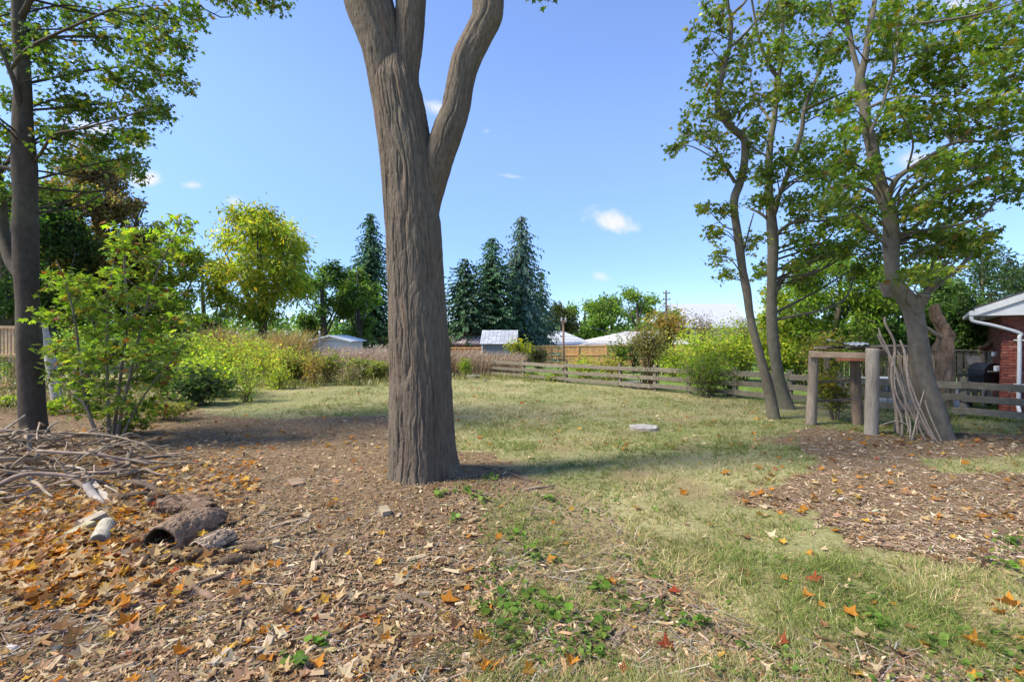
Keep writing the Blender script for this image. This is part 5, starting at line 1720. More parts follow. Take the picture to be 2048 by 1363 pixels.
# ------------------------------------------------------------------ brick house at the right
zh = 0.0
K = np.array(A(2004, 0, 12.3)[:2])
th = R_(-43.0)
ax = np.array([math.cos(th), math.sin(th)])            # along the near gable wall, to the right
ay = np.array([.665, .747])                              # along the side wall, away from the viewer


def HP(u, v, z):
    q = K + ax * u + ay * v
    return np.array([q[0], q[1], z])


hs = root('brick_house', (K[0], K[1], zh), 'red brick bungalow with white gable trim and a white downspout at the right edge', 'house')
EV = 2.48
mb = MB()
mb.slab([HP(.01, .012, zh), HP(6, .012, zh), HP(6, 9, zh), HP(.01, 9, zh)], (0, 0, EV - .002), (.3, .26, .23))
mb.slab([HP(.01, .012, EV), HP(6, .012, EV), HP(3, .012, EV + 1.2)], np.append(ay * .1, 0), (.3, .26, .23))
mb.build('wall', M['mortar'], hs)
BRC = [(.26, .075, .05), (.21, .06, .043), (.30, .10, .07), (.165, .05, .04), (.33, .13, .095)]
bh, bl = .0715, .21
protos = {}


def brick_obj(kind, u, z, c):
    key = (kind, c)
    if key not in protos:
        mb = MB()
        q = BRC[c]
        if kind == 'front':
            mb.bar((-.098, -.001, 0), (.098, -.001, 0), .026, .058, col=q, bev=.003, jit=.0008)
        else:
            mb.bar((-.001, -.098, 0), (-.001, .098, 0), .026, .058, col=q, bev=.003, jit=.0008)
        me = mb.mesh('brick')
        me.materials.append(M['brick'])
        protos[key] = me
    o = bpy.data.objects.new('brick', protos[key])
    p = HP(u, 0, z) if kind == 'front' else HP(-.002, u, z)
    o.location = Vector(p) - Vector((K[0], K[1], zh))
    o.rotation_euler = (0, 0, th) if kind == 'front' else (0, 0, math.atan2(-ay[0], ay[1]))
    o.parent = hs
    COL.objects.link(o)


nrow = int(EV / bh)
n_b = 0
front_rest = MB()
for i in range(nrow):
    for j in range(5):
        u = (j + .5 + (.5 if i % 2 else 0)) * bl
        if j < 4:
            brick_obj('front', u, zh + (i + .5) * bh, int(rng.choice(5, p=[.34, .26, .2, .12, .08])))
    for j in range(5):
        brick_obj('side', (j + .5 + (0 if i % 2 else .5)) * bl, zh + (i + .5) * bh, int(rng.choice(5, p=[.34, .26, .2, .12, .08])))
    if i % 2:
        a, b = HP(.004, -.0012, zh + (i + .5) * bh), HP(.10, -.0012, zh + (i + .5) * bh)
        front_rest.bar(a, b, .026, .058, col=BRC[int(rng.integers(5))], bev=.003)
    else:
        front_rest.bar(HP(-.0032, .018, zh + (i + .5) * bh), HP(-.0032, .10, zh + (i + .5) * bh), .026, .058, col=BRC[int(rng.integers(5))], bev=.003)
    for j in range(4, 27):
        u = (j + .5 + (.5 if i % 2 else 0)) * bl
        a, b = HP(u - .098, -.001, zh + (i + .5) * bh), HP(u + .098, -.001, zh + (i + .5) * bh)
        front_rest.bar(a, b, .026, .058, col=BRC[int(rng.integers(5))], bev=.003)
    for j in range(5, 20):
        v = (j + .5 + (0 if i % 2 else .5)) * bl
        front_rest.bar(HP(-.003, v - .098, zh + (i + .5) * bh), HP(-.003, v + .098, zh + (i + .5) * bh), .026, .058, col=BRC[int(rng.integers(5))], bev=.003)
front_rest.build('brickwork', M['brick'], hs, kind='stuff')
# gable roof: the rake rises to the right from the eave at the left
oh = .52
e0, e1 = HP(-oh, -.42, EV + .16), HP(3.0, -.42, EV + 1.62)
sl = (e1 - e0)
mb = MB()
mb.slab([e0, e1, HP(3.0, 9.3, EV + 1.62), HP(-oh, 9.3, EV + .16)], (0, 0, .05), (.07, .07, .075))
mb.slab([HP(6 + oh, -.42, EV + .16), e1, HP(3.0, 9.3, EV + 1.62), HP(6 + oh, 9.3, EV + .16)], (0, 0, .05), (.07, .07, .075))
mb.build('roof', M['shingle'], hs)
out_n = np.append(-ay * .03, 0)
mb = MB()
mb.slab([e0 + (0, 0, -.17), e1 + (0, 0, -.17), e1 + (0, 0, -.004), e0 + (0, 0, -.004)], out_n, (.78, .79, .8))
mb.slab([e1 + (0, 0, -.17), HP(6 + oh, -.42, EV - .01), HP(6 + oh, -.42, EV + .156), e1 + (0, 0, -.004)], out_n, (.78, .79, .8))
mb.build('rake_board', M['paint'], hs)
mb = MB()      # closed white triangle of the eave return, then the soffits
g0 = HP(-oh, -.40, EV - .01)
mb.slab([g0, HP(.42, -.40, EV - .01), HP(.42, -.40, EV + .36), g0 + (0, 0, .02)], np.append(ay * .4, 0), (.78, .79, .8))
mb.build('eave_return', M['paint'], hs)
mb = MB()
mb.slab([HP(-oh, .002, EV - .015), HP(-.02, .002, EV - .015), HP(-.02, 9, EV - .015), HP(-oh, 9, EV - .015)], (0, 0, .03), (.72, .72, .71))
mb.slab([HP(.425, -.40, EV + .02), HP(.425, -.01, EV + .02), HP(3, -.01, EV + 1.42), HP(3, -.40, EV + 1.42)], (0, 0, .02), (.72, .72, .71))
mb.build('soffit', M['paint'], hs)
mb = MB()
mb.bar(HP(-oh - .05, -.44, EV + .06), HP(-oh - .05, 9, EV + .06), .10, .12, col=(.8, .8, .81), bev=.02)
mb.build('gutter', M['paint'], hs)
g1 = HP(-oh - .05, -.38, EV)
w1 = HP(.30, -.10, 1.98)
mb = MB()
mb.tube([g1 + (0, 0, .01), g1 + (0, 0, -.10), g1 + (0, 0, -.16) + (w1 - g1) * .07 * np.array([1, 1, 0]), (g1 + w1) / 2 + (0, 0, -.02), w1 + (0, 0, .05), w1 + (-.0, -.0, -.06), w1 + (.0, -.0, -.5), np.array([w1[0] - .02, w1[1], .5]), np.array([w1[0] - .03, w1[1], .22]), np.array([w1[0] - .16, w1[1] - .16, .08])], .042, 10, (.8, .8, .81), 5)
dsp = mb.build('downspout', M['paint'], hs, smooth=True)
for z in (1.85, .75):
    mb = MB()
    mb.bar(HP(.20, -.05, z), HP(.42, -.05, z), .11, .03, col=(.8, .8, .81))
    mb.build('strap', M['paint'], dsp)
mb = MB()
mb.box(tuple(HP(-.12, .45, 1.48) - (.035, .035, .06)), tuple(HP(-.12, .45, 1.48) + (.035, .035, .06)), (.75, .75, .74), .02)
mb.build('outlet_box', M['paint'], hs)
mb = MB()
mb.box(tuple(HP(-.09, .12, 1.12) - (.04, .04, .07)), tuple(HP(-.09, .12, 1.12) + (.04, .04, .07)), (.62, .58, .5), .02)
mb.build('meter_box', M['paint'], hs)
mb = MB()
mb.tube([HP(-.3, .8, EV - .02), HP(-.3, .8, EV - .10)], [.05, .07], 8, (.7, .7, .65))
mb.build('soffit_lamp', M['paint'], hs, smooth=True)

# patio and what stands on it
mb = MB()
mb.slab([(10.7, 14.2, .02), (11.9, 12.7, .02), (12.6, 13.3, .02), (17, 18, .02), (13.4, 18, .02)], (0, 0, .05), (.46, .44, .41))
mb.build('patio', surf('patio_concrete', (.42, .40, .37), .9, .3, 5, (1, 1, 1), .3, .004), kind='structure')

# picket fence of vertical grey-brown boards
pf = root('picket_fence', gp(1985, 14.4), 'brown picket fence of upright boards with gaps, beside the brick house', 'fence')
p0, p1 = np.array(gp(1990, 14.3)), np.array(gp(1655, 17.6))
Lf = np.linalg.norm(p1 - p0)
d = (p1 - p0) / Lf
nb = int(Lf / .165)
for i in range(nb):
    c = p0 + d * (.1 + i * .165)
    mb = MB()
    mb.bar(c + (0, 0, .06), c + (0, 0, 1.47 + rng.uniform(-.012, .012)), .135, .02, (d[1], -d[0], 0), np.array((.25, .195, .145)) * rng.uniform(.75, 1.15))
    mb.build('picket', M['wood'], pf)
for z in (.35, 1.2):
    mb = MB()
    mb.bar(p0 + (.02, .05, z), p1 + (.02, .05, z), .04, .09, col=(.22, .17, .13))
    mb.build('rail', M['wood'], pf)
mb = MB()
mb.bar(p0 + (0, 0, 1.505), p1 + (0, 0, 1.505), .16, .035, col=(.28, .22, .16))
mb.build('cap_rail', M['wood'], pf)
for i in range(4):
    c = p0 + d * (i * Lf / 3.05 + .1) + (.05, .12, 0)
    mb = MB()
    mb.bar(c, c + (0, 0, 1.45), .09, .09, (0, 1, 0), (.23, .18, .13))
    mb.build('post', M['wood'], pf)

# barbecue
YQ = 13.0
bx, bz = A(1972, 0, YQ)[0], 0.0
bq = root('barbecue_grill', (bx, YQ, 0.07), 'black barbecue with a domed lid beside the brick corner', 'barbecue')
mb = MB()
ang = np.linspace(0, math.pi, 11)
prof = [(-.30 * math.cos(a), .94 + .30 * math.sin(a) ** .8) for a in ang]
Vs, n_ = [], len(prof)
pts2 = [(q[0] - .0, q[1]) for q in prof]
mb.slab([(bx - .28 * math.cos(a) , YQ - .23, .93 + .30 * abs(math.sin(a)) ** .75) for a in ang], (0, .46, 0), (.02, .02, .022))
lid = mb.build('lid', M['black'], bq)
mb = MB()
mb.tube([(bx - .2, YQ - .26, 1.02), (bx - .2, YQ - .29, 1.02), (bx + .2, YQ - .29, 1.02), (bx + .2, YQ - .26, 1.02)], .012, 6, (.5, .5, .5), 3)
mb.build('handle', M['metal'], lid, smooth=True)
mb = MB()
mb.slab([(bx - .29, YQ - .24, .925), (bx + .29, YQ - .24, .925), (bx + .22, YQ - .18, .70), (bx - .22, YQ - .18, .70)], (0, .44, 0), (.02, .02, .02))
mb.build('firebox', M['black'], bq)
for s in (-1, 1):
    mb = MB()
    mb.box((bx + s * .45 - .16, YQ - .22, .88), (bx + s * .45 + .155, YQ + .22, .915), (.03, .03, .03))
    mb.build('side_shelf', M['black'], bq)
    for q in (-1, 1):
        mb = MB()
        mb.tube([(bx + s * .26, YQ + q * .18, .08), (bx + s * .26, YQ + q * .18, .72)], .016, 6, (.4, .4, .4))
        mb.build('leg', M['metal'], bq, smooth=True)
for s in (-1, 1):
    mb = MB()
    mb.tube([(bx + s * .26 - .02, YQ + .18, .14), (bx + s * .26 + .02, YQ + .18, .14)], .08, 12, (.02, .02, .02))
    mb.build('wheel', M['black'], bq, smooth=True)
mb = MB()
mb.box((bx - .25, YQ - .17, .22), (bx + .25, YQ + .17, .24), (.03, .03, .03))
mb.build('bottom_shelf', M['black'], bq)
mb = MB()
mb.slab([(bx - .24, YQ + .22, 1.18), (bx + .12, YQ + .22, 1.18), (bx + .12, YQ + .30, 1.40), (bx - .24, YQ + .30, 1.40)], (0, .02, 0), (.42, .38, .32))
mb.build('backboard', M['wood'], bq)


def table(label, px, Y, wd, ht, col, name='patio_table'):
    x = A(px, 0, Y)[0]
    r = root(name, (x, Y, .07), label, 'table')
    mb = MB()
    mb.box((x - wd / 2, Y - .3, ht - .03), (x + wd / 2, Y + .3, ht), col, .012)
    mb.build('tabletop', M['paint'], r)
    for a in (-1, 1):
        for b in (-1, 1):
            mb = MB()
            mb.tube([(x + a * (wd / 2 - .06), Y + b * .25, .07), (x + a * (wd / 2 - .06), Y + b * .25, ht - .028)], .016, 6, (.6, .6, .6))
            mb.build('leg', M['paint'], r, smooth=True)


table('low white garden table behind the rails between the dead stump and the barbecue', 1925, 13.2, .85, .60, (.74, .74, .73))
table('white garden table partly hidden behind the bundle of leaning branches', 1758, 14.8, 1.0, .68, (.74, .74, .73))


# dead gnarled stump and driftwood
def gnarl(mb, pts, rad, seg, seed, col, amp=.3, k=9):
    n0 = len(mb.v)
    mb.tube(pts, rad, seg, col, k, 0)
    V = mb.v[n0]
    c = np.array(catmull(pts, k))
    j = np.argmin(np.linalg.norm(V[:, None] - c[None], axis=2), 1)
    off = V - c[j]
    q = V * (5.5, 5.5, 2.6)
    f = 1 + amp * 2 * (fbm(q, seed, 3) - .5) + amp * .8 * (np.abs(2 * vnoise(V * (14, 14, 3.0), seed + 4) - 1) - .5)
    mb.v[n0] = c[j] + off * np.maximum(f, .35)[:, None]
    t = fbm(V * (7, 7, 2), seed + 8, 3)[:, None]
    mb.c[n0] = np.array(col) * (.6 + .9 * t) 


YD = 12.75
dt = root('dead_tree_stump', gp(1889, YD), 'tall gnarled brown dead tree stump with twisted knots, right of the leaning maple', 'stump')
mb = MB()
p_, r_ = px_path([(1890, 830, 40), (1888, 765, 36), (1890, 720, 38), (1886, 690, 38), (1890, 668, 40), (1882, 648, 28), (1872, 632, 26), (1868, 616, 24), (1874, 611, 18)], YD)
gnarl(mb, p_, r_, 40, 3, (.26, .165, .105), .5, 14)
mb.build('trunk', M['oldbark'], dt, smooth=True)
mb = MB()
p_, r_ = px_path([(1888, 676, 14), (1872, 668, 12), (1858, 658, 9), (1852, 654, 6)], YD, [0, -.1, -.15, -.2])
gnarl(mb, p_, r_, 14, 5, (.33, .25, .18), .25)
mb.build('branch_stub', M['oldbark'], dt, smooth=True)
mb = MB()
p_, r_ = px_path([(1894, 690, 12), (1903, 672, 9), (1901, 662, 7), (1894, 664, 4)], YD, [-.12, -.14, -.12, -.1])
gnarl(mb, p_, r_, 14, 6, (.33, .25, .18), .25)
mb.build('branch_stub', M['oldbark'], dt, smooth=True)
mb = MB()
p_, r_ = px_path([(1960, 694, 10), (1968, 697, 16), (1977, 690, 17), (1984, 684, 13), (1990, 690, 18), (1996, 697, 9)], 14.35, [0, 0, .05, 0, 0, 0])
gnarl(mb, p_, r_, 16, 9, (.20, .115, .075), .35)
mb.build('driftwood', M['oldbark'], None, smooth=True, label='knotted brown driftwood lump lying on the picket fence cap beside the house', cat='driftwood')

# low black iron fence behind the rails
fi = root('iron_fence', (9.9, 12.8, 0), 'low black wrought-iron edging fence showing under the rails at the right', 'fence')
q0, q1 = np.array([9.35, 13.0, 0]), np.array([13.2, 9.2, 0])
nbar = 28
for i in range(nbar):
    c = q0 + (q1 - q0) * i / (nbar - 1)
    mb = MB()
    mb.tube([c, c + (0, 0, .62)], .009, 5, (.02, .02, .02), 1)
    mb.build('bar', M['black'], fi)
for z in (.16, .52):
    mb = MB()
    mb.tube([q0 + (0, 0, z), q1 + (0, 0, z)], .011, 5, (.02, .02, .02), 1)
    mb.build('rail', M['black'], fi)
for i in range(0, nbar - 1, 2):
    a, b = q0 + (q1 - q0) * i / (nbar - 1), q0 + (q1 - q0) * (i + 1) / (nbar - 1)
    mb = MB()
    ang = np.linspace(0, math.pi, 7)
    mb.tube([(a + b) / 2 + (b - a) / 2 * -math.cos(t_) + (0, 0, .62 + .09 * math.sin(t_)) for t_ in ang], .008, 5, (.02, .02, .02), 1)
    mb.build('hoop', M['black'], fi)

# ------------------------------------------------------------------ three-rail fence
rf = root('rail_fence', (5.9, 16.3, 0), 'long weathered grey three-rail wooden fence running from the far lawn edge to the right', 'fence')
fx = lambda px: 22.2 / (1 + (px - CX0) / FPX)
FP = [(px, fx(px)) for px in (962, 1047, 1132, 1240, 1310, 1378, 1470, 1580, 1682, 1800, 1925, 2070, 2240)]
fpts = []
for px, Y in FP:
    p = np.array(gp(px, Y))
    fpts.append(p)
WC = (.175, .15, .108)
for i, p in enumerate(fpts):
    hh = .82 + .14 * min(1, i / 6)
    mb = MB()
    mb.bar(p - (0, 0, .1), p + (rng.normal(0, .012), rng.normal(0, .012), hh), .125, .125, (.7, .7, 0), np.array(WC) * rng.uniform(.85, 1.15), .012)
    mb.build('post', M['wood'], rf)
dn = np.array([-.707, -.707, 0])
for i in range(len(fpts) - 1):
    a, b = fpts[i] + dn * .085, fpts[i + 1] + dn * .085
    s = .84 + .12 * min(1, i / 6)
    for z, wd_ in ((.19, .165), (.50, .165), (.815, .17)):
        mb = MB()
        mb.bar(a + (0, 0, z * s + rng.normal(0, .012)), b + (0, 0, z * s + rng.normal(0, .012)) - (b - a) * .004, .035, wd_ * s, col=np.array(WC) * rng.uniform(.8, 1.2), bev=.006)
        mb.build('rail', M['wood'], rf)

# ------------------------------------------------------------------ post shelter
ab = root('post_shelter', tuple(G(1690, 855)), 'rough timber shelter of bark-stripped posts with a sagging sheet roof, beside the leaning maple', 'shelter')


def rpost(px, base, top, wd, col, seed, lean=0, name='post'):
    Y = FPX * EYE / (base - HZ)
    b, t_ = np.array(A(px, base + 8, Y)), np.array(A(px + lean, top, Y))
    b[2] = float(gz(b[0], Y)) - .06
    mb = MB()
    gnarl(mb, [b, b + (t_ - b) * .33, b + (t_ - b) * .66, t_], [wpx(wd, Y) / 2 * q for q in (1.06, 1.0, .98, .97)], 18, seed, col, .07, 8)
    mb.build(name, M['post'], ab, smooth=True)
    return t_, Y


pa, Ya = rpost(1622, 849, 701, 19, (.25, .20, .145), 1, 6)
pb, Yb = rpost(1743, 868, 696, 24, (.31, .26, .195), 2, 2)
pc, Yc_ = rpost(1716, 849, 712, 19, (.20, .145, .10), 3, -7)
pd, Yd = rpost(1659, 832, 708, 11, (.24, .19, .14), 4, -6)
pe = np.array(A(1812, 702, 9.9))
TC_ = [('front_beam', A(1620, 708, Ya - .06), A(1738, 711, Yb + .12), .11, .13, (.30, .215, .14)),
       ('end_beam', A(1743, 707, Yb + .1), pe, .09, .14, (.14, .11, .08)),
       ('back_beam', A(1655, 709, Yd - .1), A(1716, 710, Yc_ + .25), .08, .09, (.22, .17, .12)),
       ('back_beam', A(1716, 708, Yc_ + .2), A(1812, 700, 10.3), .07, .09, (.15, .115, .085)),
       ('cross_rail', A(1636, 764, Ya + .12), A(1722, 758, Yc_ + .02), .05, .045, (.16, .12, .09)),
       ('cross_rail', A(1634, 801, Ya + .12), A(1722, 797, Yc_ + .02), .05, .045, (.14, .105, .08))]
for nm, a, b, w1_, h1_, c in TC_:
    mb = MB()
    mb.bar(a, b, w1_, h1_, col=c, bev=.01, jit=.003)
    mb.build(nm, M['wood'], ab)
# roof: curled pale sheet on the left, two dark boards to the tree
a0, a1, b1, b0 = np.array(A(1652, 696, Ya - .05)), np.array(A(1738, 699, Yb + .1)), np.array(A(1732, 694, Yc_ + .35)), np.array(A(1660, 695, Yd + .05))
mb = MB()
nu, nv = 30, 8
V = []
for i in range(nu):
    for j in range(nv):
        u, v = i / (nu - 1), j / (nv - 1)
        p = a0 * (1 - u) * (1 - v) + a1 * u * (1 - v) + b1 * u * v + b0 * (1 - u) * v
        V.append(p + (0, 0, .10 + .012 * math.sin(u * 50) + .08 * (1 - u) ** 3 + .025 * math.sin(u * 7 + v * 3)))
V = np.array(V)
i = (np.arange(nu - 1)[:, None] * nv + np.arange(nv - 1)[None]).ravel()
Fq = np.stack([i, i + nv, i + nv + 1, i + 1], 1)
mb.add(np.vstack([V, V - (0, 0, .006)]), [Fq, Fq[:, ::-1] + len(V)], (.50, .52, .54))
mb.build('metal_sheet', M['metal'], ab, smooth=True, label='curled pale corrugated metal sheet')
for k, (pa_, pb_, c) in enumerate([(A(1700, 697, 10.6), A(1815, 694, 10.2), (.16, .13, .10)), (A(1690, 696, 10.35), A(1812, 695, 9.95), (.19, .155, .12)), (A(1640, 699, 10.7), A(1700, 700, 10.9), (.18, .14, .11))]):
    mb = MB()
    mb.bar(np.array(pa_) + (0, 0, .02 * k), np.array(pb_) + (0, 0, .03 * k + .01), .34, .045, col=c, jit=.006)
    mb.build('roof_board', M['wood'], ab)
mb = MB()
mb.slab([A(1672, 716, 10.5), A(1738, 715, 10.0), A(1730, 713, 10.7), A(1682, 714, 10.9)], (0, 0, -.06), (.30, .12, .075))
mb.build('underside_panel', M['wood'], ab, label='rusty red panel under the roof')
mb = MB()
sbp = np.array(A(1776, 585, 9.9))
mb.bar(np.array(A(1768, 567, 9.75)), np.array(A(1778, 594, 9.6)), .20, .03, (0, 1, 0), (.13, .115, .10), jit=.003)
mb.build('nailed_board', M['wood'], None, label='dark weathered board fixed to the left side of the leaning maple trunk', cat='board')

# branches leaning on the maple
BRN = [([(1797, 868, 8), (1792, 815, 8), (1785, 770, 7), (1782, 735, 6), (1776, 700, 6), (1762, 672, 5), (1757, 655, 3)], 9.7, 'thick pale forked branch at the left of the bundle leaning on the maple'),
       ([(1804, 874, 6), (1803, 835, 6.5), (1790, 800, 6), (1783, 745, 6), (1790, 690, 6), (1771, 648, 6), (1770, 634, 5)], 9.5, 'pale straight branch with a sawn top leaning against the maple'),
       ([(1870, 882, 6), (1850, 850, 7), (1835, 820, 7), (1820, 780, 7), (1813, 735, 7), (1808, 700, 6), (1800, 680, 4)], 9.05, 'smooth grey branch hugging the left side of the leaning maple'),
       ([(1853, 880, 5), (1842, 862, 5), (1820, 820, 5), (1800, 770, 5), (1785, 720, 5), (1765, 690, 5), (1755, 668, 4)], 9.15, 'long dark branch crossing the bundle from lower right to upper left'),
       ([(1878, 888, 4), (1862, 862, 4), (1840, 815, 4), (1826, 780, 3), (1815, 745, 2)], 8.9, 'thin crooked branch nearest the leaning maple foot'),
       ([(1822, 878, 4), (1832, 845, 4), (1840, 810, 3.5), (1848, 780, 2)], 9.0, 'short crooked branch tilted rightwards in the leaning bundle'),
       ([(1788, 842, 6), (1794, 868, 5)], 9.9, None),
       ([(1790, 860, 6), (1791, 820, 6), (1784, 780, 5), (1777, 745, 4), (1781, 720, 3)], 10.0, 'brown crooked branch standing behind the pale ones in the bundle'),
       ([(1885, 884, 3), (1868, 850, 3), (1855, 818, 3), (1850, 800, 2)], 8.95, 'slender twig lying along the foot of the leaning maple'),
       ([(1800, 690, 3), (1785, 668, 3), (1768, 655, 2.5), (1755, 640, 2)], 9.4, None),
       ([(1830, 880, 3), (1815, 850, 3), (1790, 842, 3), (1760, 850, 2)], 9.4, 'thin twig sprawling on the ground below the leaning bundle')]
for k in range(9):
    x0_, x1_ = rng.uniform(1800, 1872), rng.uniform(1772, 1830)
    BRN.append(([(x0_, rng.uniform(872, 884), rng.uniform(3, 5)), (x0_ * .7 + x1_ * .3 + rng.normal(0, 5), 835, rng.uniform(3, 5)), (x0_ * .4 + x1_ * .6 + rng.normal(0, 6), 780, rng.uniform(3, 4.5)), (x1_ + rng.normal(0, 4), rng.uniform(700, 735), 2.5)], 9.25 + .06 * k, 'slender grey-brown branch in the tangled bundle leaning on the maple'))
for rows, Y, lab in BRN:
    if lab is None:
        continue
    mb = MB()
    p_, r_ = px_path(rows, Y, [-.15 + .3 * k / len(rows) for k in range(len(rows))])
    p_[0][2] = float(gz(p_[0][0], p_[0][1])) + .0
    n0 = 0
    gnarl(mb, p_, r_, 9, int(rng.integers(99)), (.27, .215, .165), .10, 5)
    mb.build('leaning_branch', M['stick'], None, smooth=True, label=lab, cat='branch', group='branches leaning on the maple', at=p_[0])

# pale snag behind the left maple
sn = root('dead_snag', gp(118, 12.6), 'pale grey bare leaning trunk just right of the dark maple', 'snag')
mb = MB()
p_, r_ = px_path([(122, 838, 30), (113, 790, 26), (103, 735, 25), (94, 690, 22), (88, 655, 18), (84, 640, 12)], 12.6)
gnarl(mb, p_, r_, 16, 12, (.42, .38, .33), .12)
mb.build('trunk', M['stick'], sn, smooth=True)


# ------------------------------------------------------------------ stumps
def stump(label, px, base, wd, ht, name='tree_stump', flat_=False):
    p = np.array(G(px, base))
    R = wpx(wd, p[1]) / 2
    r = root(name, tuple(p), label, 'stump')
    mb = MB()
    gnarl(mb, [p - (0, 0, .08), p + (0, 0, ht * .3), p + (0, 0, ht)], [R * 1.35, R * 1.05, R], 26, int(px), (.20, .17, .14), .14, 4)
    mb.build('trunk', M['oldbark'], r, smooth=False)
    for k in range(4):
        a = np.linspace(0, 2 * np.pi, 25)[:-1]
        rr = R * (.96 - .24 * k) * (1 + .07 * np.sin(3 * a + px) + .05 * np.sin(5 * a))
        mb = MB()
        mb.slab(np.stack([p[0] + rr * np.cos(a), p[1] + rr * np.sin(a), np.full(24, p[2] + ht + .004 * k)], 1), (0, 0, .006), np.array((.34, .32, .29)) * (1 - .12 * (k % 2)))
        mb.build('growth_ring', M['wood'], r)


stump('flat cut grey stump level with the grass in mid-lawn', 1288, 857, 56, .045)
stump('knee-high dark stump at the fence beside the olive-brown bush', 1268, 775, 36, .22)
stump('low dark flat stump below the vivid yellow-green shrub', 947, 755, 30, .12)
stump('dark flat log end lying in the weeds left of the furrowed trunk', 688, 752, 26, .13)

# ------------------------------------------------------------------ small brush heap at the far lawn edge
for k in range(46):
    c = np.array(G(728 + rng.normal(0, 22), 757)) + (0, rng.uniform(-.3, .5), .05 + .32 * rng.random())
    a = rng.normal(0, .5)
    Lk = rng.uniform(.5, 1.2)
    d = np.array([math.cos(a), math.sin(a) * .5, rng.normal(.0, .18)]) * Lk / 2
    mb = MB()
    mb.tube([c - d, c + rng.normal(0, .04, 3), c + d], [.014, .011, .006], 5, np.array((.24, .17, .14)) * rng.uniform(.7, 1.3), 2)
    mb.build('brush_twig', M['stick'], None, smooth=True, label='thin brown twig in the small brush heap left of the furrowed trunk', cat='twig', group='twigs in the small brush heap', at=c)

# ------------------------------------------------------------------ brush pile at the left
GREY = (.26, .205, .15)


def stick_obj(pts, rad, col, label, group=None, name='stick', seg=7, k=4, cat='stick', wob=.15):
    mb = MB()
    mb.tube(pts, rad, seg, col, k, wob, int(rng.integers(999)))
    V = mb.v[0]
    t = fbm(V * (16, 16, 16), 4, 2)[:, None]
    mb.c[0] = np.array(col) * (.65 + .7 * t)
    return mb.build(name, M['stick'], None, smooth=True, label=label, cat=cat, group=group, at=np.mean(np.asarray(pts, float), 0))


def hmound(x, y):
    r2 = ((x + 7.0) / 2.1) ** 2 + ((y - 6.75) / 1.75) ** 2
    return .58 * max(0.0, 1 - r2) ** .8


n_s = 0
while n_s < 250:
    a, u = rng.uniform(0, 2 * np.pi), math.sqrt(rng.random())
    x, y = -7.0 + 2.0 * u * math.cos(a), 6.75 + 1.7 * u * math.sin(a)
    top = hmound(x, y)
    yaw = rng.choice([rng.normal(.1, .4), rng.normal(.95, .4), rng.normal(-.7, .5)], p=[.4, .34, .26])
    Lk = rng.uniform(.3, 1.35)
    d = np.array([math.cos(yaw), math.sin(yaw), 0]) * Lk / 2
    z = float(gz(x, y)) + .02 + top * rng.uniform(.15, 1.1)
    c = np.array([x, y, z])
    dz = rng.normal(0, .13)
    p0, p1 = c - d - (0, 0, dz), c + d + (0, 0, dz)
    for p in (p0, p1):
        p[2] = max(float(gz(p[0], p[1])) + .012, min(p[2], float(gz(p[0], p[1])) + hmound(p[0], p[1]) * 1.15 + .10))
    mid = c + rng.normal(0, .03, 3) * Lk
    r0 = rng.choice([.007, .011, .016, .024, .036], p=[.26, .28, .24, .14, .08])
    sh_ = rng.uniform(.5, 1.3)
    tn_ = 'dark brown' if sh_ < .75 else 'grey-brown' if sh_ < 1.03 else 'pale weathered'
    tk_ = 'thin' if r0 < .012 else 'medium' if r0 < .02 else 'thick'
    if proj(np.array([c]))[1][0] > 1075:
        continue
    stick_obj([p0, (p0 + mid) / 2 + rng.normal(0, .02, 3), mid, (mid + p1) / 2 + rng.normal(0, .02, 3), p1], [r0, r0 * .95, r0 * .85, r0 * .7, r0 * .45], np.array(GREY) * sh_ * (1, rng.uniform(.93, 1.0), rng.uniform(.85, 1)), f'{tk_} {tn_} stick tangled in the brush pile below the dark maple', f'{tk_} {tn_} sticks in the brush pile')
    n_s += 1

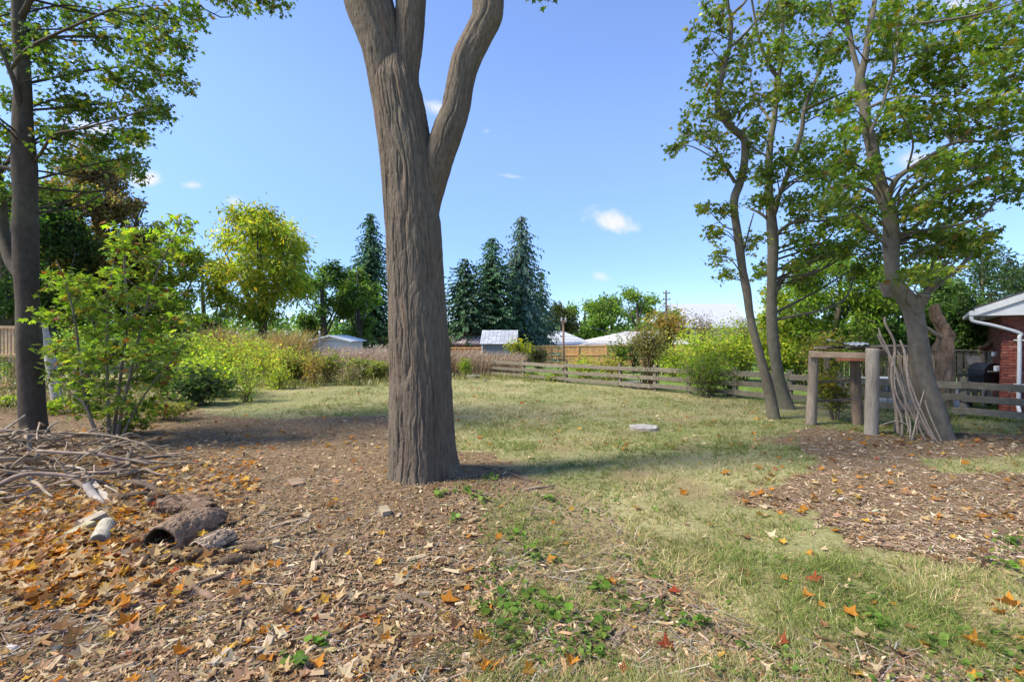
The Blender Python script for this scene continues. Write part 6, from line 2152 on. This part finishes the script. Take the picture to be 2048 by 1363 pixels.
# the ones that stand out; rows of (px, py, width) with the depth of each end
BIG = [([(0, 905, 9), (40, 888, 9), (75, 874, 7), (110, 868, 5)], 7.9, 7.4, 'thick pale log lying on top of the brush pile against the dark maple foot', (.46, .42, .36)),
       ([(0, 945, 7), (40, 935, 10), (72, 915, 9), (78, 900, 6)], 7.2, 7.3, 'pale birch-like log slanting up in the middle of the brush pile', (.47, .43, .37)),
       ([(10, 970, 6), (60, 940, 6), (110, 933, 6), (150, 933, 5), (185, 943, 3)], 6.9, 6.7, 'long arched pale stick across the brush pile', (.45, .40, .34)),
       ([(40, 1025, 8), (65, 995, 9), (90, 980, 7), (130, 970, 5), (170, 966, 4)], 6.4, 6.3, 'split pale flat stick with a wide lower end, in the brush pile', (.50, .44, .36)),
       ([(0, 993, 6), (24, 1000, 6), (33, 1020, 6), (36, 1050, 6), (44, 1080, 5)], 6.1, 5.6, 'bent grey stick drooping over the near side of the brush pile', (.36, .32, .28)),
       ([(0, 1045, 8), (40, 1036, 9), (80, 1028, 11), (104, 1026, 12)], 6.0, 5.75, 'brown round branch with its cut end facing the yard, in the brush pile', (.28, .24, .19)),
       ([(76, 1046, 12), (88, 1068, 12), (100, 1090, 11), (110, 1096, 9)], 5.6, 5.1, 'short grey smooth branch poking out of the leaf drift', (.35, .31, .27)),
       ([(126, 1070, 5), (148, 1035, 5), (165, 1005, 4), (172, 990, 3)], 5.4, 5.7, 'dark thin stick leaning up out of the leaf drift', (.13, .10, .08)),
       ([(172, 968, 16), (186, 988, 15), (200, 1012, 13), (207, 1022, 9)], 6.0, 5.6, 'blue-grey smooth branch stub under the weathered plank', (.33, .31, .31)),
       ([(100, 925, 4), (110, 915, 4), (150, 958, 4), (240, 968, 3), (275, 975, 2)], 6.9, 6.3, 'long thin dark stick reaching right from the brush pile', (.22, .18, .15)),
       ([(210, 970, 4), (240, 985, 4), (255, 988, 3)], 6.1, 6.0, 'short pale hooked stick beside the weathered plank', (.40, .34, .28)),
       ([(250, 962, 8), (275, 965, 13), (300, 972, 12), (320, 985, 11), (345, 990, 8)], 6.3, 6.0, 'dark rotten branch lying behind the hollow log', (.12, .09, .07)),
       ([(255, 995, 5), (280, 985, 6), (310, 965, 6)], 5.9, 6.2, 'brown stick slanting across the rotten branch', (.26, .20, .15)),
       ([(0, 865, 3), (25, 848, 4), (50, 830, 3)], 7.8, 7.9, 'pale stick pointing up at the left edge in front of the dark maple', (.44, .40, .34)),
       ([(88, 868, 3), (100, 852, 3.5), (118, 842, 3)], 7.5, 7.7, 'curved pale stick at the foot of the dark maple', (.42, .37, .3)),
       ([(320, 1140, 7), (360, 1110, 8), (400, 1100, 7), (450, 1090, 4)], 4.35, 4.55, 'broken brown branch in the wood chips below the hollow log', (.24, .18, .13)),
       ([(362, 1095, 8), (368, 1075, 8), (372, 1060, 7), (370, 1048, 5)], 4.75, 5.0, 'forked pale stick standing against the hollow log', (.36, .30, .24)),
       ([(455, 1098, 5), (500, 1085, 9), (545, 1078, 9), (578, 1070, 6)], 4.55, 4.75, 'long brown split branch pointing right across the wood chips', (.26, .20, .15)),
       ([(235, 1100, 4), (300, 1075, 3), (345, 1085, 3), (400, 1105, 2)], 4.75, 4.5, 'thin arching twig in front of the hollow log', (.2, .15, .11)),
       ([(445, 1065, 10), (460, 1055, 14), (478, 1045, 14), (490, 1030, 8)], 4.95, 5.2, 'dark cracked bark-covered branch piece right of the hollow log', (.10, .075, .055)),
       ([(240, 1290, 7), (290, 1245, 9), (330, 1215, 8), (360, 1190, 5)], 3.25, 3.7, 'long brown stick in the mulch at the bottom left', (.25, .19, .14)),
       ([(345, 1200, 6), (390, 1170, 9), (440, 1150, 7), (470, 1140, 4)], 3.65, 4.05, 'brown torn branch lying above the bottom left mulch', (.27, .2, .15)),
       ([(365, 1182, 9), (385, 1178, 17), (410, 1195, 17), (428, 1210, 12)], 3.8, 3.62, 'knobbly brown root lump in the bottom left mulch', (.23, .16, .12)),
       ([(795, 1185, 6), (820, 1200, 13), (850, 1212, 14), (872, 1225, 9)], 3.72, 3.5, 'dark bark-covered branch piece in the mulch left of the creeping green weeds', (.15, .11, .085)),
       ([(1300, 1345, 7), (1330, 1330, 8), (1360, 1325, 7), (1390, 1318, 4)], 2.9, 3.0, 'brown stick in the grass at the bottom centre', (.24, .18, .13)),
       ([(610, 1170, 5), (625, 1185, 6), (650, 1215, 4)], 3.85, 3.6, 'short brown stick in the middle of the wood chips', (.25, .19, .14)),
       ([(705, 1095, 4), (740, 1090, 5), (790, 1080, 3)], 4.5, 4.7, 'pale stick on the chips below the furrowed trunk', (.38, .31, .23)),
       ([(1020, 945, 3), (1050, 958, 5), (1085, 965, 3)], 6.8, 6.5, 'dark twig on the ground right of the furrowed trunk', (.14, .1, .08)),
       ([(1010, 985, 3), (1060, 978, 5), (1110, 970, 3)], 6.2, 6.3, 'brown twig just right of the furrowed trunk foot', (.2, .15, .11)),
       ([(540, 1060, 6), (580, 1045, 7), (625, 1035, 4)], 4.95, 5.25, 'pale split stick on the chips left of the furrowed trunk', (.44, .36, .26)),
       ([(1545, 1345, 4), (1580, 1325, 6), (1630, 1300, 4)], 2.88, 3.1, 'grey-brown stick in the chips at the bottom right', (.28, .23, .18)),
       ([(1905, 866, 4), (1930, 868, 5), (1945, 873, 3)], 9.5, 9.4, 'dark rotten stick on the ground right of the leaning maple', (.10, .075, .06))]
for rows, Ya_, Yb_, lab, c in BIG:
    dy = np.linspace(Ya_, Yb_, len(rows))
    pts = [np.array(A(q[0], q[1], y)) for q, y in zip(rows, dy)]
    for p in pts:
        p[2] = max(p[2], float(gz(p[0], p[1])) + .012)
    rad = [wpx(q[2], y) / 2 for q, y in zip(rows, dy)]
    stick_obj(pts, rad, np.array(c) * (.85, .8, .72), lab, None, 'branch', 9, 5, 'branch', .18)

# weathered plank and cut blocks
def plank(label, outline, Y0, Y1, th, col, name='plank', lift=.04):
    pts = []
    ys = [q[1] for q in outline]
    for px, py in outline:
        t_ = (py - min(ys)) / (max(ys) - min(ys))
        pts.append(np.array(A(px, py, Y0 + (Y1 - Y0) * t_)))
    P = np.array(pts)
    # best plane through the outline keeps it a flat board
    c = P.mean(0)
    nrm = np.linalg.svd(P - c)[2][2]
    P = P - np.outer((P - c) @ nrm, nrm)
    if nrm[2] < 0:
        nrm = -nrm
    mb = MB()
    mb.slab(P, -nrm * th, np.array(col) * (.75, .70, .62))
    return mb.build(name, M['wood'], None, label=label, cat='board', at=c)


plank('long weathered grey plank with a broad rounded end lying on the leaf drift', [(150, 930), (160, 931), (195, 966), (218, 990), (250, 995), (275, 1012), (286, 1026), (270, 1030), (248, 1028), (215, 1006), (185, 975)], 6.55, 5.5, .022, (.47, .44, .41))
plank('narrow pale lath lying flat on the leaf drift at the left edge', [(35, 1203), (180, 1180), (187, 1184), (40, 1211)], 3.72, 3.62, .012, (.46, .38, .29), 'lath')
plank('pale thin lath standing out of the grass at the bottom centre', [(925, 1303), (941, 1303), (926, 1400), (908, 1400)], 3.02, 2.66, .010, (.55, .46, .34), 'lath')
plank('thin wood strip lying right of the hollow log', [(1210 - 720, 1083), (555, 1062), (560, 1068), (498, 1090)], 4.85, 4.72, .015, (.17, .12, .08), 'lath')


def block(label, c, L, wd, ht, yaw, tilt, col, name='wood_block'):
    d = np.array([math.cos(yaw) * math.cos(tilt), math.sin(yaw) * math.cos(tilt), math.sin(tilt)]) * L / 2
    c = np.array(c)
    mb = MB()
    mb.bar(c - d, c + d, wd, ht, (0, 0, 1), np.array(col) * (.72, .68, .60), .006, .002)
    return mb.build(name, M['wood'], None, label=label, cat='wood block', at=c)


def gpt(px, py, h=0.0):
    p = np.array(G(px, py))
    return p + (0, 0, h)


block('squared weathered wood block propped on the leaf drift beside the round log', gpt(186, 1056, .10), .20, .15, .055, R_(58), R_(14), (.44, .38, .32))
block('mossy pale split wood piece left of the squared block', gpt(161, 1072, .07), .22, .10, .06, R_(75), R_(10), (.46, .43, .30))
block('small pale offcut lying in the mulch below the hollow log', gpt(283, 1188, .03), .12, .075, .04, R_(100), R_(4), (.46, .40, .34))
block('small pale wood cube at the tip of the split branch', gpt(553, 1094, .03), .06, .05, .05, R_(20), R_(5), (.52, .44, .32))
block('pale offcut in the chips at the bottom left', gpt(441, 1325, .025), .14, .05, .04, R_(80), R_(3), (.48, .41, .33))
block('flat tan wood piece on the chips far left of the furrowed trunk', gpt(593, 967, .03), .22, .16, .03, R_(130), R_(5), (.34, .25, .18))
block('pale short wood chunk on the chips just below the furrowed trunk', gpt(770, 1030, .035), .16, .09, .07, R_(120), R_(6), (.42, .36, .27))
# short round log with the shade on its near end painted in
p0, p1 = gpt(196, 1098, .065), gpt(214, 1064, .085)
lg = root('short_log', tuple((p0 + p1) / 2), 'short round log with flaky pale bark and a shade-darkened cut end on the leaf drift', 'log')
mb = MB()
gnarl(mb, [p0, p0 + (p1 - p0) * .35, p0 + (p1 - p0) * .7, p1], [.074, .078, .076, .07], 20, 21, (.40, .36, .28), .10, 8)
mb.build('bark', M['oldbark'], lg, smooth=False)
d_ = unit(p1 - p0)
s_ = unit(np.cross(d_, (0, 0, 1)))
u_ = np.cross(s_, d_)
mb = MB()
a_ = np.linspace(0, 2 * np.pi, 19)[:-1]
mb.slab([p0 - d_ * .004 + s_ * .066 * math.cos(q) + u_ * .066 * math.sin(q) for q in a_], d_ * .02, (.16, .13, .10))
mb.build('cut_end', M['wood'], lg)


def hollow(label, pts, rad, open_ang, seed, col, th=.022):
    """rotten hollow log: a ragged tube of bark with thickness, open at its ends"""
    P = catmull(pts, 9)
    Rr = np.interp(np.linspace(0, 1, len(P)), np.linspace(0, 1, len(rad)), rad)
    D = unit(np.gradient(P, axis=0))
    u = unit(np.cross(D, [[0, 0, 1.0]]))
    v = np.cross(u, D)
    seg = 34
    ang = np.linspace(open_ang[0], open_ang[1], seg)
    V = []
    for s, r_off in ((1, 0), (-1, -th)):
        r = Rr[:, None] + r_off + 0 * ang[None]
        q = P[:, None, :] + r[..., None] * (np.cos(ang)[None, :, None] * u[:, None] + np.sin(ang)[None, :, None] * v[:, None])
        f = .035 * (fbm(q.reshape(-1, 3) * 14, seed, 3) - .5) + .012 * (vnoise(q.reshape(-1, 3) * 40, seed + 2) - .5)
        nrm = (q - P[:, None, :]).reshape(-1, 3)
        V.append(q.reshape(-1, 3) + unit(nrm) * f[:, None] * (1 if s == 1 else .6))
    m = len(P)
    i = (np.arange(m - 1)[:, None] * seg + np.arange(seg - 1)[None]).ravel()
    F = np.stack([i, i + 1, i + seg + 1, i + seg], 1)
    n = m * seg
    e0 = np.arange(seg - 1)
    e1 = e0 + (m - 1) * seg
    r0 = np.arange(m - 1) * seg
    r1 = r0 + seg - 1
    W_ = [F, F[:, ::-1] + n, np.stack([e0 + 1, e0, e0 + n, e0 + 1 + n], 1), np.stack([e1, e1 + 1, e1 + 1 + n, e1 + n], 1), np.stack([r0, r0 + seg, r0 + seg + n, r0 + n], 1), np.stack([r1 + seg, r1, r1 + n, r1 + seg + n], 1)]
    V = np.vstack(V)
    t_ = fbm(V * 20, seed + 5, 2)[:, None]
    c = np.array(col) * (.6 + .8 * t_)
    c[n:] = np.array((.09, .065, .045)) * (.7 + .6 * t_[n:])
    mb = MB()
    mb.add(V, W_, c)
    qi = rng.integers(0, n, 150)
    nz_ = unit(V[qi] - P[qi // seg])
    hd_ = unit(D[qi // seg] + rng.normal(0, .22, (150, 3)))
    hd_ = unit(hd_ - nz_ * np.sum(hd_ * nz_, 1, keepdims=True))
    L_ = rng.uniform(.04, .15, 150)
    mb.inst(CHIP, CHIP_F, V[qi], hd_, np.cross(nz_, hd_), nz_, np.stack([L_, L_ * rng.uniform(.5, 1.1, 150), L_ * .35], 1), np.array(col) * rng.uniform(.5, 1.6, (150, 1)))
    return mb.build('hollow_log', M['oldbark'], None, smooth=False, label=label, cat='log', at=P.mean(0))


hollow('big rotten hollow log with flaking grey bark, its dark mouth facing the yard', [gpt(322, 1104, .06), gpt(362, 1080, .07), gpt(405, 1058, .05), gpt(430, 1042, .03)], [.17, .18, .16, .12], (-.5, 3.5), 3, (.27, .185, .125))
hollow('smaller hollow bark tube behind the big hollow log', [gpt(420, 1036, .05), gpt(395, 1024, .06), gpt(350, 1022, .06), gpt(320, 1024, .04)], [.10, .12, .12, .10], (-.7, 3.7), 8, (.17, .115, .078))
hollow('sheet of curled grey bark lying against the right of the big hollow log', [gpt(400, 1112, .0), gpt(425, 1100, .0), gpt(450, 1085, .0)], [.13, .15, .12], (.4, 2.6), 14, (.32, .24, .17), .014)


# bark and wood pieces that can be told apart in the mulch
barks = []
for k in range(3):
    mb = MB()
    mb.add(CHIP * (1, 1.6, 1) + rng.normal(0, .03, CHIP.shape), [CHIP_F], [(.31, .22, .13), (.19, .13, .08), (.40, .31, .20)][k])
    me = mb.mesh('wood_piece')
    me.materials.append(M['chip'])
    barks.append(me)
sx, sy = screen_samples(2500, 1000, 1360, 0, 1150)
sm, smi, _ = zones(sx, sy)
kk = np.where((sm > .5))[0][:70]
for i in kk:
    k = int(rng.integers(3))
    o = bpy.data.objects.new('wood_piece', barks[k])
    o.location = (sx[i], sy[i], float(gz(sx[i], sy[i])) + .022)
    o.rotation_euler = (rng.normal(0, .2), rng.normal(0, .2), rng.uniform(0, 6.3))
    L_ = rng.uniform(.09, .2)
    o.scale = (L_, L_ * rng.uniform(.4, .8), L_ * .7)
    COL.objects.link(o)
    nm_ = ('light brown', 'dark brown', 'pale')[k]
    tag(o, f'{nm_} flat wood piece, larger than the chips it lies on, in the mulch', 'wood piece', f'{nm_} wood pieces in the mulch')

# stones on the bare soil
for px, py, sz, c, lab in [(22, 1303, .035, (.45, .42, .38), 'small rounded pale stone on the bare soil at the bottom left corner'), (115, 1302, .032, (.06, .06, .07), 'small dark slate coloured stone at the bottom left'),
                           (587, 1256, .022, (.40, .38, .36), 'tiny grey pebble in the wood chips at the bottom'), (970, 762, .07, (.16, .14, .12), 'dark stone on the far lawn edge right of the flat stump'), (565, 750, .12, (.36, .35, .32), 'pale grey rock half hidden below the bramble at the far lawn edge')]:
    p = gpt(px, py, sz * .3)
    bm_ = MB()
    th_, ph_ = np.meshgrid(np.linspace(0, np.pi, 9), np.linspace(0, 2 * np.pi, 13)[:-1], indexing='ij')
    V = np.stack([np.sin(th_) * np.cos(ph_) * 1.25, np.sin(th_) * np.sin(ph_), np.cos(th_) * .65], -1).reshape(-1, 3)
    V = V * (1 + .35 * (vnoise(V * 1.6 + px, 4) - .5))[:, None] * sz + p
    i = (np.arange(8)[:, None] * 12 + np.arange(12)[None]).ravel()
    j = (np.arange(8)[:, None] * 12 + (np.arange(12)[None] + 1) % 12).ravel()
    bm_.add(V, [np.stack([i, i + 12, j + 12, j], 1)], c)
    bm_.build('stone', M['plain'], None, smooth=True, label=lab, cat='stone', at=p)

# ------------------------------------------------------------------ small green weeds in the lawn and mulch
WEED = np.array([[0, 0, 0], [.30, .12, .05], [.46, .5, .06], [.3, .85, .0], [0, .92, -.04], [-.3, .85, .0], [-.46, .5, .06], [-.30, .12, .05], [0, .5, -.02]])
WEED_F = np.array([[8, q, (q + 1) % 8] for q in range(8)])
wl = [(1050, 1205, .20, 34, 'creeping patch of round bright green leaves, the largest weed clump in the mulch'), (1105, 1225, .16, 26, 'bright green round-leaved clump at the right end of the largest weed patch'), (985, 1222, .12, 14, 'small round-leaved green weed at the left end of the largest weed patch'),
      (1020, 1262, .12, 14, 'green round-leaved weed just below the largest weed patch'), (1180, 1262, .12, 14, 'pale green broad-leaved weed right below the largest weed patch'), (1035, 1075, .10, 12, 'small bright weed in the thin grass below the furrowed trunk'),
      (1060, 1110, .12, 14, 'green weed in the mixed soil left of centre lawn'), (1200, 1180, .10, 12, 'little weed right of the bare soil patch'), (880, 995, .10, 14, 'green weed touching the front foot of the furrowed trunk'), (930, 985, .14, 20, 'green weed clump at the right foot of the furrowed trunk'),
      (960, 1000, .14, 18, 'leafy weed right of the furrowed trunk foot'), (985, 960, .12, 14, 'light green weed among the twigs right of the furrowed trunk'), (1100, 1000, .10, 12, 'small weed at the edge of the twig strewn mulch'), (900, 1045, .09, 10, 'small green sprig in the mulch below the furrowed trunk'),
      (1385, 1250, .10, 12, 'broad-leaved green weed in the lawn at the bottom centre'), (1760, 1250, .14, 16, 'green weed in the lawn below the right mulch patch'), (1880, 1300, .14, 16, 'green weed at the bottom right corner'), (2010, 1085, .12, 14, 'green weed at the right edge of the mulch patch'),
      (1990, 1130, .12, 14, 'green weed in the grass below the right mulch patch'), (1120, 775, .22, 14, 'tuft of bright weed on the far sunny lawn'), (1130, 828, .18, 14, 'bright green weed tuft in the sunny mid lawn'), (640, 1290, .08, 10, 'small sprig in the chips at the bottom left of centre'), (590, 1325, .10, 12, 'green sprig at the bottom edge left of centre')]
for px, py, R_w, nlf, lab in wl:
    p = gpt(px, py)
    mb = MB()
    a = rng.uniform(0, 2 * np.pi, nlf)
    rr = R_w * np.sqrt(rng.random(nlf))
    pos = p + np.stack([rr * np.cos(a), rr * np.sin(a), .02 + .05 * rng.random(nlf)], 1)
    X, Y_, Z = tilt_frames(nlf, .38)
    mb.sticks(np.tile(p, (nlf, 1)) + np.stack([.5 * rr * np.cos(a), .5 * rr * np.sin(a), 0 * a], 1), pos, .002, .0015, (.12, .15, .05))
    mb.inst(WEED, WEED_F, pos, X, Y_, Z, rng.uniform(.035, .075, nlf), pick([(.15, .27, .04), (.21, .32, .06), (.10, .19, .035)], [3, 2, 2], nlf))
    mb.build('green_weed', M['leaf'], None, label=lab, cat='weed', at=p)
n = 240
for (xr_, yr_, cnt) in (((950, 1350), (960, 1330), 1500), ((1400, 2100), (1080, 1400), 900), ((900, 1500), (770, 930), 700), ((200, 520), (800, 850), 500)):
    sx, sy = screen_samples(cnt // 2, yr_[0], yr_[1], xr_[0], xr_[1])
    if (xr_[0] == 950):
        mb = MB()
    cl = n2(sx, sy, 2.6, 91, 2)
    k_ = cl > .48
    sx, sy = sx[k_], sy[k_]
    m_ = len(sx)
    rep = 3
    sx, sy = np.repeat(sx, rep) + rng.normal(0, .03, m_ * rep), np.repeat(sy, rep) + rng.normal(0, .03, m_ * rep)
    X, Y_, Z = tilt_frames(len(sx), .4)
    mb.inst(WEED, WEED_F, np.stack([sx, sy, gz(sx, sy) + rng.uniform(.015, .05, len(sx))], 1), X, Y_, Z, rng.uniform(.018, .042, len(sx)), pick([(.14, .23, .045), (.2, .27, .06), (.10, .16, .035)], [3, 2, 2], len(sx)))
mb.build('clover', M['leaf'], None, kind='stuff', label='tiny scattered clover and plantain leaves in the lawn and thin soil', cat='ground cover')

# rotten bark chunks spilled between the brush pile and the hollow logs
for k, (px, py, L_, yaw_) in enumerate([(262, 1000, .34, .4), (300, 1010, .26, 1.9), (345, 1128, .22, .2), (408, 1118, .30, .9), (285, 1128, .24, 2.4), (470, 1130, .22, .5), (232, 1000, .30, 2.7), (500, 1108, .26, .15), (330, 1000, .36, .1), (150, 1100, .26, 1.1)]):
    p = gpt(px, py, .035)
    d = np.array([math.cos(yaw_), math.sin(yaw_), rng.normal(0, .12)]) * L_ / 2
    mb = MB()
    gnarl(mb, [p - d, p - d * .3 + (0, 0, .02), p + d * .4, p + d], [.03, .05, .045, .022], 12, 40 + k, (.13, .09, .058), .35, 5)
    mb.build('bark_chunk', M['oldbark'], None, smooth=False, label='dark rotten bark chunk spilled among the leaves around the hollow log', cat='bark', group='rotten bark chunks by the hollow log', at=p)
